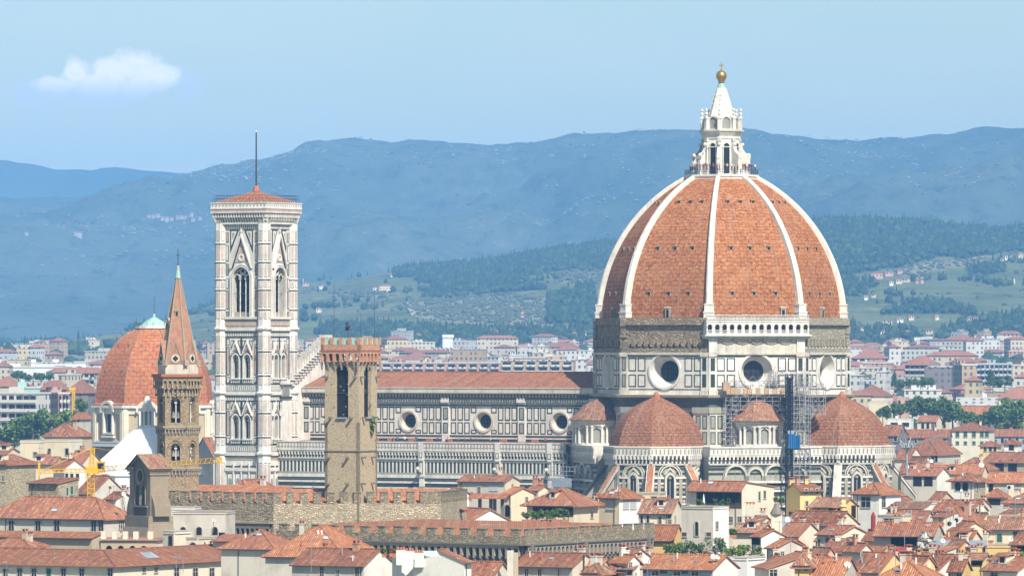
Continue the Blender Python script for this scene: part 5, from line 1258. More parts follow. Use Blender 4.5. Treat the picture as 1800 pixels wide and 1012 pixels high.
for i, fr, s, sp, wd in wn:
    if i not in (0, 1, 2): continue
    m_ = MB(); m_.fpoly(fr, [(-wd / 2, s), (wd / 2, s), (wd / 2, sp + wd / 2), (-wd / 2, sp + wd / 2)], -1.2, -.9, 'void')
    m_.tube(fr(0, -.4, s), fr(0, -.4, sp), .11, 'white_marble', 6); m_.fb(fr, -.2, .2, sp - .25, sp, -.6, -.2, 'white_marble')
    m_.fpoly(fr, arch_pts(0, sp, wd, sp + .01, 8), -.5, -.4, 'rubble'); 
    for e in (-1, 1): m_.fpoly(fr, arch_pts(e * wd / 4, sp - .1, wd * .38, sp + .05, 6), -.4, -.37, 'void')
    for e in (-.4, .4): m_.rings([(.02, s + 1.75), (.18, s + 1.65), (.25, s + 1.2), (.36, s + .75)], 8, 'bell_metal', c=fr(e, -.7, 0)[:2])
    m_.build('window', hs)
mb = MB(); zs0, zs1 = zc(640), zc(490)
mb.rings([(HR - .1, zc(657)), (HR - .1, zs0)], 6, 'cream_marble', A0)
mb.rings([(HR - .25, zs0), (.36, zs1)], 6, 'spire_brick', A0)
for i in range(6):
    a = A0 + 60 * i; p = at_axis(a, HR - .2); q2 = at_axis(a, .38); mb.tube((*p, zs0), (*q2, zs1), .17, 'pietra', 5, .09)
    c = at_axis(a, HR + .1); mb.fb(Fr(*c, a), -.35, .35, zs0 - .2, zs0 + .7, -.3, .25, 'pietra')
mb.rings([(.38, zs1), (.48, zs1 + .15), (.3, zs1 + 1.3), (.2, zs1 + 2.1), (.05, zs1 + 2.2)], 8, 'copper')
hsp = mb.build('spire', hx)
fg, hg = hexf(HR - .1)
for i, fr in enumerate(fg):
    m_ = MB(); zt = zc(598); b = hg * .84
    m_.face([fr(-b, .02, zs0), fr(b, .02, zs0), fr(0, .02, zt)], 'spire_brick')
    a = R(A0 + 30 + 60 * i); bk = lambda z: (-(HR - .2) * math.cos(PI / 6) * (z - zs0) / (zs1 - zs0) - .3)
    m_.face([fr(-b, .02, zs0), fr(0, .02, zt), fr(0, bk(zt), zt)], 'spire_brick'); m_.face([fr(b, .02, zs0), fr(0, bk(zt), zt), fr(0, .02, zt)], 'spire_brick')
    m_.band(fr, [(-b + .15, zs0), (0, zt - .35), (b - .15, zs0)], [(-b, zs0), (0, zt), (b, zs0)], 0, .12, 'pietra')
    cz = zs0 + .95; m_.fpoly(fr, circ(0, cz, .72, 16), 0, .1, 'cream_marble')
    for dx, dz in ((.24, 0), (-.24, 0), (0, .24), (0, -.24)): m_.fpoly(fr, circ(dx, cz + dz, .21, 8), .05, .125, 'void')
    m_.fb(fr, -.05, .05, zs0 + 2.0, zs0 + 3.3, 0, .08, 'terracotta'); m_.fb(fr, -.3, .3, zs0 + 2.75, zs0 + 2.86, 0, .075, 'terracotta')
    m_.build('gablet', hsp)
for i, z in ((1, zc(556)), (0, zc(573))):
    m_ = MB(); r = (HR - .25) * (zs1 - z) / (zs1 - zs0) * math.cos(PI / 6) + .1; a = A0 + 30 + 60 * i; fr = Fr(r * math.cos(R(a)), r * math.sin(R(a)), a)
    m_.fb(fr, -.28, .28, z, z + .85, -.8, .12, 'pietra'); m_.fpoly(fr, [(-.4, z + .85), (.4, z + .85), (0, z + 1.4)], -.8, .2, 'pietra'); m_.fpoly(fr, arch_pts(0, z + .1, .32, z + .6, 6), 0, .15, 'void'); m_.build('dormer', hsp)
m_ = MB(); m_.tube((0, 0, zs1 + 2.1), (0, 0, zc(438)), .07, 'iron', 5); f0 = Fr(0, 0, -70); m_.fb(f0, -.35, .35, zc(449), zc(448), -.05, .05, 'iron'); m_.ball((0, 0, zs1 + 2.4), .16, 'iron', 6, 4); m_.build('cross', hsp)

# ---------------------------------------------------------------- domed chapel behind (left)
CY = 1640.0; CX = (271 - 900) * CY / F; CA = -90 - 26
ch_ = thing('domed_chapel', 'broad orange tiled dome on a cream walled octagon with tall arched windows', 'chapel', (CX, CY, 0))
CR = 16.3; zc2 = lambda y: CZ + (HZ - y) * CY / F
fc, hc = oct_frames((0, 0), CR, CA + 22.5); mb = MB(); zt = zc2(712); z0 = zc2(775)
for fr in fc:
    hp = arch_pts(0, zc2(758), 3.3, zc2(724), 12); mb.hole(fr, -hc, hc, 10, zt, hp, 'plaster_tan'); mb.reveal(fr, hp, 0, -.8, 'plaster_pale')
    for s in (-1, 1): mb.fb(fr, *sorted((s * (hc - 1.3), s * (hc + .15))), 10, zt, -.5, .5, 'plaster_pale'); mb.fb(fr, *sorted((s * (hc - .9), s * (hc + .1))), 10, zt - .5, .4, .7, 'plaster_pale')
    mb.fb(fr, -hc - .2, hc + .2, zt - 2.2, zt - .6, -.3, .35, 'plaster_pale'); mb.fb(fr, -hc - .4, hc + .4, zt - .6, zt + .1, -.3, 1.0, 'pale_marble')
    mb.band(fr, arch_only(0, 4.9, zc2(724), 12), arch_only(0, 6.0, zc2(724) + .2, 12), 0, 1.1, 'plaster_pale')
    mb.band(fr, arch_pts(0, zc2(759), 3.3, zc2(724), 12), arch_pts(0, zc2(762), 4.3, zc2(724), 12), -.1, .75, 'pale_marble', True)
    mb.fb(fr, -2.6, 2.6, zc2(768), zc2(764), 0, .9, 'plaster_pale'); mb.fb(fr, -3.0, 3.0, zc2(776), zc2(769), 0, .35, 'plaster_tan')
cw = mb.build('walls', ch_)
for i, fr in enumerate(fc):
    m_ = MB(); m_.fpoly(fr, arch_pts(0, zc2(759), 3.4, zc2(724), 12), -1.0, -.8, 'glass_dark')
    for k in (-.65, 0, .65): m_.fb(fr, k - .04, k + .04, zc2(758), zc2(720), -.8, -.72, 'iron')
    for k in range(7): z = zc2(757) + k * .9; m_.fb(fr, -1.3, 1.3, z, z + .08, -.8, -.73, 'iron')
    m_.build('window', cw)
prof = []; zd0, zd1 = zc2(707), zc2(577)
for j in range(18):
    a = j / 17 * 1.33; prof.append((CR * .99 * math.cos(a) ** .92, zd0 + (zd1 - zd0) * math.sin(a) / math.sin(1.33)))
mb = MB(); mb.rings([(CR + .9, zt + .1), (CR + 1.0, zt + .35), (CR * .995, zd0)], 8, 'tile_orange', CA)
mb.rings(prof, 8, 'chapel_tile', CA)
for i in range(8):
    a = CA + 45 * i
    for p, q2 in zip(prof, prof[1:]): mb.tube((*at_axis(a, p[0]), p[1]), (*at_axis(a, q2[0]), q2[1]), .16, 'tile_old', 4)
cd = mb.build('dome', ch_)
for fr_i in range(8):
    q = CA + 22.5 + 45 * fr_i
    for z, ks in ((zc2(652), (-.35, .35)), (zc2(608), (-.3, .3))):
        t = (z - zd0) / (zd1 - zd0) * math.sin(1.33); r = CR * .99 * math.cos(math.asin(t)) ** .92
        fr = Fr(r * math.cos(PI / 8) * math.cos(R(q)), r * math.cos(PI / 8) * math.sin(R(q)), q)
        for s in ks: m_ = MB(); u = s * r * .7; m_.fb(fr, u - .35, u + .35, z - .3, z + .35, -1, .15, 'pietra_dark'); m_.build('vent', cd)
m_ = MB(); rt = prof[-1][0]; m_.rings([(rt + .1, zd1 - .3), (rt + .9, zd1), (rt + .9, zd1 + .55), (rt - .6, zd1 + .6)], 16, 'pale_marble'); m_.rings([(rt - .4, zd1 + .6), (rt * .55, zd1 + 1.9), (.3, zd1 + 3.1), (.12, zd1 + 3.4)], 12, 'copper'); m_.ball((0, 0, zd1 + 3.5), .32, 'pale_marble', 8, 5)
m_.tube((0, 0, zd1 + 3.5), (0, 0, zd1 + 8.6), .06, 'iron', 4)
for i in range(20): c = at_axis(i * 18, rt + .8); m_.tube((*c, zd1 + .5), (*c, zd1 + 1.6), .04, 'iron', 4)
m_.build('lantern', ch_)
m_ = MB(); m_.prism([(at_axis(CA + 45 * i, CR + 1.5)) for i in range(8)], 10, zc2(776), 'rubble_brown'); m_.rings([(CR + 2.4, zc2(783)), (CR - .5, zc2(768))], 8, 'zinc', CA); m_.build('lower_wall', ch_)

# ---------------------------------------------------------------- octagonal baptistery under a white cover
BY = 1425.0; BX = (259 - 900) * BY / F; zb2 = lambda y: CZ + (HZ - y) * BY / F
bp = thing('baptistery', 'octagonal building wrapped in a white pyramid shaped restoration cover', 'baptistery', (BX, BY, 0), R(-8))
mb = MB(); mb.rings([(13.2, 0), (13.2, zb2(836)), (13.6, zb2(834)), (12.2, zb2(816)), (2.9, zb2(754)), (2.2, zb2(751))], 8, 'tent_white', 22.5)
for i in range(8):
    for k in range(4):
        a = 22.5 + 45 * i + k * 11.25; r0 = math.cos(PI / 8) / math.cos(R((k * 11.25 + 0) % 45 - 22.5)) ; p = at_axis(a, 12.2 * r0); q2 = at_axis(a, 2.9 * r0); mb.tube((*p, zb2(816)), (*q2, zb2(754)), .09, 'tent_white', 4)
mb.build('cover', bp)
m_ = MB(); zl0 = zb2(751); m_.rings([(1.9, zl0 - .4), (1.9, zl0 + .5), (1.5, zl0 + .6)], 8, 'pale_marble', 22.5); m_.rings([(.75, zl0), (.75, zl0 + 4.6)], 8, 'grey_marble', 22.5)
for i in range(8): c = at_axis(22.5 + 45 * i, 1.35); m_.rings([(.24, zl0 + .5), (.2, zl0 + 3.6), (.28, zl0 + 3.8)], 6, 'pale_marble', c=c)
m_.rings([(1.7, zl0 + 3.7), (1.85, zl0 + 3.9), (1.85, zl0 + 4.4), (1.3, zl0 + 4.7), (.85, zl0 + 6.2), (.4, zl0 + 7.2), (.1, zl0 + 7.5)], 8, 'pale_marble', 22.5); m_.ball((0, 0, zl0 + 7.6), .36, 'gold', 10, 6); m_.build('lantern', bp)

# ---------------------------------------------------------------- small bell gable in the left foreground
GY = 955.0; zg = lambda y: CZ + (HZ - y) * GY / F; gx = lambda x: (x - 900) * GY / F
gb = thing('bell_gable', 'weathered grey stone bell gable with two arched openings and a little tiled roof', 'bell gable', (gx(262), GY, 0), R(-58))
W_, D_ = 6.9, 2.9; fr = Fr(0, -D_ / 2, -90); mb = MB(); z0, z1 = zg(900), zg(825)
hps = [arch_pts(-.95, zg(887), 1.25, zg(858), 8), arch_pts(.95, zg(887), 1.25, zg(858), 8)]
for fb2, sgn in ((fr, 1), (Fr(0, D_ / 2, 90), 1)):
    mb.hole(fb2, -2.2, 0, zg(888), zg(850), hps[0], 'gable_dark'); mb.hole(fb2, 0, 2.2, zg(888), zg(850), hps[1], 'gable_dark')
    mb.hole(fb2, -2.2, 2.2, zg(850), zg(818), circ(0, zg(836), .95, 16), 'gable_dark')
    mb.band(fb2, circ(0, zg(836), .95, 16), circ(0, zg(836), 1.3, 16), 0, .2, 'gable_stone', True)
    mb.fb(fb2, -2.2, 2.2, zg(912), zg(888), -D_, 0, 'gable_dark')
    for h in hps: mb.band(fb2, h, [(p[0] * 1 + (p[0] - (sum(q[0] for q in h) / len(h))) * .2, p[1] + (.18 if p[1] > zg(860) else 0)) for p in h], 0, .15, 'gable_stone', True)
    for u in (-1.75, 0, 1.75): mb.tube(fb2(u, .12, zg(886)), fb2(u, .12, zg(860)), .14, 'gable_stone', 6)
    mb.fpoly(fb2, [(-3.2, zg(818)), (3.2, zg(818)), (0, zg(800))], -.1, .02, 'gable_dark')
    for s in (-1, 1): mb.tube(fb2(s * 3.4, .25, zg(821)), fb2(0, .25, zg(799)), .28, 'gable_stone', 4)
for h in hps: mb.reveal(fr, h, 0, -D_, 'gable_dark')
mb.reveal(fr, circ(0, zg(836), .95, 16), 0, -D_, 'gable_dark')
for s in (-1, 1):
    mb.box((s * 2.75, 0, (zg(912) + zg(820)) / 2), (1.25, D_ + .3, zg(820) - zg(912)), 'gable_stone')
    for y, e in ((832, .35), (827, .6), (822, .8)): mb.box((s * 2.75, 0, zg(y)), (1.25 + e, D_ + .3 + e, .3), 'gable_stone')
    for k in range(7): t = k / 6; mb.box((s * (3.4 + .55 * math.sin(t * PI) * .5 + .5 * t), 0, zg(872) - (zg(872) - zg(903)) * (t)), (.5 + .9 * t, D_, (zg(872) - zg(903)) / 6 + .02), 'gable_stone')
mb.box((0, 0, zg(889)), (5, D_ + .7, .25), 'gable_stone'); mb.box((0, 0, zg(920)), (7.6, 4.4, zg(906) - zg(935)), 'gable_stone')
for x0, x1 in ((-4.2, 4.2),):
    b = [(x0, -3.0, zg(952)), (x1, -3.0, zg(952)), (x1, 3.0, zg(952)), (x0, 3.0, zg(952))]; t = [(-3.8, -2.0, zg(918)), (3.8, -2.0, zg(918)), (3.8, 2.0, zg(918)), (-3.8, 2.0, zg(918))]; mb.hexa(b, t, 'gable_stone')
mb.box((0, 0, zg(952) / 2), (8.2, 5.8, zg(952)), 'plaster_grey')
body = mb.build('body', gb)
m_ = MB()
for s in (-1, 1):
    a, b_ = (s * 3.9, zg(823)), (0, zg(797)); y = D_ / 2 + .7
    p = [(a[0], -y, a[1]), (a[0], y, a[1]), (0, y, b_[1]), (0, -y, b_[1])]
    m_.face(p if s > 0 else p[::-1], 'tile_old'); m_.face([(x, yy, z - .2) for x, yy, z in (p[::-1] if s > 0 else p)], 'under_eave')
    m_.face([(a[0], -y, a[1]), (0, -y, b_[1]), (0, -y, b_[1] - .22), (a[0], -y, a[1] - .22)], 'gable_stone')
m_.build('roof', gb)
for u in (-.95, .95):
    m_ = MB(); m_.rings([(.02, zg(862)), (.25, zg(863)), (.33, zg(870)), (.5, zg(875))], 10, 'bell_metal', c=(u, 0)); m_.tube((u, 0, zg(862)), (u, 0, zg(858)), .06, 'iron', 4); m_.build('bell', gb)

# ---------------------------------------------------------------- cranes
def lattice(mb, p, q, w, mat, n, r=.07, up=(0, 0, 1), tri=False):
    p = Vector(p); q = Vector(q); d = (q - p).normalized(); a = d.cross(Vector(up)).normalized() * w / 2; b = a.cross(d).normalized() * w / 2
    cs = [a + b, a - b, -a - b, -a + b] if not tri else [a - b, -a - b, b]
    for c in cs: mb.tube(p + c, q + c, r, mat, 4)
    for i in range(n):
        s = p + (q - p) * (i / n); e = p + (q - p) * ((i + 1) / n)
        for k in range(len(cs)): mb.tube(s + cs[k], e + cs[(k + 1) % len(cs)], r * .7, mat, 3)
        for k in range(len(cs)): mb.tube(s + cs[k], s + cs[(k + 1) % len(cs)], r * .7, mat, 3)
KY = 1003.0
kr = thing('tower_crane', 'yellow tower crane with a long jib crossing in front of the slender brown bell tower', 'crane', (0, 0, 0))
kp = lambda x, y, dy=0: P(x, y, KY + dy)
mb = MB(); lattice(mb, (kp(160, 950)), (kp(160, 832)), 1.1, 'crane_yellow', 14, .06, (0, 1, 0)); mb.build('mast', kr)
mb = MB(); mb.box(tuple(kp(162, 826)), (1.9, 1.6, 1.1), 'crane_yellow'); mb.box(tuple(kp(176, 820)), (1.5, 1.3, 1.8), 'crane_yellow'); mb.box(tuple(kp(177, 818, -.7)), (1.0, .1, .9), 'glass_dark')
lattice(mb, kp(161, 824), kp(163, 786), .6, 'crane_yellow', 5, .08, (0, 1, 0)); mb.build('cab', kr)
mb = MB(); lattice(mb, kp(172, 824), kp(388, 808, -20), .75, 'crane_yellow', 26, .045, (0, 0, 1), True); mb.tube(kp(163, 786), kp(285, 806, -10), .04, 'crane_yellow', 3); mb.box(tuple(kp(386, 808, 14)), (.8, .8, 1.0), 'crane_yellow'); mb.build('jib', kr)
mb = MB(); lattice(mb, kp(156, 826), kp(72, 828, -5), .55, 'crane_yellow', 11, .055, (0, 0, 1), True); mb.tube(kp(163, 786), kp(76, 826, -5), .05, 'crane_yellow', 3); mb.box(tuple(kp(69, 824, -5)), (.3, .8, 2.2), 'crane_yellow'); mb.build('counter_jib', kr)
def far_crane(label, x, yb, yt, xl, xr, Y, mat):
    c = thing('tower_crane', label, 'crane'); q = lambda a, b: P(a, b, Y); s = Y / F
    mb = MB(); lattice(mb, q(x, yb), q(x, yt), 4 * s, mat, 12, .35 * s + .1, (0, 1, 0)); mb.build('mast', c)
    mb = MB(); lattice(mb, q(xl, yt), q(xr, yt - 1.5), 3 * s, mat, 14, .3 * s + .08, (0, 0, 1), True); mb.box(tuple(q(xl + 3, yt + 1)), (5 * s, 3 * s, 6 * s), mat); mb.build('jib', c)
far_crane('white tower crane standing among the far houses right of the ribbed dome', 1614, 640, 595, 1607, 1640, 4200, 'crane_white')
far_crane('thin yellow crane mast behind the orange blocks left of the broad orange dome', 129, 735, 684, 122, 133, 1950, 'crane_yellow')
# ---------------------------------------------------------------- town houses
ORD = ['first', 'second', 'third', 'fourth', 'fifth', 'sixth', 'seventh', 'eighth', 'ninth', 'tenth', 'eleventh', 'twelfth', 'thirteenth', 'fourteenth', 'fifteenth', 'sixteenth', 'seventeenth', 'eighteenth', 'nineteenth', 'twentieth']
def ordinal(i): return ORD[i] if i < 20 else f'{i + 1}th'
WCACHE = {}
def win_mesh(w, h, style, simple):
    key = (round(w, 1), round(h, 1), style, simple)
    if key in WCACHE: return WCACHE[key]
    f = Fr(0, 0, -90); mb = MB(); pane = None; w, h = key[0], key[1]
    if style == 'a':
        hp = arch_pts(0, 0, w, h - w / 2, 10); mb.band(f, hp, arch_pts(0, -.1, w + .3, h - w / 2, 10), -.05, .12, 'frame_stone', True); pm = 'void'; p = MB(); p.fpoly(f, hp, -.05, .03, pm)
    elif style == 'o':
        mb.fb(f, -w / 2 - .05, w / 2 + .05, h, h + .12, -.05, .1, 'under_eave'); p = MB(); p.fb(f, -w / 2, w / 2, 0, h, -.05, .03, 'void')
        n = max(1, int(w / 1.6))
        for i in range(n + 1): u = -w / 2 + w * i / n; mb.fb(f, u - .06, u + .06, 0, h, 0, .09, 'iron' if simple else 'wood_dark')
        mb.fb(f, -w / 2, w / 2, 0, .9, 0, .06, 'wood_dark') if w > 4 else None
    else:
        t = .16
        mb.fb(f, -w / 2 - t, w / 2 + t, -.14, 0, -.05, .16, 'frame_stone')
        mb.fb(f, -w / 2 - t, w / 2 + t, h, h + .14, -.05, .1, 'frame_stone')
        for s in (-1, 1): mb.fb(f, *sorted((s * w / 2, s * (w / 2 + t))), 0, h, -.05, .08, 'frame_stone')
        p = MB(); pm = {'d': 'glass_dark', 'g': 'shutter_green', 'b': 'shutter_brown', 's': 'shutter_grey', 'p': 'glass_dark'}[style]
        if style in 'gbs':
            for s in (-1, 1):
                p.fb(f, *sorted((s * .02, s * w / 2)), 0, h, -.05, .05, pm)
                for k in range(3): z = h * (k + .5) / 3; p.fb(f, *sorted((s * .06, s * (w / 2 - .05))), z - .03, z + .03, .05, .075, pm)
        else:
            p.fb(f, -w / 2, w / 2, 0, h, -.05, .02, pm)
            if style == 'p':
                for s in (-1, 1): mb.fb(f, *sorted((s * (w / 2 + .05), s * (w + .05))), -.02, h + .02, .02, .12, 'shutter_green')
            if not simple: p.fb(f, -.04, .04, 0, h, .02, .05, 'frame_stone'); p.fb(f, -w / 2, w / 2, h * .6, h * .6 + .06, .02, .05, 'frame_stone')
    if simple:
        for a, uvk in ((p, None),):
            off = len(mb.v); 
            for fc, mi in zip(p.f, p.m): mb.f.append(tuple(i + off for i in fc)); mb.m.append(mb.mi(p.mats[mi]))
            mb.v += p.v
        o = mb.build('window'); q = None
    else:
        o = mb.build('window'); q = p.build('pane')
    res = (o.data, q.data if q else None)
    bpy.data.objects.remove(o)
    if q: bpy.data.objects.remove(q)
    WCACHE[key] = res; return res
def add_window(parent, pos, az, w, h, style, simple):
    a, b = win_mesh(w, h, style, simple)
    o = bpy.data.objects.new('opening' if style in 'o' else 'window', a); COL.objects.link(o); o.parent = parent; o.location = pos; o.rotation_euler = (0, 0, R(az + 90))
    if b: q = bpy.data.objects.new('pane', b); COL.objects.link(q); q.parent = o
    return o
def slab(mb, pts, mat, th=.16):
    "roof plane with its underside and edges"
    mb.face(pts, mat); low = [(x, y, z - th) for x, y, z in pts]; mb.face(low[::-1], 'under_eave'); n = len(pts)
    for i in range(n): j = (i + 1) % n; mb.face([pts[i], low[i], low[j], pts[j]], 'terracotta')
def chimney_mb(x, y, z, h, w, mat):
    m = MB(); m.box((x, y, z + h / 2 - .4), (w, w * .8, h + .8), mat); m.box((x, y, z + h + .06), (w + .16, w * .8 + .16, .12), mat)
    for s in (-1, 1): m.box((x + s * w * .38, y, z + h + .3), (.12, w * .6, .4), 'terracotta')
    m.box((x, y, z + h + .53), (w + .25, w * .8 + .25, .1), 'terracotta'); return m
HOUSES = []; crnd = random.Random(3)
def house(label, x0, x1, pe, Y, D, yaw, roof, rise, wall, tile, wins=(), axis='x', over=.5, side=None, ch=2, ro=.5, base=None, name='house', group='houses of the old town', cat='house', W=None):
    s = Y / F; a = R(yaw); z = CZ + (HZ - pe) * s; sa, ca = abs(math.sin(a)), math.cos(a)
    if W is None: W = max(2.0, ((x1 - x0) * s - D * sa) / ca)
    cx = ((x0 + x1) / 2 - 900) * s; cy = Y + W / 2 * sa + D / 2 * ca
    cx *= cy / Y * .5 + .5
    base = ground_z(Y) - 1 if base is None else base
    t = thing(name, label, cat, (cx, cy, 0), a, group); H = z
    hw, hd = W / 2, D / 2; side = side or wall  # a paler side material puts the sunlit side into the colour
    mb = MB(); c = [(-hw, -hd), (hw, -hd), (hw, hd), (-hw, hd)]
    for i in range(4):
        p, q = c[i], c[(i + 1) % 4]; mb.face([(*p, base), (*q, base), (*q, H), (*p, H)], wall if i in (0, 2) else side)
    yr = -hd + ro * D
    gx = gable_end = .22
    rm = MB(); cap = 'terracotta'
    if roof == 'gable' and axis == 'x':
        for x, f in ((-hw, 1), (hw, -1)): mb.face([(x, -hd, H), (x, hd, H), (x, yr, H + rise)], side)
        sf = rise / max(.1, yr + hd); sb = rise / max(.1, hd - yr)
        slab(rm, [(-hw - gx, -hd - over, H - over * sf + .12), (hw + gx, -hd - over, H - over * sf + .12), (hw + gx, yr, H + rise + .12), (-hw - gx, yr, H + rise + .12)], tile)
        slab(rm, [(-hw - gx, yr, H + rise + .12), (hw + gx, yr, H + rise + .12), (hw + gx, hd + over, H - over * sb + .12), (-hw - gx, hd + over, H - over * sb + .12)], tile)
        rm.tube((-hw - gx, yr, H + rise + .14), (hw + gx, yr, H + rise + .14), .15, tile, 6)
    elif roof == 'gable':
        xr = -hw + ro * W
        for y, f in ((-hd, 1), (hd, -1)): mb.face([(-hw, y, H), (hw, y, H), (xr, y, H + rise)], wall)
        sl_, sr = rise / max(.1, xr + hw), rise / max(.1, hw - xr)
        slab(rm, [(-hw - over, hd + gx, H - over * sl_ + .12), (-hw - over, -hd - gx, H - over * sl_ + .12), (xr, -hd - gx, H + rise + .12), (xr, hd + gx, H + rise + .12)], tile)
        slab(rm, [(hw + over, -hd - gx, H - over * sr + .12), (hw + over, hd + gx, H - over * sr + .12), (xr, hd + gx, H + rise + .12), (xr, -hd - gx, H + rise + .12)], tile)
        rm.tube((xr, -hd - gx, H + rise + .14), (xr, hd + gx, H + rise + .14), .15, tile, 6)
    elif roof == 'hip':
        k = min(hw, hd); A = (-hw + k, -hd + k) if W >= D else (0, -hd + k); B = (hw - k, hd - k) if W >= D else (0, hd - k)
        if W >= D: A, B = (-hw + k, 0), (hw - k, 0)
        o = over; e = H - o * rise / k + .12; zr = H + rise + .12
        P_ = [(-hw - o, -hd - o, e), (hw + o, -hd - o, e), (hw + o, hd + o, e), (-hw - o, hd + o, e)]
        if W >= D: qs = [[P_[0], P_[1], (*B, zr), (*A, zr)], [P_[1], P_[2], (*B, zr)], [P_[2], P_[3], (*A, zr), (*B, zr)], [P_[3], P_[0], (*A, zr)]]; hips = [(P_[0], A), (P_[1], B), (P_[2], B), (P_[3], A)]
        else: qs = [[P_[0], P_[1], (*A, zr)], [P_[1], P_[2], (*B, zr), (*A, zr)], [P_[2], P_[3], (*B, zr)], [P_[3], P_[0], (*A, zr), (*B, zr)]]; hips = [(P_[0], A), (P_[1], A), (P_[2], B), (P_[3], B)]
        for q in qs: slab(rm, q, tile)
        for p, q in hips: rm.tube(p, (*q, zr + .03), .14, tile, 5)
        if A != B: rm.tube((*A, zr + .03), (*B, zr + .03), .15, tile, 5)
    elif roof in ('shed', 'shedback'):
        s_ = 1 if roof == 'shed' else -1; sl_ = rise / D
        z0 = H if s_ > 0 else H + rise; z1 = H + rise if s_ > 0 else H
        for x, f in ((-hw, 1), (hw, -1)): mb.face([(x, -hd, H), (x, hd, H), (x, hd if s_ > 0 else -hd, H + rise)], side)
        yb = hd if s_ > 0 else -hd; mb.face([(-hw, yb, H), (hw, yb, H), (hw, yb, H + rise), (-hw, yb, H + rise)], wall)
        slab(rm, [(-hw - gx, -hd - over, z0 - s_ * over * sl_ + .1), (hw + gx, -hd - over, z0 - s_ * over * sl_ + .1), (hw + gx, hd + .1, z1 + .1), (-hw - gx, hd + .1, z1 + .1)], tile)
    elif roof == 'ring':
        d = rise / .36; o = over
        def rect(i, zz): return [(-hw + i, -hd + i, zz), (hw - i, -hd + i, zz), (hw - i, hd - i, zz), (-hw + i, hd - i, zz)]
        A, B, Cc = rect(-o, H - o * .36 + .1), rect(d, H + rise + .1), rect(2 * d, H + .1)
        for i in range(4):
            j = (i + 1) % 4; slab(rm, [A[i], A[j], B[j], B[i]], tile); slab(rm, [B[i], B[j], Cc[j], Cc[i]], tile); rm.tube(B[i], B[j], .16, tile, 5); rm.tube(A[i], B[i], .15, tile, 5)
            c0, c1 = Cc[i], Cc[j]; mb.face([(c0[0], c0[1], base), (c1[0], c1[1], base), (c1[0], c1[1], H), (c0[0], c0[1], H)], wall)
    elif roof == 'ell':                            # front wing and right wing sharing one corner
        d = rise / .36; o = over
        def rect(i, zz): return [(-hw + 0, -hd + i, zz), (hw - i, -hd + i, zz), (hw - i, hd, zz)]
        A, B, Cc = rect(-o, H - o * .36 + .1), rect(d, H + rise + .1), rect(2 * d + o, H - o * .36 + .1)
        for i in range(2):
            slab(rm, [A[i], A[i + 1], B[i + 1], B[i]], tile); slab(rm, [B[i], B[i + 1], Cc[i + 1], Cc[i]], tile); rm.tube(B[i], B[i + 1], .16, tile, 5)
        rm.tube(A[1], B[1], .15, tile, 5)
        c = [(-hw, -hd), (hw, -hd), (hw, hd), (hw - 2 * d, hd), (hw - 2 * d, -hd + 2 * d), (-hw, -hd + 2 * d)]; mb = MB()
        for i in range(6):
            p, q = c[i], c[(i + 1) % 6]; mb.face([(*p, base), (*q, base), (*q, H), (*p, H)], side if i in (1, 2) else wall)
        mb.face([(hw - 2 * d, hd, H), (hw, hd, H), (hw - d, hd, H + rise)], side)
    elif roof == 'flat':
        rm.box((0, 0, H - .45), (W - .5, D - .5, .2), tile)
        for i in range(4):
            p, q = c[i], c[(i + 1) % 4]; m_ = Vector(((p[0] + q[0]) / 2 * .985, (p[1] + q[1]) / 2 * .985, H + rise / 2)); L = math.dist(p, q)
            rm.box(m_, ((L, .3, rise) if i % 2 == 0 else (.3, L - .55, rise)), wall if i % 2 == 0 else side)
            rm.box((m_[0], m_[1], H + rise + .05), ((L + .1, .42, .1) if i % 2 == 0 else (.42, L - .7, .1)), 'frame_stone')
    w_ = mb.build('wall', t); r_ = rm.build('roof', t)
    # gutter and drainpipe on the front
    if roof in ('gable', 'hip', 'shed') and Y < 1350 and axis == 'x':
        g = MB(); zz = H - (over * rise / max(.5, (hd if roof != 'ring' else rise / .36)) if roof != 'gable' else over * rise / max(.5, ro * D)) + .02
        g.tube((-hw - .2, -hd - over - .02, zz), (hw + .2, -hd - over - .02, zz), .08, 'iron', 5); u = rnd.choice((-1, 1)) * hw * rnd.uniform(.3, .93); g.tube((u, -hd - .08, max(base, H - 14)), (u, -hd - .08, H - .2), .06, 'iron', 5); g.build('gutter', t)
    for k in range(ch):
        if roof == 'flat': break
        x = rnd.uniform(-.8, .8) * hw; y = rnd.uniform(-.15, .75) * hd; zz = H + rise * (1 - min(1, abs(y - (yr if axis == 'x' else 0)) / max(1, hd))) * .8
        if roof in ('ring', 'ell'): y = -hd + rise / .36 * rnd.uniform(.7, 1.2); zz = H + rise * .8
        chimney_mb(x, y, zz, rnd.uniform(.9, 1.5), rnd.uniform(.55, .9), rnd.choice(['plaster_dirty', 'plaster_pale', 'brick_red', wall])).build('chimney', r_)
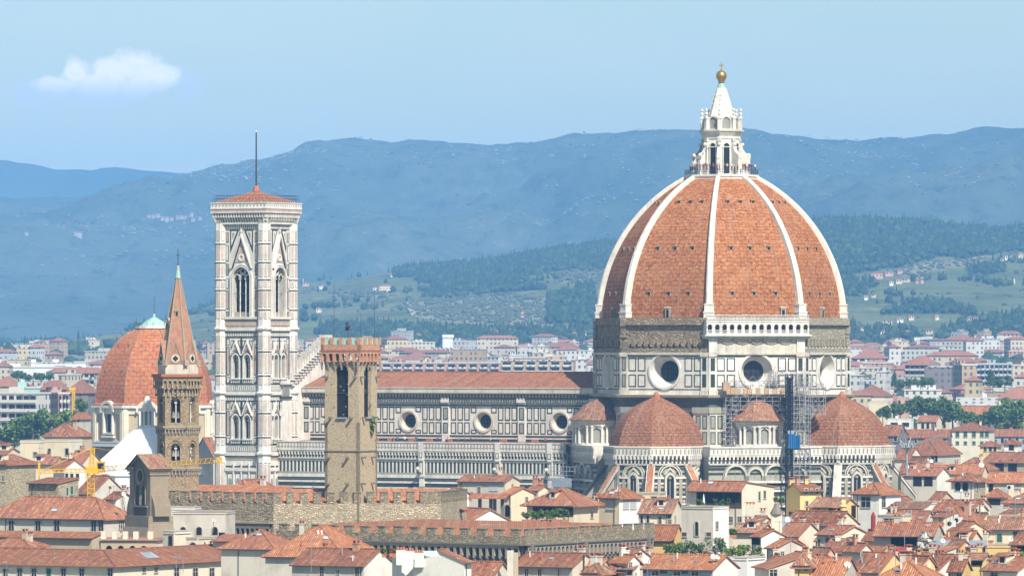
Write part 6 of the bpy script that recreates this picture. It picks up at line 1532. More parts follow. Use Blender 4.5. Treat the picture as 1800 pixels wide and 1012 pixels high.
    if Y < 1500 and roof in ('gable', 'hip') and axis == 'x' and W > 4 and D > 5:      # small things on the front slope
        sl_ = rise / max(.5, (yr + hd) if roof == 'gable' else min(hw, hd)); lim = hw * (.8 if roof == 'gable' else .4)
        zat = lambda y: H + (y + hd) * sl_ + .14
        dep = (yr + hd) if roof == 'gable' else min(hw, hd)
        for k in range(crnd.choice((0, 1, 1, 2))):
            x = crnd.uniform(-lim, lim); y = -hd + dep * crnd.uniform(.25, .75); e = crnd.uniform(.3, .5); m = MB(); sl2 = .6 * e
            q = [(x - e, y - sl2, zat(y - sl2) + .06), (x + e, y - sl2, zat(y - sl2) + .06), (x + e, y + sl2, zat(y + sl2) + .06), (x - e, y + sl2, zat(y + sl2) + .06)]
            m.face(q, crnd.choice(('glass_dark', 'skylight', 'zinc')))
            for a, b in zip(q, q[1:] + q[:1]): m.tube(a, b, .06, 'steel', 4)
            m.build('skylight', r_)
        if crnd.random() < .4 and dep > 3:
            x = crnd.uniform(-lim, lim) * .8; y = -hd + dep * crnd.uniform(.3, .5); m = MB(); wd = crnd.uniform(.6, 1.0); h_ = 1.0; b_ = min(2.2, h_ / max(.12, sl_)); z_ = zat(y)
            m.box((x, y + b_ / 2, z_ + h_ / 2 - .3), (wd * 2, b_, h_ + .6), crnd.choice((wall, 'plaster_pale'))); slab(m, [(x - wd - .25, y - .3, z_ + h_ + .1), (x + wd + .25, y - .3, z_ + h_ + .1), (x + wd + .25, y + b_ + .3, z_ + h_ + .45), (x - wd - .25, y + b_ + .3, z_ + h_ + .45)], tile, .1); f_ = Fr(x, y, -90); m.fb(f_, -wd * .55, wd * .55, z_ + .15, z_ + h_ - .1, 0, .03, 'glass_dark'); m.build('dormer', r_)
        for k in range(crnd.choice((1, 2, 3))):
            x = crnd.uniform(-lim, lim); y = -hd + dep * crnd.uniform(.2, .95); m = MB(); m.tube((x, y, zat(y) - .2), (x, y, zat(y) + crnd.uniform(.4, 1.0)), crnd.uniform(.07, .16), crnd.choice(('zinc', 'terracotta', 'dish_white')), 6); m.build('vent_pipe', r_)
    fr = {'f': Fr(0, -hd, -90), 'r': Fr(hw, 0, 0), 'l': Fr(-hw, 0, 180)}
    for (face, xs, yt, hp, wp, st) in wins:
        f = fr[face]; C3 = t.matrix_basis @ Vector(f(0, 0, 0)); T3 = (t.matrix_basis @ Vector(f(1, 0, 0))) - C3
        for px in (xs if isinstance(xs, (list, tuple)) else [xs]):
            kx = (px - 900) / F; u = (kx * C3.y - C3.x) / (T3.x - kx * T3.y); Yu = C3.y + u * T3.y
            zt = CZ + (HZ - yt) * Yu / F; h = hp * Yu / F; w = wp * Yu / F / max(.35, abs(T3.x))
            lim = hw if face == 'f' else hd
            u = max(-lim + w / 2 + .1, min(lim - w / 2 - .1, u)) if w < 2 * lim else 0
            n = {'f': -90, 'r': 0, 'l': 180}[face]
            add_window(w_, f(u, .002, zt - h), n, w, h, st, Y > 1150)
    if yaw < -12 and Y < 1300 and not any(w[0] == 'r' for w in wins) and D > 5 and roof in ('gable', 'shed', 'hip', 'flat'):
        for k in range(crnd.choice((0, 1, 1, 2))):
            u = crnd.uniform(-.6, .6) * hd; wh = crnd.uniform(.9, 1.5); add_window(w_, fr['r'](u, .002, H - wh - crnd.uniform(.3, 1.0)), 0, crnd.uniform(.6, .95), wh, crnd.choice('ddbgs'), Y > 1150)
    HOUSES.append((t, label, x0, x1, pe, Y)); return t
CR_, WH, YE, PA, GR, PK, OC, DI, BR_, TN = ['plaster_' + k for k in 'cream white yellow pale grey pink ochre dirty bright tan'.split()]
TO, TR, TL, TF = 'tile_orange', 'tile_red', 'tile_old', 'tile_far'
H_ = house
# lower left
H_('long foreground building with a red ring roof, beige street wall and a bright corner wing', -95, 515, 992, 905, 51, -30, 'ell', 1.8, 'plaster_pale', TR,
   [('f', [10, 35, 60, 112, 144, 194], 998, 18, 8, 'd'), ('f', [86], 998, 18, 8, 'g'), ('r', [253, 274], 997, 8, 5, 'd'), ('r', [310, 343, 372, 402, 431], 997, 18, 7.5, 'd'), ('r', [460, 489], 992, 20, 7.5, 'b')], side='plaster_pale', ch=0, over=.7)
H_('long church side with five deep windows and red roof left of the bell gable', -30, 236, 910, 985, 9, -30, 'hip', 3.0, DI, TR, [('f', [20, 67, 100, 165, 207], 914, 19, 9, 'd')], ch=0)
H_('low lean-to with a narrow red roof strip below the long church wall', -30, 180, 944, 965, 3.0, -28, 'shed', .7, 'plaster_tan', TO, ch=0)
H_('little hipped red roof at the left edge above the long foreground roof', -25, 79, 960, 945, 5, -28, 'hip', 1.0, 'plaster_tan', TR, [('f', [42, 66], 962, 7, 16, 'o')], ch=2)
H_('small flat cream block with two round headed openings by the long foreground roof', 331, 376, 947, 938, 6, -27, 'flat', .2, PA, TR, [('f', [342, 361], 953, 14, 13, 'a')], ch=0)
H_('low cream terrace room beside the foot of the bell gable', 288, 334, 938, 946, 5, -30, 'flat', .4, GR, TO, [('f', [300], 942, 16, 6, 'o')], side=PA, ch=0)
H_('streaked pale wall house with three small arches between the bell gable and the palace', 303, 411, 903, 965, 7, -10, 'flat', .3, DI, TO, [('f', [322, 350, 378], 925, 15, 10, 'a'), ('f', [398], 936, 8, 12, 'o')], ch=0)
H_('white terrace parapet house right behind the bell gable', 287, 352, 895, 975, 5, -12, 'flat', .3, BR_, TO, ch=0)
H_('narrow grey building with a tiled shed roof below the palace corbels', 374, 430, 950, 935, 5, -20, 'shed', .8, GR, TR, ch=0)
H_('red roofed house with a grey gable in front of the dark palace corbels', 388, 528, 963, 905, 9, -25, 'hip', 2.4, DI, TR, ch=0)
H_('large house with a broad red hipped roof in front of the palace', 466, 668, 977, 886, 15, -20, 'hip', 4.0, DI, TO, ch=2)
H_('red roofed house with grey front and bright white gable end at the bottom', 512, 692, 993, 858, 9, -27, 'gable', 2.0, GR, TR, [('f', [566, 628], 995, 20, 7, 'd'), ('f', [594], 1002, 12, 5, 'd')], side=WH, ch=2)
H_('plain white house with stubby chimneys at the bottom centre left', 688, 757, 975, 846, 7, 12, 'flat', .3, WH, TR, [('f', [733], 992, 18, 6, 'd')], ch=0)
H_('white house with a sloping top and blue grey roof window at the bottom centre left', 742, 812, 987, 840, 8, 62, 'gable', 1.5, WH, 'tile_brown', ch=0)
H_('foreground red roof below the arched corbels of the palace', 764, 903, 1019, 858, 8, -24, 'gable', 2.3, DI, 'tile_brown', ch=2)
H_('house with a stepped red roof and a bright cream gable, below the palace corner', 904, 1053, 995, 862, 8, -28, 'gable', 1.6, GR, TR, [('f', [926, 949], 1000, 12, 7, 'd'), ('r', [1034], 1002, 10, 6, 'd')], side=PA, ch=2)
H_('low red roof with a small roof terrace beside two dark posts', 1052, 1122, 1004, 860, 6, -20, 'gable', 1.3, OC, TR, [('f', [1082], 1007, 8, 10, 'o')], ch=0)
H_('old tile roofed house with white gable at the right end of the palace', 1082, 1149, 989, 880, 8, -38, 'gable', 2.0, PA, TL, side=WH, ch=2)
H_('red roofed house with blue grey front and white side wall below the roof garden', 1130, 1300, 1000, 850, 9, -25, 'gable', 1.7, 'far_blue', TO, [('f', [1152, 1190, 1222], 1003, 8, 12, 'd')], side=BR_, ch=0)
H_('white walled terrace house carrying the roof garden', 1156, 1348, 984, 880, 10, -16, 'flat', .5, WH, TO, side=BR_, ch=0)
H_('white block right of the roof garden at the bottom', 1296, 1342, 984, 866, 6, -28, 'flat', .3, BR_, TR, ch=0)
H_('square white tower house with a tall arched slit window behind the roof garden', 1198, 1282, 894, 965, 5.2, -30, 'flat', .3, 'plaster_dirty', TO, [('f', [1225], 916, 25, 5.5, 'a'), ('f', [1203, 1246], 935, 7, 8, 'b'), ('r', [1260], 917, 12, 4, 'd')], side=BR_, ch=0)  # dirty front, bright side: shade and sun painted onto one white wall
H_('cream house with glazed rooftop loggia and a red roof edge, in front of the cathedral', 1212, 1363, 857, 1080, 11, -33, 'gable', 1.0, PA, TR, [('f', [1264], 859, 33, 76, 'o'), ('f', [1285, 1310], 908, 9, 6, 'd')], side=PA, ro=.12, ch=0, over=1.0)
H_('yellow house with small brown windows below the hoist mast of the scaffolding', 1383, 1444, 862, 1085, 5, 27, 'gable', 1.1, 'plaster_yellow', TR, [('f', [1417, 1436], 858, 10, 4.5, 'b'), ('f', [1426], 859, 8, 2.5, 'd'), ('f', [1418], 880, 9, 4, 'b')], axis='x', ch=3)
H_('yellow loggia house under a broad old tile roof with dark openings', 1424, 1509, 889, 1050, 7, -24, 'gable', 1.2, YE, TL, [('f', [1470], 889, 11, 22, 'o'), ('r', [1500], 888, 22, 8, 'o')], over=.9, ch=0)
H_('white hip roofed pavilion house in front of the right half dome', 1499, 1586, 867, 1130, 8, -33, 'hip', 1.7, WH, TO, [('f', [1522], 873, 18, 15, 'd'), ('r', [1553], 873, 18, 7, 'd')], side=BR_, ch=0)
H_('white annex wall stepping down to the right of the white pavilion house', 1560, 1640, 893, 1105, 6, -20, 'shed', 1.0, BR_, TL, ch=0)
H_('white wall house with a stained side below the red tiled buttress', 1592, 1682, 885, 1120, 6, -20, 'flat', .3, WH, TO, ch=0)
H_('house with a wide red roof and a cream gable beside the round yellow chimney', 1378, 1512, 922, 1010, 9, -30, 'gable', 2.0, DI, 'tile_brown', side=PA, ch=2)
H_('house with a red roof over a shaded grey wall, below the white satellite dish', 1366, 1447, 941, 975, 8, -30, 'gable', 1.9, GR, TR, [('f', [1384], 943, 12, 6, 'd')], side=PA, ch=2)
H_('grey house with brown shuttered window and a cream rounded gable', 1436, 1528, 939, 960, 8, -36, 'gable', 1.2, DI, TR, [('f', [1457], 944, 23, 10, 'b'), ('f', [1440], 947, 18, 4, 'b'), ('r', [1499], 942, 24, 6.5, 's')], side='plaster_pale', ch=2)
H_('small bright yellow gabled house with one slit window', 1527, 1569, 946, 950, 6, 30, 'gable', 1.1, YE, TR, [('f', [1544], 944, 12, 4, 'b')], axis='y', ch=0)
H_('yellow shed house joining the grey house and the small bright yellow house', 1435, 1560, 972, 930, 5, -20, 'shed', .9, YE, 'tile_brown', ch=0)
H_('old low roof with roof tiles in two tiers right of the white tower house', 1288, 1362, 935, 985, 7, -20, 'gable', 1.2, PA, TL, ch=2)
H_('red roof with aerials beside the chimney of the loggia house', 1314, 1362, 921, 1025, 7, -25, 'gable', 1.2, PA, TR, ch=2)
H_('narrow white gabled house with a green awning right of the roof garden', 1331, 1371, 942, 925, 5, -48, 'gable', .9, PA, TR, [('f', [1343], 943, 14, 14, 'o')], side=WH, ch=0)
H_('small house with a red roof and grey gable below the shaded grey wall', 1364, 1401, 962, 905, 6, -48, 'gable', 1.1, WH, TO, [('r', [1375], 969, 7, 5, 'd')], side=DI, ch=0)
H_('bottom house with a slanting red roof edge and stained cream wall with a barred window', 1329, 1484, 998, 845, 8, 12, 'gable', 1.9, DI, TR, [('f', [1357], 1001, 11, 13, 'd')], axis='y', ch=0, ro=.55)
H_('foreground red roof carrying a large white dish, at the bottom right', 1418, 1512, 1011, 838, 8, -18, 'gable', 2.2, GR, TO, ch=0)
H_('red roof with a skylight box, between the large white dish and the rubble wall', 1496, 1600, 1004, 858, 9, -30, 'gable', 2.4, PA, 'tile_brown', side=YE, ch=2)
H_('red roof with a dormer of dark glass in front of the white annex', 1549, 1652, 922, 1020, 9, -20, 'gable', 2.1, DI, TR, ch=2)
H_('cream dormer house with a wide dark window and flat brown roof', 1543, 1604, 907, 995, 4, -25, 'flat', .15, DI, TR, [('f', [1563], 910, 10, 18, 'd')], side=CR_, ch=0)
H_('red roof with aerials left of the tall tower house with twin arches', 1642, 1737, 919, 1030, 10, -25, 'hip', 2.5, CR_, TR, ch=2)
H_('cream dormer house on the red roofs with a blue grey side strip', 1644, 1672, 908, 1000, 4, -25, 'shed', .5, CR_, TR, side=PA, ch=0)
H_('long red roof over a dark terrace with a red awning', 1536, 1662, 939, 940, 8, -14, 'gable', 1.6, GR, TR, [('f', [1590], 941, 29, 46, 'o')], ch=2, over=.9)
H_('cream gabled house with one wide window under the tan roofed house', 1672, 1737, 932, 985, 6, 15, 'gable', 1.3, CR_, 'tile_brown', [('f', [1708], 930, 6, 10, 'd')], axis='y', ch=0)
H_('red roof ending in a zinc gutter strip above the orange wall', 1656, 1732, 953, 930, 7, -22, 'gable', 1.6, CR_, TR, ch=0)
H_('long orange walled house with a grey zinc roof strip', 1630, 1735, 960, 915, 4, -8, 'shed', .7, OC, 'zinc', ch=0)
H_('orange block right of the zinc roof strip', 1733, 1800, 962, 912, 5, -6, 'flat', .4, OC, 'tile_brown', ch=0)
H_('cream house with green shutters under a wide tan roof at the right edge', 1730, 1860, 930, 985, 10, -12, 'gable', 1.6, CR_, TL, [('f', [1757], 938, 14, 9, 'g'), ('f', [1786], 933, 20, 10, 'g')], ch=2)
H_('dark eaved house at the right edge below the green shutters', 1776, 1860, 956, 880, 7, -25, 'gable', 1.3, TN, 'tile_brown', [('f', [1796], 960, 12, 14, 'o')], ch=0)
H_('red roof with a grey cooling unit and a broken white gable', 1592, 1706, 1001, 850, 9, -32, 'gable', 1.9, PA, 'tile_brown', [('r', [1690], 1004, 5, 12, 'd')], side=WH, ch=2)
H_('broad red hipped roof along the bottom edge', 1536, 1668, 1019, 822, 9, -20, 'hip', 2.3, PA, TO, ch=2)
H_('red roof with a white gable wall in the bottom right corner', 1728, 1850, 1002, 838, 8, -38, 'gable', 1.6, WH, TR, [('f', [1748], 1006, 8, 10, 'd')], side=WH, ch=2)
H_('small terrace house with dark eaves and yellow piers above the bottom right corner', 1690, 1745, 983, 880, 5, -18, 'gable', .7, YE, TL, [('f', [1708, 1732], 985, 8, 12, 'o')], ch=2)
H_('low tiled house at the right behind the bright green shrub', 1738, 1830, 984, 866, 6, -20, 'shed', .8, TN, TL, ch=0)
# in front of the nave
H_('long grey house with a low red roof in front of the nave', 804, 914, 846, 1150, 8, -20, 'gable', .9, GR, TR, [('f', [842], 855, 14, 5, 'd'), ('f', [868], 851, 10, 12, 's')], side=CR_, ch=2, group='houses in front of the cathedral')
H_('cream house with two arched openings and an open pillared porch roof', 884, 936, 868, 1050, 7, -35, 'gable', 1.0, CR_, TO, [('f', [906, 921], 887, 21, 9, 'a')], ch=0)
H_('cream house with a leafy loggia under a big red hipped roof', 926, 1052, 885, 1020, 10, -24, 'hip', 2.3, CR_, TR, [('f', [972], 887, 20, 70, 'o'), ('r', [1040], 900, 9, 4, 'b')], ch=0, over=.9)
H_('red gabled roof with a white gable end behind the palace battlements', 782, 900, 917, 1008, 9, 25, 'gable', 2.0, WH, TR, axis='y', ch=0)
H_('little white house with a dark doorway and a red roof behind the palace wall', 784, 822, 868, 1080, 5, -30, 'gable', .9, WH, TO, [('f', [796], 866, 14, 8, 'd')], side=BR_, ch=0)
H_('cream tower house with grey shutters and a hipped red roof', 1053, 1127, 873, 1030, 5.5, -42, 'hip', 1.5, CR_, TO, [('f', [1074], 875, 19, 14, 's'), ('r', [1100, 1113], 875, 18, 9, 's')], side=BR_, ch=0)  # brighter side plaster stands for the sun on the right face
H_('long cream house with narrow brown windows under an old tile roof', 1122, 1203, 901, 1012, 9, -14, 'gable', 2.0, PA, TL, [('f', [1128, 1139], 906, 18, 4.5, 'a'), ('f', [1160], 908, 16, 5, 'b'), ('f', [1178], 912, 10, 7, 'd'), ('f', [1196], 904, 16, 5, 'b')], ch=0)
H_('ochre house with a red roof between the palace end and the white tower house', 1140, 1204, 948, 975, 8, -14, 'gable', 2.1, OC, TO, ch=0)
H_('cream attic room with a brown window below the red tiled buttress', 1122, 1171, 868, 1070, 5, -15, 'flat', .2, CR_, TR, [('f', [1150], 872, 10, 10, 'b')], ch=0)
H_('small red roof tucked left of the cream tower house', 1036, 1062, 896, 1045, 6, -20, 'gable', 1.4, CR_, 'tile_brown', ch=2)
H_('pale attic with a white shutter behind the pillared porch roof', 932, 962, 861, 1075, 5, -25, 'gable', .7, PA, TR, [('f', [941], 861, 12, 9, 's')], ch=2)
H_('brown tiled roof with chimneys at the foot of the marble bell tower', 385, 500, 872, 1040, 12, -30, 'hip', 2.6, TN, TR, [('f', [394, 420], 873, 7, 8, 'o')], ch=2)
# left middle distance
H_('tan stone building with a red roof at the left edge', -40, 58, 815, 1120, 11, -25, 'hip', 1.4, 'rubble', 'tile_brown', [('f', [6], 835, 10, 4, 'd')], ch=0)
H_('brown rubble stone block with a low red roof next to the yellow crane', 49, 136, 849, 1060, 6, -32, 'shed', .8, 'rubble_brown', 'tile_brown', side='rubble', ch=0)  # brown front and lighter side rubble paint the shade and sun of one stone
H_('red roof with a grey gable behind the bell gable', 134, 216, 866, 1075, 9, -35, 'gable', 2.8, PA, TR, side=DI, ch=2)
H_('small cluster house with red roofs and a white shed below the crane', 186, 232, 876, 1000, 5, -30, 'gable', .9, WH, 'tile_brown', ch=2)
H_('white gabled house with small dark windows under the crane counter jib', 90, 150, 822, 1180, 8, 20, 'gable', 1.5, WH, TO, [('f', [103, 126, 136], 832, 10, 5, 'd')], axis='y', ch=2)
H_('red roofed house behind the white gabled house and the crane', 116, 176, 815, 1300, 9, -25, 'gable', 2.6, CR_, TR, ch=2)
H_('long low red roof left of the crane counter jib', 58, 112, 815, 1290, 7, -15, 'gable', 1.3, CR_, TR, ch=2)
H_('cream house with a grey terrace left of the domed chapel', 36, 84, 778, 1500, 8, -15, 'flat', .6, CR_, 'net_green', [('f', [62], 794, 8, 6, 'g')], ch=0)
H_('cream house with small chimneys and a dark window left of the domed chapel', 78, 142, 776, 1480, 8, -20, 'flat', .5, CR_, 'tile_brown', [('f', [87, 118, 127], 788, 11, 5, 'd')], side=PA, ch=0)
H_('house with a broad red roof over a shaded upper floor beside the domed chapel', 78, 158, 765, 1540, 12, -25, 'hip', 2.6, 'plaster_tan', 'tile_brown', ch=2)
H_('small red roofed house with dark eaves touching the domed chapel', 130, 156, 733, 1750, 8, -20, 'hip', 1.2, GR, TO, [('f', [142], 735, 6, 12, 'o')], ch=0)
H_('red roofs between the slender bell tower and the marble bell tower', 345, 382, 800, 1450, 10, 30, 'gable', 4.0, GR, TR, ch=0)
H_('low red roofed terrace at the left edge above the stone building', -30, 30, 795, 1330, 8, -15, 'gable', .9, CR_, 'tile_brown', ch=2)
# right middle distance
H_('square tower house with twin arched windows and a red pyramid roof', 1672, 1735, 843, 1260, 7, -24, 'hip', 1.2, WH, 'tile_brown', [('f', [1684, 1697], 846, 16, 9, 'a')], side='rubble', ch=0, over=.9)
H_('white house with an open loggia under a long red roof, right of the cathedral apse', 1588, 1672, 835, 1380, 9, -22, 'gable', 1.6, DI, TR, [('f', [1613, 1632], 838, 16, 14, 'o')], side=WH, ch=2)
H_('long red roof behind the tower house with twin arched windows', 1596, 1740, 832, 1440, 10, -12, 'gable', 1.8, CR_, TO, ch=3)
H_('cluster of red roofs with a zinc pyramid light', 1676, 1756, 824, 1520, 11, -20, 'hip', 2.6, PA, 'tile_brown', ch=2)
H_('brown gabled house with dark loggia openings under a wide red roof at the right edge', 1728, 1850, 812, 1560, 11, -32, 'gable', 2.3, TN, TR, [('f', [1757, 1780], 814, 14, 14, 'o'), ('r', [1808], 814, 14, 14, 'o')], ch=0)
H_('cream house with shaded windows under a red roof at the right edge', 1734, 1860, 848, 1330, 10, -12, 'gable', 2.0, CR_, TO, [('f', [1765, 1790], 853, 11, 8, 's'), ('f', [1742], 850, 14, 7, 'o')], ch=2)
H_('low red roof with a shaded open porch under the cream house at the right', 1732, 1775, 872, 1270, 6, -15, 'hip', 1.4, GR, TO, [('f', [1748], 873, 14, 20, 'o')], ch=0)
H_('red roofed cottage by the cluttered roof terrace at the right edge', 1764, 1840, 883, 1200, 7, -22, 'hip', 1.6, PA, TO, ch=2)
H_('cluttered roof terrace house with pink walls and pipes', 1735, 1850, 912, 1050, 6, -10, 'flat', .5, PK, TR, ch=0)
H_('long red roof at the foot of the tower house with twin arched windows', 1640, 1740, 898, 1110, 9, -22, 'gable', 1.8, PA, 'tile_brown', ch=2)
H_('red shed roof climbing towards the tower house with twin arched windows', 1632, 1680, 880, 1180, 6, -35, 'gable', 1.6, TN, 'tile_brown', ch=0)
H_('cream block with two rows of green shutters under a red hipped roof', 1668, 1752, 756, 2050, 14, -12, 'hip', 2.6, PA, TR, [('f', [1683, 1697, 1712, 1726, 1740], 758, 10, 6, 'g'), ('f', [1683, 1697, 1712, 1726, 1740], 775, 6, 5, 'g')], ch=2)
H_('large red pyramid roof over a dark arcaded loggia', 1592, 1694, 797, 1640, 18, -24, 'hip', 4.0, GR, TR, [('f', [1640, 1648, 1656, 1664, 1672], 801, 10, 5.5, 'a')], ch=2)
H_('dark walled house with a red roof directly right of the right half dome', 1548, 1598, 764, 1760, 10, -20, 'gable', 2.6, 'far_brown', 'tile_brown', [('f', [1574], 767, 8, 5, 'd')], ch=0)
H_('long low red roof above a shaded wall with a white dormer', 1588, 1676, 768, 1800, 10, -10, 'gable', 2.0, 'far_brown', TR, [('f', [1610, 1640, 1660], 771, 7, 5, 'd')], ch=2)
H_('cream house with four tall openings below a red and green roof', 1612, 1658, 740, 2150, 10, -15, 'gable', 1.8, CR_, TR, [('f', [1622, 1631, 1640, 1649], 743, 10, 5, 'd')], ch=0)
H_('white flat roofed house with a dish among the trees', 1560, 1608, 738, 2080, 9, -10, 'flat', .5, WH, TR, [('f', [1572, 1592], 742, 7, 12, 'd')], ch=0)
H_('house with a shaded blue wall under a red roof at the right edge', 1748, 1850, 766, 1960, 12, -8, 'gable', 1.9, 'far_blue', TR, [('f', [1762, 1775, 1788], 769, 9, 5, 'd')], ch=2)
H_('yellow house with three windows left of the small pale tower', 1722, 1762, 783, 1750, 7, -12, 'hip', 1.1, YE, 'tile_brown', [('f', [1732, 1741, 1749], 785, 8, 5, 'd')], ch=0)
H_('small pale tower with a red pyramid cap at the right edge', 1764, 1798, 779, 1690, 6, -20, 'hip', .9, PA, 'tile_brown', [('f', [1778], 782, 9, 8, 'o')], ch=0)
H_('white gabled house with a single dark window and a zinc roof behind', 1600, 1637, 811, 1520, 7, 30, 'gable', 1.1, WH, TR, [('f', [1619], 808, 6, 4, 'd')], axis='y', ch=0)
H_('red roof beside the street lamp mast right of the cathedral apse', 1572, 1625, 806, 1600, 10, -25, 'gable', 2.6, PA, 'tile_brown', ch=2)
H_('dark ridged red roof right of the right half dome', 1580, 1650, 830, 1450, 8, -20, 'gable', 2.2, GR, TR, ch=2)
H_('big cream gabled house with a blank wall among the far right roofs', 1588, 1640, 688, 2900, 16, 20, 'gable', 3.4, CR_, TF, axis='y', ch=0)
H_('cream house with flat grey roof above the right half dome', 1526, 1568, 708, 2500, 12, -10, 'flat', .6, CR_, TF, [('f', [1547], 718, 6, 4, 'd')], ch=0)
H_('pale house with a long red roof directly behind the right half dome', 1498, 1572, 695, 2700, 16, -15, 'hip', 4.5, PA, TF, ch=2)
H_('pink house with a dark window right of the flat roofed cream house', 1577, 1600, 700, 2550, 9, -12, 'flat', .5, PK, TF, [('f', [1581], 703, 6, 4, 'd')], ch=0)
H_('long low building with a dark upper terrace among the far right trees', 1680, 1758, 712, 2500, 14, -6, 'gable', 3.0, 'far_brown', 'far_grey', [('f', [1695, 1715, 1735], 714, 5, 8, 'd')], ch=0)
H_('long orange roof strip behind the trees at the right', 1684, 1756, 727, 2350, 12, -8, 'gable', 2.6, 'far_brown', TO, ch=2)
H_('red roofed house with grey gable at the far right, above the trees', 1750, 1850, 700, 2700, 16, -15, 'hip', 5, PA, TF, ch=2)
H_('white house with a big gable at the right behind the cream gabled house', 1690, 1735, 692, 2900, 14, 18, 'gable', 2.2, WH, TF, axis='y', ch=0)

# infill: small houses and lean-tos squeezed between the larger ones
rnd.seed(31); ic = {}
for i in range(46):
    px = rnd.uniform(1290, 1800) if i % 5 else rnd.uniform(1050, 1200); pe = rnd.uniform(872, 1004) if px > 1500 else rnd.uniform(915, 1004)
    if 1150 < px < 1360 and 930 < pe: continue
    if px < 1300: pe = rnd.uniform(985, 1006)
    Y = (55 - rnd.uniform(23.6, 25.2)) * F / (pe - 606); w = rnd.uniform(20, 44) * 950 / Y; wall, wn = rnd.choice([(CR_, 'cream'), (WH, 'white'), (PA, 'pale'), (YE, 'yellow'), (DI, 'stained'), (OC, 'ochre'), (TN, 'tan'), (PK, 'pink')])
    rf = rnd.choice(['gable', 'gable', 'shed', 'hip']); k = wn; n_ = ic.get(k, 0); ic[k] = n_ + 1; ax = 'y' if rf == 'gable' and rnd.random() < .35 else 'x'
    H_(f'small {wn} infill house with a {rf} roof among the right hand roofs, {ordinal(n_)} {wn} one listed', px - w / 2, px + w / 2, pe, Y, rnd.uniform(3.5, 6), rnd.uniform(-38, -12) if ax == 'x' else rnd.uniform(-10, 35), rf, rnd.uniform(.7, 1.4), wall, rnd.choice([TO, TR, TL, 'tile_brown']), [('f', [px + rnd.uniform(-4, 4)], pe + 2, rnd.uniform(7, 11), rnd.uniform(4, 9), rnd.choice('dddogbs'))], axis=ax, ch=rnd.choice((0, 1, 2)), group='infill houses of the old town')
INF = sorted([h for h in HOUSES if h[0].get('group') == 'infill houses of the old town'], key=lambda h: h[2] + h[3]); ic = {}
for h in INF:
    k = ' '.join(h[1].split(' among')[0].split()); n_ = ic.get(k, 0); ic[k] = n_ + 1; h[0]['label'] = f'{k.replace(" a ", " ")} among larger roofs, {ordinal(n_)} such from left'
# ---------------------------------------------------------------- far city in the plain
ORD = ['first', 'second', 'third', 'fourth', 'fifth', 'sixth', 'seventh', 'eighth', 'ninth', 'tenth', 'eleventh', 'twelfth', 'thirteenth', 'fourteenth', 'fifteenth', 'sixteenth', 'seventeenth', 'eighteenth', 'nineteenth', 'twentieth']
def ordw(i): return ORD[i] if i < 20 else f'{i + 1}th'
def block(name, label, px0, px1, pe, Y, D, yaw, mat, roof, rise, tile='tile_far', group='far buildings in the plain', balc=0):
    s = Y / F; a = R(yaw); z = CZ + (HZ - pe) * s; sa, ca = abs(math.sin(a)), math.cos(a); W = max(4, ((px1 - px0) * s - D * sa) / ca)
    g = ground_z(Y + D) - 2; z = max(z, g + 5)
    t = thing(name, label, 'building', (((px0 + px1) / 2 - 900) * s, Y + W / 2 * sa + D / 2 * ca, 0), a, group); hw, hd = W / 2, D / 2
    mb = MB(); mb.prism([(-hw, -hd), (hw, -hd), (hw, hd), (-hw, hd)], g, z, mat)
    mb.build('wall', t); rm = MB()
    if roof == 'hip':
        k = min(hw, hd); o = .6; e = z - .2; P_ = [(-hw - o, -hd - o, e), (hw + o, -hd - o, e), (hw + o, hd + o, e), (-hw - o, hd + o, e)]
        A, B = ((-hw + k, 0), (hw - k, 0)) if hw >= hd else ((0, -hd + k), (0, hd - k)); zr = z + rise
        if hw >= hd: qs = [[P_[0], P_[1], (*B, zr), (*A, zr)], [P_[1], P_[2], (*B, zr)], [P_[2], P_[3], (*A, zr), (*B, zr)], [P_[3], P_[0], (*A, zr)]]
        else: qs = [[P_[0], P_[1], (*A, zr)], [P_[1], P_[2], (*B, zr), (*A, zr)], [P_[2], P_[3], (*B, zr)], [P_[3], P_[0], (*A, zr), (*B, zr)]]
        for q in qs: rm.face(q, tile)
        rm.face([(x, y, e - .05) for x, y, _ in P_], 'under_eave')
    else:
        rm.box((0, 0, z + .25), (W + .6, D + .6, .6), 'far_white'); 
        for i in range(rnd.randint(1, 3)): rm.box((rnd.uniform(-.6, .6) * hw, rnd.uniform(-.4, .4) * hd, z + 1.4), (rnd.uniform(2, 5), 3, 2.0), mat)
    rm.build('roof', t)
    for i in range(balc):
        m = MB(); f = Fr(-hw + (i + .5) * W / balc, -hd, -90)
        hgt = z - g
        for k in range(max(1, int(min(hgt, 16) / 3.1))):
            zz = z - 2.9 - k * 3.1; m.fb(f, -W / balc * .33, W / balc * .33, zz, zz + 2.3, -.1, .04, 'void'); m.fb(f, -W / balc * .36, W / balc * .36, zz - .2, zz + .9, 0, 1.2, 'far_white')
        m.build('balcony', t)
    return t
block('apartment_block', 'long salmon apartment row with white balconies just above the cathedral nave roof', 632, 938, 638, 3300, 14, -2, 'far_pink', 'flat', 0, balc=16)
block('apartment_block', 'tan brown apartment block with stacked balconies above the right end of the nave roof', 880, 1012, 634, 3250, 16, -4, 'far_tan', 'flat', 0, balc=6)
block('apartment_block', 'tan brown upper block with roof boxes behind the tan balconied block', 902, 962, 629, 3290, 14, -4, 'far_tan', 'flat', 0)
block('apartment_block', 'slim white block at the right end of the tan balconied block', 1012, 1032, 632, 3280, 12, -4, 'far_white', 'flat', 0)
block('office_tower', 'pale square office tower with a blank front, rising above the nave roof', 778, 796, 594, 4300, 12, 0, 'hall_white', 'flat', 0)
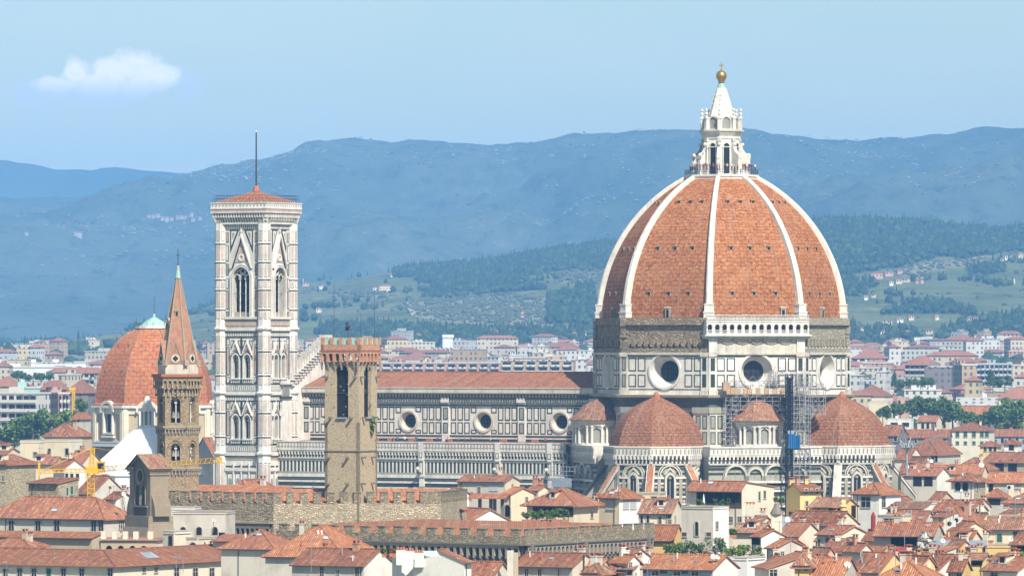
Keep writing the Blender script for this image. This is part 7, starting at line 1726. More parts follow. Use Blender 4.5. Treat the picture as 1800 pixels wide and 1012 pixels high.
block('office_block', 'low white office wing with a zigzag front below the pale office tower', 760, 806, 612, 4250, 16, 0, 'hall_white', 'flat', 0, balc=6)
block('hall', 'very long low white hall in the plain at the left edge', -40, 118, 646, 3600, 40, -4, 'hall_white', 'flat', 0)
block('hall', 'second low white hall behind the long one at the left', -30, 150, 638, 3900, 40, 3, 'hall_white', 'flat', 0)
block('apartment_block', 'tall white slab block with dark balconies beside the trees at the left edge', -14, 84, 692, 2120, 12, -18, 'far_white', 'flat', 0, balc=6)
block('apartment_block', 'salmon pink block right of the white slab block at the left', 82, 116, 692, 2160, 12, 25, 'far_pink', 'flat', 0, balc=3)
block('apartment_block', 'cream block with a sloping roof left of the domed chapel', 102, 139, 659, 2750, 14, -25, 'far_cream', 'flat', 0)
block('apartment_block', 'cream balconied block touching the domed chapel', 137, 178, 655, 2800, 14, -12, 'far_cream', 'hip', 2.5, balc=3)
block('house', 'red roofed house with dark upper floor between the salmon block and domed chapel', 114, 168, 690, 2240, 16, -10, 'far_brown', 'hip', 4.5)
block('house', 'red roofed house above the salmon block at the left', 70, 116, 684, 2400, 16, -20, 'far_pink', 'hip', 3.5)
block('house', 'wide red roofed house at the left edge above the white slab block', -20, 40, 678, 2600, 16, -10, 'far_cream', 'hip', 4)
block('house', 'green screened terrace house above the white slab block', 20, 75, 682, 2420, 14, 0, 'net_green', 'flat', 0)
block('apartment_block', 'red roofed block with dark balconies right of the cathedral', 1592, 1656, 641, 3300, 20, -28, 'far_brown', 'hip', 5, balc=4)
block('office_block', 'dark brown office cube in the middle of the right hand city', 1632, 1680, 645, 3100, 22, -6, 'far_brown', 'flat', 0)
block('office_block', 'tan office block joining the dark brown cube', 1678, 1718, 642, 3130, 18, 12, 'far_tan', 'flat', 0)
block('office_block', 'dark glass fronted block with orange roof boxes at the right', 1716, 1784, 640, 3250, 20, -4, 'far_blue', 'flat', 0, balc=8)
block('office_block', 'pale block at the right edge beside the dark glass front', 1780, 1830, 643, 3200, 18, -4, 'far_cream', 'flat', 0)
block('villa', 'large cream villa with wide red hipped roofs at the foot of the hill', 1668, 1752, 617, 4550, 26, -25, 'far_cream', 'hip', 5)
block('apartment_block', 'white block with long balconies and a red roof just right of the drum', 1496, 1566, 629, 3900, 16, -4, 'far_white', 'hip', 4, balc=5)
block('house', 'white house with four dark windows right of the drum', 1540, 1568, 654, 3000, 12, -15, 'far_white', 'flat', 0)
block('house', 'white house half hidden by the drum', 1486, 1522, 660, 2900, 12, -15, 'far_white', 'flat', 0)
block('house', 'yellow house with a flat brown roof among the far right trees', 1696, 1730, 668, 2800, 10, -15, 'far_yellow', 'hip', 2)
block('house', 'white house with red roof at the right edge below the pale block', 1784, 1840, 662, 2900, 12, -10, 'far_white', 'hip', 3)
cols = {'white': ('far_white', .34), 'cream': ('far_cream', .26), 'pink': ('far_pink', .1), 'tan': ('far_tan', .1), 'grey': ('far_grey', .06), 'yellow': ('far_yellow', .14)}
RN = {'left of the domed chapel': 'beyond the domed chapel', 'between the chapel dome and the square stone tower': 'beside the marble bell tower', 'above the nave roof': 'above the nave roof', 'right of the ribbed dome': 'right of the ribbed dome'}
regions = [('left of the domed chapel', -60, 190, 46), ('between the chapel dome and the square stone tower', 340, 580, 30), ('above the nave roof', 575, 1060, 84), ('right of the ribbed dome', 1480, 1850, 110)]
items = []
for rn, xa, xb, n in regions:
    for i in range(n):
        d = rnd.random() ** .8; Y = 2450 + 2500 * d; px = xa + (xb - xa) * (i + rnd.random()) / n if rn[0] != 'r' else rnd.uniform(xa, xb)
        if rn.startswith('above'): Y = rnd.uniform(3400, 4950)
        if rn.startswith('between'): Y = rnd.uniform(3000, 4950)
        h = rnd.uniform(7, 14) if rnd.random() < .8 else rnd.uniform(14, 20); w = rnd.uniform(9, 24) * (1 if rnd.random() < .8 else 1.7)
        c = rnd.choices(list(cols), [v[1] for v in cols.values()])[0]; rf = 'hip' if rnd.random() < .6 else 'flat'
        items.append((rn, px, Y, h, w, c, rf))
items.sort(key=lambda t: t[1]); cnt = {}
for rn, px, Y, h, w, c, rf in items:
    k = (rn, c, rf); i = cnt.get(k, 0); cnt[k] = i + 1
    pe = HZ - (ground_z(Y) + h - CZ) * F / Y; hwp = w / 2 * F / Y
    block('house' if w < 20 else 'apartment_block', f'{ordw(i)} far {c} block with {"red" if rf == "hip" else "flat"} roof from the left, {RN[rn]}', px - hwp, px + hwp, pe, Y, rnd.uniform(8, 14), rnd.uniform(-35, 25), cols[c][0], rf, rnd.uniform(1.6, 3.0))
# ---------------------------------------------------------------- hill villas
def on_hill(fn, Yr, px0, px1, px, py):
    best = None; lo = None
    for k in range(0, 171):
        v = .85 * k / 170; y = fn(0.5, v)[1]; u = ((900 + (px - 900) * y / Yr) - px0) / (px1 - px0)
        if not 0 <= u <= 1: continue
        p = fn(u, v); q = to_px(*p[:3])
        if q[1] <= py: return Vector(p[:3])
        best = Vector(p[:3])
    return best
mid_at = lambda px, py: on_hill(mid_fn, 7300, -900, 2700, px, py)
mtn_at = lambda px, py: on_hill(mtn_fn, 11000, -900, 2700, px, py)
VILLAS = [(536, 503, 12), (531, 499, 4), (566, 508, 12), (560, 549, 9), (688, 487, 6), (676, 514, 22), (660, 512, 9), (735, 596, 10), (722, 594, 5), (1001, 519, 9), (918, 561, 5), (835, 595, 9), (848, 592, 8), (862, 586, 11), (872, 590, 9), (886, 594, 10),
          (897, 588, 7), (906, 600, 8), (930, 590, 9), (945, 600, 7), (962, 596, 9), (978, 589, 6), (992, 603, 8), (1010, 594, 10), (1027, 590, 8), (1038, 600, 9), (640, 606, 9), (655, 601, 7), (600, 604, 10), (590, 600, 8), (700, 607, 9), (815, 606, 8), (1541, 491, 20), (1562, 486, 14), (1581, 482, 9), (1579, 499, 11),
          (1592, 497, 12), (1565, 503, 8), (1613, 500, 5), (1621, 498, 5), (1521, 527, 7), (1536, 524, 6), (1560, 572, 14), (1580, 568, 12), (1600, 563, 10), (1645, 562, 8), (1692, 569, 8), (1705, 567, 9), (1715, 566, 8), (1555, 590, 14), (1572, 588, 12), (1595, 592, 16),
          (1515, 590, 5), (1634, 588, 10), (1578, 603, 8), (1545, 616, 8), (1557, 618, 14), (1712, 598, 12), (1698, 596, 4), (1728, 464, 8), (1758, 462, 12), (1771, 460, 10), (1793, 454, 10), (1764, 502, 5), (1781, 500, 4), (1800, 575, 9)]
vc = {}
for px, py, w in VILLAS:
    p = mid_at(px, py); s = p.y / F; wm = w * s; h = max(4.0, min(8, wm * .5)) * rnd.uniform(.9, 1.1); c = rnd.choice(['white', 'cream', 'cream', 'pink', 'white']); mat = {'white': 'plaster_bright', 'cream': 'plaster_cream', 'pink': 'plaster_pink'}[c]
    if w <= 5: h *= 1.6
    where = 'hill left of the ribbed dome' if px < 1050 else 'hill right of the ribbed dome'; k = (where, c); i = vc.get(k, 0); vc[k] = i + 1
    t = thing('villa', f'{ordw(i)} small {c} villa from the left listed on the {where}', 'villa', p, R(rnd.uniform(-30, 30)), 'villas on the hill slopes'); t['label'] = f'small {c} villa on the {where}, {ordw(i)} {c} one going right'
    d = max(5, wm * .5); m = MB(); m.prism([(-wm / 2, -d / 2), (wm / 2, -d / 2), (wm / 2, d / 2), (-wm / 2, d / 2)], -5, h, mat)
    f = Fr(0, -d / 2, -90)
    for j in range(max(2, int(wm / 3))):
        u = -wm / 2 + (j + .5) * wm / max(2, int(wm / 3)); m.fb(f, u - .5, u + .5, h * .45, h * .45 + 1.5, 0, .05, 'void')
    m.build('wall', t); m = MB(); o = .5; e = h - .1
    for a, b, c_, d_ in (((-wm / 2 - o, -d / 2 - o, e), (wm / 2 + o, -d / 2 - o, e), (wm / 2 - d * .4, 0, h + d * .2), (-wm / 2 + d * .4, 0, h + d * .2)), ((wm / 2 + o, d / 2 + o, e), (-wm / 2 - o, d / 2 + o, e), (-wm / 2 + d * .4, 0, h + d * .2), (wm / 2 - d * .4, 0, h + d * .2))): m.face([a, b, c_, d_], 'tile_far')
    for s_ in (-1, 1): m.face([(s_ * (wm / 2 + o), -d / 2 - o, e), (s_ * (wm / 2 + o), d / 2 + o, e), (s_ * (wm / 2 - d * .4), 0, h + d * .2)], 'tile_far')
    m.build('roof', t)
for i, (px, py, w) in enumerate([(262, 386, 7), (270, 388, 6), (278, 385, 8), (286, 389, 6), (294, 391, 7), (302, 388, 6), (318, 386, 9), (326, 385, 6), (337, 384, 6), (340, 389, 7), (352, 391, 6), (312, 390, 5), (137, 418, 14), (47, 417, 7)]):
    p = mtn_at(px, py); wm = w * p.y / F; m = MB(); m.prism([(-wm / 2, -3), (wm / 2, -3), (wm / 2, 3), (-wm / 2, 3)], -6, 4.2, 'far_grey')
    for s_ in (-1, 1): m.face([(-wm / 2 - .5, s_ * 3.5, 4.1), (wm / 2 + .5, s_ * 3.5, 4.1), (wm / 2, 0, 5.6), (-wm / 2, 0, 5.6)], 'tile_far')
    o = m.build('village_house', None, p); tag(o, f'tiny pale house high on the blue mountain slope, {ordw(i)} of its village from the left' if i < 12 else ('long pale shed alone on the blue mountain slope at the left' if i == 12 else 'small pale shed near the left edge of the blue mountain'), 'house', 'village on the mountain')
# ---------------------------------------------------------------- woods, olive rows, scrub (far-off masses)
ICO_V = []; ICO_F = [(0, 11, 5), (0, 5, 1), (0, 1, 7), (0, 7, 10), (0, 10, 11), (1, 5, 9), (5, 11, 4), (11, 10, 2), (10, 7, 6), (7, 1, 8), (3, 9, 4), (3, 4, 2), (3, 2, 6), (3, 6, 8), (3, 8, 9), (4, 9, 5), (2, 4, 11), (6, 2, 10), (8, 6, 7), (9, 8, 1)]
g_ = (1 + 5 ** .5) / 2
for a, b in ((-1, g_), (1, g_), (-1, -g_), (1, -g_)): ICO_V.append(Vector((a, b, 0)).normalized())
for a, b in ((-1, g_), (1, g_), (-1, -g_), (1, -g_)): ICO_V.append(Vector((0, a, b)).normalized())
for a, b in ((g_, -1), (g_, 1), (-g_, -1), (-g_, 1)): ICO_V.append(Vector((a, 0, b)).normalized())
class Mass:
    def __init__(s): s.v = []; s.f = []; s.m = []
    def blob(s, p, r, h, mi, jit=.28):
        b = len(s.v)
        for q in ICO_V:
            k = 1 + rnd.uniform(-jit, jit); s.v.append((p[0] + q.x * r * k, p[1] + q.y * r * k, p[2] + h * .5 + q.z * h * .55 * k))
        s.f += [(x + b, y + b, z + b) for x, y, z in ICO_F]; s.m += [mi] * 20
    def cone(s, p, r, h, mi):
        b = len(s.v); n = 6
        for i in range(n): a = 2 * PI * i / n + rnd.random() * .4; s.v.append((p[0] + r * math.cos(a), p[1] + r * math.sin(a), p[2] + h * .12))
        s.v.append((p[0], p[1], p[2] + h)); s.f += [(b + i, b + (i + 1) % n, b + n) for i in range(n)]; s.m += [mi] * n
    def build(s, name, mats):
        me = bpy.data.meshes.new(name); me.from_pydata(s.v, [], s.f)
        for m in mats: me.materials.append(MATS[m])
        me.polygons.foreach_set('material_index', s.m); o = bpy.data.objects.new(name, me); COL.objects.link(o); o['kind'] = 'stuff'; return o
for nme, c in (('wood_dark_leaf', (.03, .055, .02)), ('wood_mid_leaf', (.055, .088, .028)), ('olive_leaf', (.10, .115, .07)), ('scrub_leaf', (.075, .095, .05))): plain(nme, c, .9, .3, .08)
ms = Mass(); rnd.seed(11); nt_ = 0
while nt_ < 12500:
    u, v = rnd.random(), .85 * rnd.random() ** .8; p = mid_fn(u, v); c = p[3]
    if c[0] > .5 or (c[1] < .5 and noise.noise(Vector((p[0] * .018, p[1] * .012, 4))) > .30 + .5 * rnd.random()):
        nt_ += 1; k = rnd.random(); h = rnd.uniform(4.0, 7.5)
        if k < .35: ms.cone(p, h * .27, h * 1.5, 0)
        else: ms.blob(p, h * .52, h, 0 if k < .75 else 1)
for px in range(-880, 2680, 3):                     # crest of the wooded ridge
    if 690 < px < 1100 or px > 1400 or rnd.random() < .25:
        u = (px + rnd.uniform(-2, 2) + 900) / 3600; p = mid_fn(u, .85); h = rnd.uniform(4, 8); (ms.cone(p, h * .25, h * 1.5, 0) if rnd.random() < .5 else ms.blob(p, h * .5, h, 0))
ms.build('woods', ['wood_dark_leaf', 'wood_mid_leaf'])
ms = Mass(); no = 0
while no < 2600:
    u, v = rnd.random(), .85 * rnd.random(); p = mid_fn(u, v)
    x = round((p[0] + p[1] * .35) / 11) * 11 - p[1] * .35 + rnd.uniform(-3.2, 3.2); 
    if p[3][1] > .5 or rnd.random() < .02: no += 1; ms.blob((x, p[1], p[2] - .4), rnd.uniform(1.6, 2.6), rnd.uniform(2.4, 3.6), 0)
ms.build('olive_groves', ['olive_leaf'])
ms = Mass(); n_ = 0
while n_ < 500:
    u, v = rnd.random(), .85 * rnd.random() ** .7; p = mtn_fn(u, v)
    if noise.noise(Vector((p[0] * .0035, p[1] * .003, 2))) + rnd.uniform(-.3, .3) > 0: n_ += 1; ms.blob(p, rnd.uniform(1.6, 3.4), rnd.uniform(1.8, 3.2), 0, .4)
ms.build('mountain_scrub', ['scrub_leaf'])
ms = Mass(); n_ = 0; plain('pale_rock', (.34, .335, .29), .95, .2, .05)
while n_ < 5600:                                    # pale rock and dry grass flecks, thickest on the upper slopes
    u, v = rnd.random(), .85 * rnd.random() ** .55; p = mtn_fn(u, v)
    if noise.noise(Vector((p[0] * .003, p[1] * .0022, 6))) + .5 * noise.noise(Vector((p[0] * .012, p[1] * .01, 3))) + rnd.uniform(-.25, .25) > .22 - .25 * (v > .6):
        n_ += 1; ms.blob((p[0], p[1], p[2] - .8), rnd.uniform(1.2, 3.6), rnd.uniform(1.0, 2.2), 0, .4)
ms.build('rock_outcrops', ['pale_rock'])
plain('track_dust', (.42, .38, .29), .95)
def track(name, pts, w):
    P3 = []
    for (a, b), (c, d) in zip(pts, pts[1:]):
        for k in range(8): q = mid_at(a + (c - a) * k / 8, b + (d - b) * k / 8); P3.append(q) if q is not None else None
    vs = []; fs = []
    for i, p in enumerate(P3):
        d = (P3[min(i + 1, len(P3) - 1)] - P3[max(i - 1, 0)]); d.z = 0; n = Vector((-d.y, d.x, 0)).normalized() * w if d.length else Vector((w, 0, 0))
        vs += [tuple(p + n + Vector((0, 0, .7))), tuple(p - n + Vector((0, 0, .7)))]
        if i: fs.append((2 * i - 2, 2 * i - 1, 2 * i + 1, 2 * i))
    me = bpy.data.meshes.new(name); me.from_pydata(vs, [], fs); me.materials.append(MATS['track_dust']); o = bpy.data.objects.new(name, me); COL.objects.link(o); structure(o)
track('track', [(718, 530), (722, 545), (728, 556), (790, 568)], 2.2); track('track', [(905, 482), (960, 474), (1030, 473), (1060, 478)], 2.0); track('track', [(1560, 482), (1620, 470), (1690, 458), (1745, 452)], 1.8); track('track', [(985, 480), (1040, 470), (1080, 474)], 1.6)
ms = Mass()
for i in range(3600):                               # trees of the plain
    d = rnd.random(); Y = 1900 + 3150 * d; px = rnd.choice([rnd.uniform(-80, 330), rnd.uniform(500, 1080), rnd.uniform(1460, 1880), rnd.uniform(-600, 2400)]); x = (px - 900) * Y / F
    if noise.noise(Vector((x * .012, Y * .006, 9))) + rnd.uniform(-.25, .25) > .08: h = rnd.uniform(6, 12); ms.blob((x, Y, ground_z(Y) - 1), h * .5, h, rnd.randint(0, 1), .35)
ms.build('tree_belt', ['wood_dark_leaf', 'wood_mid_leaf'])
# ---------------------------------------------------------------- trees one can tell apart
def leaf_cloud(name, mat_ids, n, clumps, size, spread=.5):
    vs = []; fs = []; mi = []
    for k in range(n):
        c, r = clumps[k % len(clumps)] if rnd.random() < .9 else rnd.choice(clumps)
        d = Vector((rnd.gauss(0, 1), rnd.gauss(0, 1), rnd.gauss(0, 1))).normalized() * (r * (rnd.random() ** .4)); p = Vector(c) + d
        s = size * rnd.uniform(.6, 1.3); a = Vector((rnd.uniform(-1, 1), rnd.uniform(-1, 1), rnd.uniform(-.7, .7))).normalized() * s; b = a.cross(Vector((rnd.uniform(-1, 1), rnd.uniform(-1, 1), rnd.uniform(-1, 1)))).normalized() * s * .75
        o = len(vs); vs += [p - a, p - b, p + a, p + b]; fs.append((o, o + 1, o + 2, o + 3)); mi.append(rnd.randrange(len(mat_ids)))
    me = bpy.data.meshes.new(name); me.from_pydata(vs, [], fs)
    for m in mat_ids: me.materials.append(MATS[m])
    me.polygons.foreach_set('material_index', mi); return me
def tree_proto(mats, n, size, shape):
    cl = []
    for i in range(14):
        a = rnd.uniform(0, 2 * PI); r = rnd.random() ** .5; z = rnd.uniform(.38, .95)
        prof = {'round': math.sin(PI * min(1, (z - .2) / .85)) * .42, 'cone': (1.02 - z) * .42 + .06, 'col': .16}[shape]
        cl.append(((math.cos(a) * r * prof, math.sin(a) * r * prof, z), rnd.uniform(.10, .19) * (1 if shape != 'col' else .8)))
    t = MB(); pts = [(0, 0, -.05), (.01, .01, .25), (-.01, .015, .5), (.01, 0, .8)]
    for (p, q), (r0, r1) in zip(zip(pts, pts[1:]), ((.035, .028), (.028, .018), (.018, .005))): t.tube(p, q, r0, 'bark', 6, r1)
    for i in range(6):
        c = rnd.choice(cl)[0]; t.tube((0, 0, rnd.uniform(.25, .5)), c, .012, 'bark', 4, .004)
    o = t.build('trunk'); me = o.data; bpy.data.objects.remove(o)
    return leaf_cloud('crown', mats, n, cl, size), me
PROTOS = {'dark green': tree_proto(['leaf_3', 'leaf_0', 'leaf_1'], 1500, .05, 'round'), 'green': tree_proto(['leaf_0', 'leaf_1'], 1500, .05, 'round'), 'bright green': tree_proto(['leaf_1', 'leaf_2'], 1500, .05, 'round'), 'pointed dark': tree_proto(['leaf_3', 'leaf_0'], 1200, .045, 'cone'), 'grey green': tree_proto(['leaf_4', 'leaf_0'], 1400, .05, 'round')}
def tree(kind, label, px, pt, pb, Y, wf=1.0, group='trees among the roofs', name='tree'):
    s = Y / F; h = (pb - pt) * s; base = CZ + (HZ - pb) * s
    t = thing(name, label, 'tree', ((px - 900) * s, Y, base), rnd.uniform(0, 6), group); c, k = PROTOS[kind]
    for nm, me in (('crown', c), ('trunk', k)):
        o = bpy.data.objects.new(nm, me); COL.objects.link(o); o.parent = t; o.scale = (h * wf, h * wf, h)
    return t
K5 = ['dark green', 'green', 'bright green', 'pointed dark', 'grey green']
rnd.seed(5)
tc = {}
def clump(where, specs, Y, group):
    for px, pt, pb, kd, wf in specs:
        i = tc.get((where, kd), 0); tc[(where, kd)] = i + 1
        tree(kd, f'{kd} tree {where}, {ordw(i)} such going right', px, pt, pb, Y + rnd.uniform(-30, 30), wf, group)
clump('in the grove below the white slab blocks', [(8, 745, 790, 'green', 1.2), (25, 738, 785, 'grey green', 1.2), (42, 735, 785, 'dark green', 1.2), (58, 730, 785, 'dark green', 1.1), (66, 722, 785, 'dark green', 1.0), (80, 732, 785, 'green', 1.1), (92, 730, 785, 'grey green', 1.1), (104, 728, 780, 'green', 1.0), (118, 718, 775, 'bright green', .95), (126, 722, 775, 'green', .8), (142, 700, 735, 'green', 1.0), (50, 752, 795, 'bright green', 1.2), (15, 760, 800, 'bright green', 1.3)], 1880, 'grove at the left')
clump('behind the white halls at the left', [(32, 652, 674, 'dark green', 1.3), (45, 655, 675, 'green', 1.3), (58, 655, 675, 'green', 1.4), (72, 656, 676, 'dark green', 1.3), (88, 654, 674, 'green', 1.2)], 2900, 'trees behind the halls')
clump('in the park right of the apse', [(1566, 708, 738, 'green', 1.1), (1582, 710, 740, 'dark green', 1.1), (1552, 718, 745, 'green', 1.0), (1604, 702, 745, 'green', 1.0), (1620, 698, 745, 'dark green', 1.0), (1636, 700, 745, 'pointed dark', 1.2), (1648, 704, 748, 'dark green', 1.0), (1660, 698, 750, 'pointed dark', 1.1), (1675, 704, 752, 'bright green', 1.0), (1690, 716, 758, 'green', 1.1), (1706, 724, 760, 'green', 1.1), (1722, 726, 762, 'bright green', 1.1), (1738, 724, 764, 'green', 1.1), (1752, 714, 764, 'dark green', 1.0), (1772, 700, 766, 'green', .9), (1790, 704, 766, 'green', .9), (1762, 735, 768, 'bright green', 1.2), (1785, 738, 770, 'bright green', 1.2), (1655, 726, 756, 'bright green', 1.2)], 2220, 'park trees at the right')
clump('beside the dark brown office cube', [(1604, 666, 690, 'green', 1.3), (1618, 662, 690, 'green', 1.3), (1632, 664, 690, 'dark green', 1.2), (1582, 668, 692, 'dark green', 1.0), (1740, 650, 690, 'pointed dark', .5), (1745, 655, 690, 'pointed dark', .5), (1766, 660, 690, 'green', 1.1), (1572, 655, 690, 'pointed dark', .5)], 2850, 'trees by the office blocks')
clump('peeping over roofs below the scaffolding hoist', [(1367, 872, 890, 'green', .9), (1374, 874, 890, 'dark green', .8)], 1060, 'trees below the hoist')
# ---------------------------------------------------------------- small things on the roofs
rnd.seed(21)
def near_house(px, py):
    "depth of the nearest house whose outline holds this pixel"
    best = None
    for t, lab, x0, x1, pe, Y in HOUSES:
        if x0 - 4 <= px <= x1 + 4 and pe - 45 < py < pe + 30 and (best is None or Y < best[0]): best = (Y, lab)
    return best[0] if best else 950
def dish(px, py, r, label, mat='dish_white', Y=None, turn=20):
    Y = (near_house(px, py) + 2) if Y is None else Y; s = Y / F; rad = r * s
    t = thing('satellite_dish', label, 'satellite dish', P(px, py, Y), R(turn + rnd.uniform(-8, 8)), 'satellite dishes on the roofs')
    m = MB(); prof = [(.02, .0), (rad * .4, rad * .05), (rad * .8, rad * .2), (rad, rad * .33)]; n = 18
    rot = Matrix.Rotation(R(68), 3, 'X')
    for (r0, z0), (r1, z1) in zip(prof, prof[1:]):
        for i in range(n):
            a0, a1 = 2 * PI * i / n, 2 * PI * (i + 1) / n
            m.face([rot @ Vector((rr * math.cos(a), rr * math.sin(a), z)) for rr, a, z in ((r0, a0, z0), (r0, a1, z0), (r1, a1, z1), (r1, a0, z1))], mat, smooth=True)
    m.build('reflector', t)
    m = MB(); f = rot @ Vector((0, 0, rad * 1.0)); m.tube(rot @ Vector((0, -rad, rad * .33)), f, .025, 'iron', 4); m.box(f, (.12, .12, .16), 'iron'); m.build('arm', t)
    m = MB(); m.tube((0, .12, 0), (0, .18, -rad - .5), .045, 'steel', 5); m.tube((0, .18, -rad - .5), (0, .5, -rad - 1.6), .045, 'steel', 5); m.build('mast', t)
for px, py, r, lab, mat in [(1384, 913, 5, 'white dish on the red roof right of the cream loggia house', 'dish_white'), (1253, 978, 5, 'left one of two white dishes beside the roof garden shrubs', 'dish_white'), (1261, 979, 4, 'right one of two white dishes beside the roof garden shrubs', 'dish_white'),
    (1410, 1005, 6.5, 'large white dish at the bottom edge beside the stained cream wall', 'dish_white'), (1489, 992, 6, 'large white dish on the foreground red roof at the bottom right', 'dish_white'), (1657, 950, 4.5, 'white dish above the orange wall with the zinc strip', 'dish_white'), (1776, 947, 4.5, 'white dish between the two green shuttered windows', 'dish_white'),
    (1626, 927, 4.5, 'red dish at the end of the long red terrace roof', 'dish_red'), (1655, 921, 5, 'dark red dish on the red roof behind the rubble wall', 'dish_red'), (1459, 923, 3.5, 'dark red dish beside the round yellow chimney', 'dish_red'), (1650, 960, 3.5, 'small red dish low on the orange wall', 'dish_red'), (1420, 984, 4, 'dull red dish at the ridge of the stained cream house', 'dish_red'),
    (1508, 1009, 5, 'red dish cut by the bottom edge right of the large dish', 'dish_red'), (1725, 817, 4.5, 'white dish on the zinc lit red roofs at the right', 'dish_white'), (1594, 820, 3.5, 'white dish under the lamp mast right of the apse', 'dish_white'), (1637, 810, 3.5, 'white dish on the gabled white house with the zinc roof', 'dish_white'),
    (1576, 733, 2.5, 'small white dish on the flat white house among the trees', 'dish_white'), (1769, 789, 2.6, 'left dish on the small pale tower at the right edge', 'dish_white'), (1786, 792, 2.6, 'right dish on the small pale tower at the right edge', 'dish_white'), (217, 868, 4, 'white dish on the cluster of roofs left of the bell gable', 'dish_white'),
    (193, 857, 3, 'dark red dish left of the bell gable', 'dish_red'), (376, 914, 3, 'white dish on the streaked wall beside the palace corbels', 'dish_white'), (829, 868, 4, 'red dish in front of the nave beside the pillared porch', 'dish_red'), (1139, 987, 3.5, 'white dish on the white gable at the right end of the palace', 'dish_white'),
    (1690, 862, 2.5, 'white dish low beside the tower house with twin arches', 'dish_white'), (1120, 1009, 4, 'white dish at the bottom edge below the old tile roof', 'dish_white')]: dish(px, py, r, lab, mat)
ANT = [(547, 992, 936, 1), (428, 991, 963, 0), (310, 994, 975, 1), (322, 994, 978, 1), (12, 1012, 986, 2), (1260, 972, 945, 0), (1315, 925, 905, 1), (1340, 926, 905, 1), (1370, 935, 914, 1), (1385, 945, 925, 1), (1390, 965, 940, 0), (1470, 996, 978, 1), (1574, 1000, 958, 1), (1664, 912, 894, 1), (1670, 912, 895, 1), (1700, 905, 888, 0), (1690, 1000, 970, 1), (1603, 850, 832, 1),
       (845, 850, 838, 0), (886, 856, 838, 0), (885, 920, 908, 0), (1061, 870, 852, 1), (1015, 955, 930, 0), (1735, 985, 955, 1), (1640, 775, 766, 1), (1611, 773, 760, 2), (1733, 793, 775, 1), (1590, 950, 930, 0), (1545, 1000, 972, 1), (1785, 900, 880, 1), (200, 870, 852, 1), (70, 800, 785, 1), (1175, 996, 970, 0), (790, 1010, 985, 1), (700, 985, 968, 0), (630, 1000, 985, 2)]
for i, (px, pb, pt, k) in enumerate(ANT):
    Y = near_house(px, pb) + 3; s = Y / F; h = (pb - pt) * s + 1
    t = thing('aerial', '', 'aerial', P(px, pb, Y) - Vector((0, 0, 1)), R(rnd.uniform(-40, 40)), 'television aerials on the roofs'); m = MB(); m.tube((0, 0, 0), (0, 0, h), .045, 'steel', 5); m.build('pole', t)
    m = MB()
    for zz in ([h - .2] if k < 2 else [h - .2, h - 1.0]):
        if k == 0: m.tube((-.25, 0, zz), (.25, 0, zz), .03, 'steel', 4); continue
        m.tube((-.9, 0, zz), (.9, 0, zz), .03, 'steel', 4)
        for j in range(7): x = -.85 + j * .28; m.tube((x, -.35 + .02 * j, zz), (x, .35 - .02 * j, zz), .022, 'steel', 4)
    m.build('antenna', t)
    lab = next((l for tt, l, x0, x1, pe, yy in sorted(HOUSES, key=lambda q: q[5]) if x0 - 4 <= px <= x1 + 4 and pe - 45 < pb < pe + 30), 'old roofs')
    t['label'] = ('thin bare aerial pole ' if k == 0 else ('comb shaped aerial ' if k == 1 else 'double comb aerial ')) + f'on the roofs, {ordw(sum(1 for a in ANT if a[0] < px))} aerial from the left'
# shrubs of the roof garden and loggias
def shrub(px, pt, pb, wpx, Y, mats, label, group='shrubs of the roof garden', name='shrub', flowers=False):
    s = Y / F; h = (pb - pt) * s; w = wpx * s; t = thing(name, label, 'shrub', P(px, pb, Y), 0, group)
    cl = [((rnd.uniform(-.36, .36) * w, rnd.uniform(-.3, .3) * w, h * rnd.uniform(.25, .8)), rnd.uniform(.16, .26) * min(w, h)) for _ in range(14)]
    me = leaf_cloud('foliage', mats, int(500 + 60 * w * h), cl, .15); o = bpy.data.objects.new('foliage', me); COL.objects.link(o); o.parent = t
    m = MB()
    for _ in range(5): c = rnd.choice(cl)[0]; m.tube((rnd.uniform(-.1, .1) * w, 0, 0), c, .04, 'bark', 4, .015)
    m.build('stem', t); m = MB(); m.box((0, 0, -.2), (w * .8, .8, .5), 'terracotta'); m.build('planter', t)
    return t
GY_ = 886
shrub(1182, 951, 981, 40, GY_, ['leaf_1', 'leaf_0'], 'leafy green shrub at the left end of the roof garden'); shrub(1206, 947, 980, 34, GY_ + 2, ['leaf_4', 'leaf_0'], 'greyish olive shrub second in the roof garden'); shrub(1228, 950, 978, 26, GY_ + 3, ['leaf_0', 'leaf_3'], 'dark green shrub in the middle of the roof garden')
shrub(1258, 942, 978, 44, GY_ + 3, ['leaf_4', 'leaf_4', 'leaf_0'], 'tall pale flowering shrub in front of the white tower house'); shrub(1290, 960, 988, 34, GY_ - 4, ['leaf_2', 'leaf_2', 'leaf_1'], 'round bright yellow green shrub above the white parapet'); shrub(1318, 953, 984, 52, GY_ + 2, ['leaf_0', 'leaf_1'], 'broad green shrub at the right end of the roof garden')
shrub(1241, 968, 978, 12, GY_ - 5, ['flower_red', 'leaf_1'], 'small shrub with red blossoms in the roof garden'); shrub(1236, 977, 987, 16, GY_ - 8, ['leaf_2', 'leaf_1'], 'low light green shrub below the red blossoms'); shrub(1289, 928, 940, 14, 955, ['leaf_1', 'leaf_0'], 'small bush on the ledge right of the white tower house', 'terrace plants')
shrub(680, 958, 973, 22, 848, ['leaf_1', 'leaf_0'], 'green terrace bush beside the white chimneys at the bottom', 'terrace plants'); shrub(688, 961, 972, 9, 847, ['flower_red', 'leaf_1'], 'red flowering bush beside the white chimneys at the bottom', 'terrace plants'); shrub(695, 963, 973, 10, 847, ['leaf_2'], 'yellow green bush beside the white chimneys at the bottom', 'terrace plants')
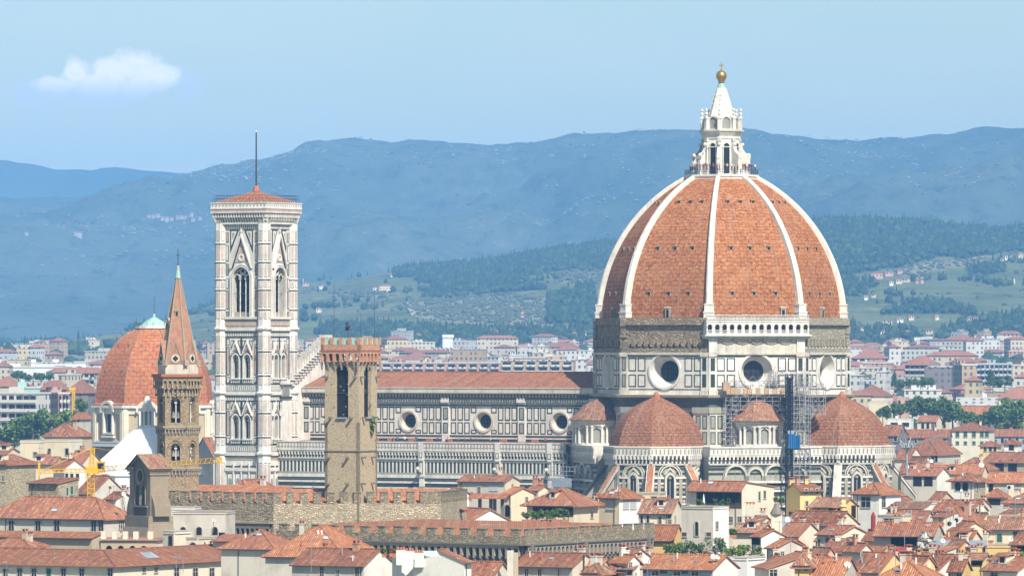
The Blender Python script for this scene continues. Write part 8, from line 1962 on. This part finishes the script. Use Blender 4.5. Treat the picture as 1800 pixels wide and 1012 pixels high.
for i, (px, w) in enumerate([(926, 22), (944, 24), (960, 22), (976, 24), (992, 18)]): shrub(px, 893 if i else 899, 913, w, 1006, [['leaf_4', 'leaf_1'], ['leaf_1', 'leaf_0'], ['leaf_1', 'leaf_2'], ['leaf_0', 'leaf_1'], ['leaf_3', 'leaf_1']][i], f'{ordw(i)} green plant from the left along the leafy loggia railing', 'plants of the leafy loggia')
for i, px in enumerate([1231, 1257, 1269, 1280]): shrub(px, 872 if i else 876, 893, 8 if i else 16, 1055, ['leaf_1', 'leaf_0'], f'{ordw(i)} climbing plant from the left before the glazed rooftop loggia', 'plants of the glazed loggia')
shrub(1788, 965, 992, 26, 862, ['leaf_1', 'leaf_2'], 'bright green climber at the right edge under the green shutters', 'terrace plants'); shrub(1392, 898, 908, 10, 1060, ['leaf_3'], 'dark potted bush on the terrace of the yellow house', 'terrace plants')
shrub(1746, 975, 984, 14, 872, ['leaf_1'], 'small green roof plant above the bottom right corner', 'terrace plants')
# assorted roof furniture
t = thing('parasol', 'closed white parasol on the terrace of the glazed rooftop loggia', 'parasol', P(1237, 893, 1062)); m = MB(); m.tube((0, 0, 0), (0, 0, 2.6), .04, 'steel', 5); m.build('pole', t); m = MB(); m.rings([(.12, .5), (.24, .7), (.17, 1.6), (.04, 2.5)], 8, 'dish_white'); m.build('cover', t)
def ac(px, py, Y, label):
    t = thing('cooling_unit', label, 'cooling unit', P(px, py, Y), R(-25), 'cooling units on roofs'); m = MB(); m.box((0, 0, .5), (1.3, .7, 1.0), 'crane_white'); m.build('casing', t); m = MB(); f = Fr(0, -.36, -90); m.fpoly(f, circ(-.15, .5, .36, 16), 0, .03, 'void'); m.build('fan', t)
ac(1627, 1000, 838, 'grey cooling unit on the red roof near the bottom right'); ac(1672, 925, 975, 'white cooling unit beside the dark red dish'); ac(1684, 919, 1000, 'white cooling unit on the red roof by the cream gabled house'); ac(1776, 860, 1322, 'white cooling unit on the cream house wall at the right')
t = thing('chimney', 'tall round yellow chimney with a domed cap on the loggia house', 'chimney', P(1482, 925, 1020)); m = MB(); m.rings([(.55, -2), (.5, 3.2), (.7, 3.3), (.7, 3.5), (.5, 3.6), (.5, 4.1), (.3, 4.4), (.05, 4.5)], 12, 'plaster_yellow'); m.build('stack', t)
t = thing('flue', 'slim dark red pipe flue with a pointed top on the red roofs', 'flue', P(1535, 932, 955)); m = MB(); m.rings([(.38, -1.5), (.36, 2.3), (.1, 2.9)], 8, 'tarp_red'); m.build('pipe', t)
t = thing('chimney', 'big pale chimney with a grey zinc hood right of the white tower house', 'chimney', P(1365, 935, 975)); m = MB(); m.box((0, 0, .6), (1.7, 1.2, 4.6), 'plaster_pale'); m.build('stack', t); m = MB(); m.rings([(1.1, 2.9), (.9, 3.3), (.5, 4.0), (.3, 4.6)], 8, 'pietra_dark'); m.build('hood', t)
t = thing('chimney', 'ornate old chimney with small arches left of the cream side wall', 'chimney', P(1319, 916, 1005)); m = MB(); m.box((0, 0, 0), (1.3, 1.0, 4.4), 'plaster_dirty'); m.build('stack', t); m = MB()
for dx in (-.5, 0, .5): m.box((dx, 0, 2.6), (.16, .9, .8), 'plaster_pale')
m.box((0, 0, 3.1), (1.6, 1.2, .2), 'terracotta'); m.build('cap', t)
t = thing('roof_light', 'grey ribbed zinc roof light beside the pale chimney with a hood', 'roof light', P(1380, 925, 992), R(-20)); m = MB()
m.face([(-2.6, -1.2, -.8), (2.2, -1.2, -.8), (.7, .8, 1.6), (-2, .8, 1.6)], 'zinc'); m.face([(2.2, -1.2, -.8), (2.6, 1, -.8), (.7, .8, 1.6)], 'zinc')
for k in range(7): m.tube((-2.6 + k * .78, -1.22, -.78), (-2 + k * .44, .78, 1.62), .06, 'steel', 4)
m.build('panel', t)
t = thing('roof_window', 'tilted pale roof window on the long foreground roof', 'roof window', P(262, 976, 900), R(60)); m = MB(); m.face([(-1.6, -.8, -.3), (1.4, -.8, -.3), (1.2, .6, .5), (-1.5, .6, .5)], 'zinc'); m.build('pane', t); m = MB(); 
for a, b in (((-1.6, -.8, -.3), (1.4, -.8, -.3)), ((1.4, -.8, -.3), (1.2, .6, .5)), ((1.2, .6, .5), (-1.5, .6, .5)), ((-1.5, .6, .5), (-1.6, -.8, -.3))): m.tube(a, b, .08, 'steel', 4)
m.build('frame', t)
t = thing('roof_window', 'blue grey roof window on the white sloping house at the bottom', 'roof window', P(757, 974, 836), R(20)); m = MB(); m.face([(-.9, -.6, -.2), (1.1, -.6, -.2), (1.1, .6, .5), (-.9, .6, .5)], 'skylight'); m.build('pane', t)
for i, (px, pt, pb) in enumerate([(705, 965, 978), (720, 967, 980), (737, 970, 982)]):
    t = thing('chimney', f'white stub chimney with clay pots at the bottom, {ordw(i)} of three from the left', 'chimney', P(px, pb, 843), 0, 'white chimneys at the bottom'); h = (pb - pt) * 843 / F; m = MB(); m.box((0, 0, h / 2 - .6), (1.3 - .2 * (i == 1), .9, h + 1), 'plaster_white'); m.build('stack', t); m = MB()
    for dx in (-.4, 0, .4): m.rings([(.17, h - .1), (.14, h + .35)], 8, 'terracotta', c=(dx, 0))
    m.build('clay_pots', t)
t = thing('chimney', 'slender pale double chimney at the left end of the stepped red roof', 'chimney', P(901, 1012, 858)); m = MB(); m.box((-.3, 0, 1), (.9, .8, 5.2), 'plaster_dirty'); m.box((.5, .2, .9), (.6, .7, 4.8), 'plaster_tan'); m.build('stack', t)
for i, (px, pt) in enumerate([(1026, 974), (1050, 982)]):
    t = thing('post', 'tall dark iron post ' + ('in front of the bright cream gable' if i == 0 else 'beside the small roof terrace'), 'post', P(px, 1020, 846)); m = MB(); m.tube((0, 0, -4), (0, 0, (1020 - pt) * 846 / F), .14, 'wood_dark', 6); m.build('shaft', t)
t = thing('lamp_mast', 'grey mast with a cluster of floodlights right of the cathedral apse', 'lamp mast', P(1594, 835, 1330)); m = MB(); m.tube((0, 0, 0), (0, 0, 5.6), .3, 'zinc', 8, .22); m.build('pole', t); m = MB(); m.rings([(.3, 5.5), (1.0, 5.8), (1.1, 6.0)], 10, 'zinc')
for k in range(10): a = k * 36; c = at_axis(a, 1.25); m.box((c[0], c[1], 6.3 + .5 * (k % 2)), (.5, .5, .5), 'zinc'); m.tube((*at_axis(a, .8), 5.9), (*c, 6.6), .06, 'steel', 4)
for k in range(8): m.tube((0, 0, 5.8), (*at_axis(k * 45 + 10, 1.7), 7.6 + .5 * (k % 3)), .05, 'steel', 4)
m.build('floodlights', t); m = MB(); m.tube((.5, 0, 6), (7.6, 0, 8.6), .06, 'steel', 4); m.tube((.5, 0, 6.4), (7.6, 0, 8.7), .06, 'steel', 4); m.build('arm', t)
t = thing('rubble_pile', 'crumbling pale stone chimney breast and rubble beside the red awning', 'rubble pile', P(1624, 966, 918)); m = MB()
for k in range(60): z = rnd.uniform(-1, 2.6); wd = .9 if z > 0 else 1.8; m.box((rnd.uniform(-wd, wd), rnd.uniform(-.6, .6), z), (rnd.uniform(.3, .8), rnd.uniform(.3, .7), rnd.uniform(.2, .6)), rnd.choice(['plaster_white', 'plaster_dirty', 'pietra']), rnd.random() * 3)
m.build('stones', t)
t = thing('awning', 'red awning and covers on the dark terrace beside the rubble wall', 'awning', P(1582, 966, 932)); m = MB(); m.face([(-1.4, -.8, .0), (1.8, -.8, -.2), (1.8, .8, .35), (-1.4, .8, .6)], 'tarp_red'); m.face([(-1.4, -.8, .0), (1.8, -.8, -.2), (1.8, -.8, -.9), (-1.4, -.8, -.9)], 'tarp_red'); m.build('cloth', t)
t = thing('tarpaulin', 'crumpled red tarpaulin behind the palace battlements', 'tarpaulin', P(802, 899, 1004)); m = MB(); pts = [[Vector((x * .9, y * .9, rnd.uniform(-.3, .5))) for x in range(-2, 3)] for y in range(-1, 2)]
for j in range(2):
    for i in range(4): m.face([pts[j][i], pts[j][i + 1], pts[j + 1][i + 1], pts[j + 1][i]], 'tarp_red')
m.build('sheet', t)
t = thing('porch', 'open porch of dark pillars under a small red roof behind the palace', 'porch', P(860, 900, 1045), R(-15)); m = MB()
for x in (843, 863, 870, 884): m.box(((x - 860) * 1045 / F, 0, 1.1), (.5, .5, 3.4), 'pietra_dark')
m.build('pillars', t); m = MB(); slab(m, [(-3.4, -1.6, 2.5), (3.2, -1.6, 2.5), (3.2, 1.8, 3.2), (-3.4, 1.8, 3.2)], 'tile_orange'); m.build('roof', t)
t = thing('terrace_wall', 'pale crenellated terrace with four arches in front of the bell gable', 'terrace', P(227, 968, 932), R(-8)); s9 = 932 / F; m = MB(); f = Fr(0, 0, -90); x0, x1 = (176 - 227) * s9, (276 - 227) * s9; zt = (968 - 949) * s9
us = [(191 - 227) * s9, (212 - 227) * s9, (233 - 227) * s9, (253 - 227) * s9]; bd = [x0] + [(a + b) / 2 for a, b in zip(us, us[1:])] + [x1]
for u, a, b in zip(us, bd, bd[1:]): hp = arch_pts(u, -1.2, 1.0, .3, 8, .1); m.hole(f, a, b, -6, zt, hp, 'plaster_tan'); m.reveal(f, hp, 0, -.8, 'plaster_tan'); m.fpoly(f, hp, -.9, -.8, 'void')
m.fb(f, x1 - .02, x1, -30, zt, -5, -.001, 'plaster_pale'); m.fb(f, x0, x1, -30, -6, -5, 0, 'plaster_tan'); m.fb(f, x0 - .3, x1 + .3, zt, zt + .2, -5.2, .35, 'pietra'); m.fb(f, x0, x1, zt + .2, zt + .35, -5, .1, 'terracotta')  # paler right end, sunlight put into the plaster
for px in (181, 201, 220, 239, 265): u = (px - 227) * s9; m.fb(f, u - .38, u + .38, zt + .2, zt + 1.35, -.45, .15, 'plaster_pale')
m.build('wall', t)
# ---------------------------------------------------------------- people on the lantern platform and the aisle roof
def person_mesh(si):
    me = bpy.data.meshes.new('body'); V = [(0, 0, .95), (0, 0, 1.12), (0, 0, 1.38), (0, 0, 1.5), (0, .01, 1.60), (0, .01, 1.74), (.2, 0, 1.40), (.27, .03, 1.12), (.24, -.12, .92), (-.2, 0, 1.40), (-.27, .03, 1.12), (-.22, -.14, .95), (.1, 0, .88), (.11, -.02, .48), (.11, 0, .06), (.11, -.14, .03), (-.1, 0, .88), (-.11, .02, .48), (-.12, .03, .06), (-.12, -.1, .03)]
    E = [(0, 1), (1, 2), (2, 3), (3, 4), (4, 5), (2, 6), (6, 7), (7, 8), (2, 9), (9, 10), (10, 11), (0, 12), (12, 13), (13, 14), (14, 15), (0, 16), (16, 17), (17, 18), (18, 19)]
    rad = [.15, .14, .17, .06, .095, .085, .07, .05, .04, .07, .05, .04, .095, .07, .05, .045, .095, .07, .05, .045]
    me.from_pydata(V, E, []); o = bpy.data.objects.new('body', me); COL.objects.link(o); mo = o.modifiers.new('s', 'SKIN'); me.skin_vertices[0].data[0].use_root = True
    for i, r in enumerate(rad): me.skin_vertices[0].data[i].radius = (r, r * .8 if i < 3 else r)
    su = o.modifiers.new('d', 'SUBSURF'); su.levels = 1
    dg = bpy.context.evaluated_depsgraph_get(); res = bpy.data.meshes.new_from_object(o.evaluated_get(dg)); bpy.data.objects.remove(o)
    for m in ('shirt_%d' % si, 'trousers', 'skin', 'wood_dark'): res.materials.append(MATS[m])
    for p in res.polygons:
        c = p.center; k = 1 if c.z < .95 and abs(c.x) < .2 else (2 if c.z > 1.48 or (abs(c.x) > .2 and c.z < 1.1) else 0)
        if c.z > 1.68 or (c.z > 1.58 and c.y > .05): k = 3
        p.material_index = k; p.use_smooth = True
    return res
PM = [person_mesh(i) for i in range(6)]; PN = ['dark', 'pale grey', 'dark red', 'blue', 'mustard', 'brown']
def person(loc, k, label, group):
    t = bpy.data.objects.new('person', PM[k]); COL.objects.link(t); t.location = loc; t.rotation_euler = (0, 0, rnd.uniform(0, 6)); tag(t, label, 'person', group)
cM = cath.matrix_basis; pc = {}
spots = sorted([(rnd.uniform(-150, 40)) for _ in range(26)])
for i, a in enumerate(spots):
    # walk along the octagonal railing, viewer's side
    q = -60 + (i - 12.5) * 6.6; ap = 7.45 * math.cos(PI / 8) / math.cos(R((q % 45) - 22.5 if False else ((q + 22.5) % 45) - 22.5)); c = cM @ Vector((*at_axis(q + rnd.uniform(-2, 2), ap), 93.05))
    k = rnd.randrange(6); pc[k] = pc.get(k, 0) + 1
    person(c, k, f'visitor in a {PN[k]} top on the lantern platform, {ordw(pc[k] - 1)} such from left', 'visitors on the lantern platform')
pc = {}
for i, x in enumerate([-33, -47, -52, -53.5, -55, -58, -60.5, -66, -69, -71, -72, -79, -81]):
    k = rnd.randrange(6); pc[k] = pc.get(k, 0) + 1
    person(cM @ Vector((x, -20.2, 33.1)), k, f'person in a {PN[k]} top on the aisle roof, {ordw(pc[k] - 1)} such from right', 'people on the aisle roof')
m = MB()
for x in (-36, -44, -58, -63, -67.5, -73, -77): m.box((x, -19.6, 33.7), (1.6, .5, .9), 'terracotta')
m.build('roof_boxes', cath)
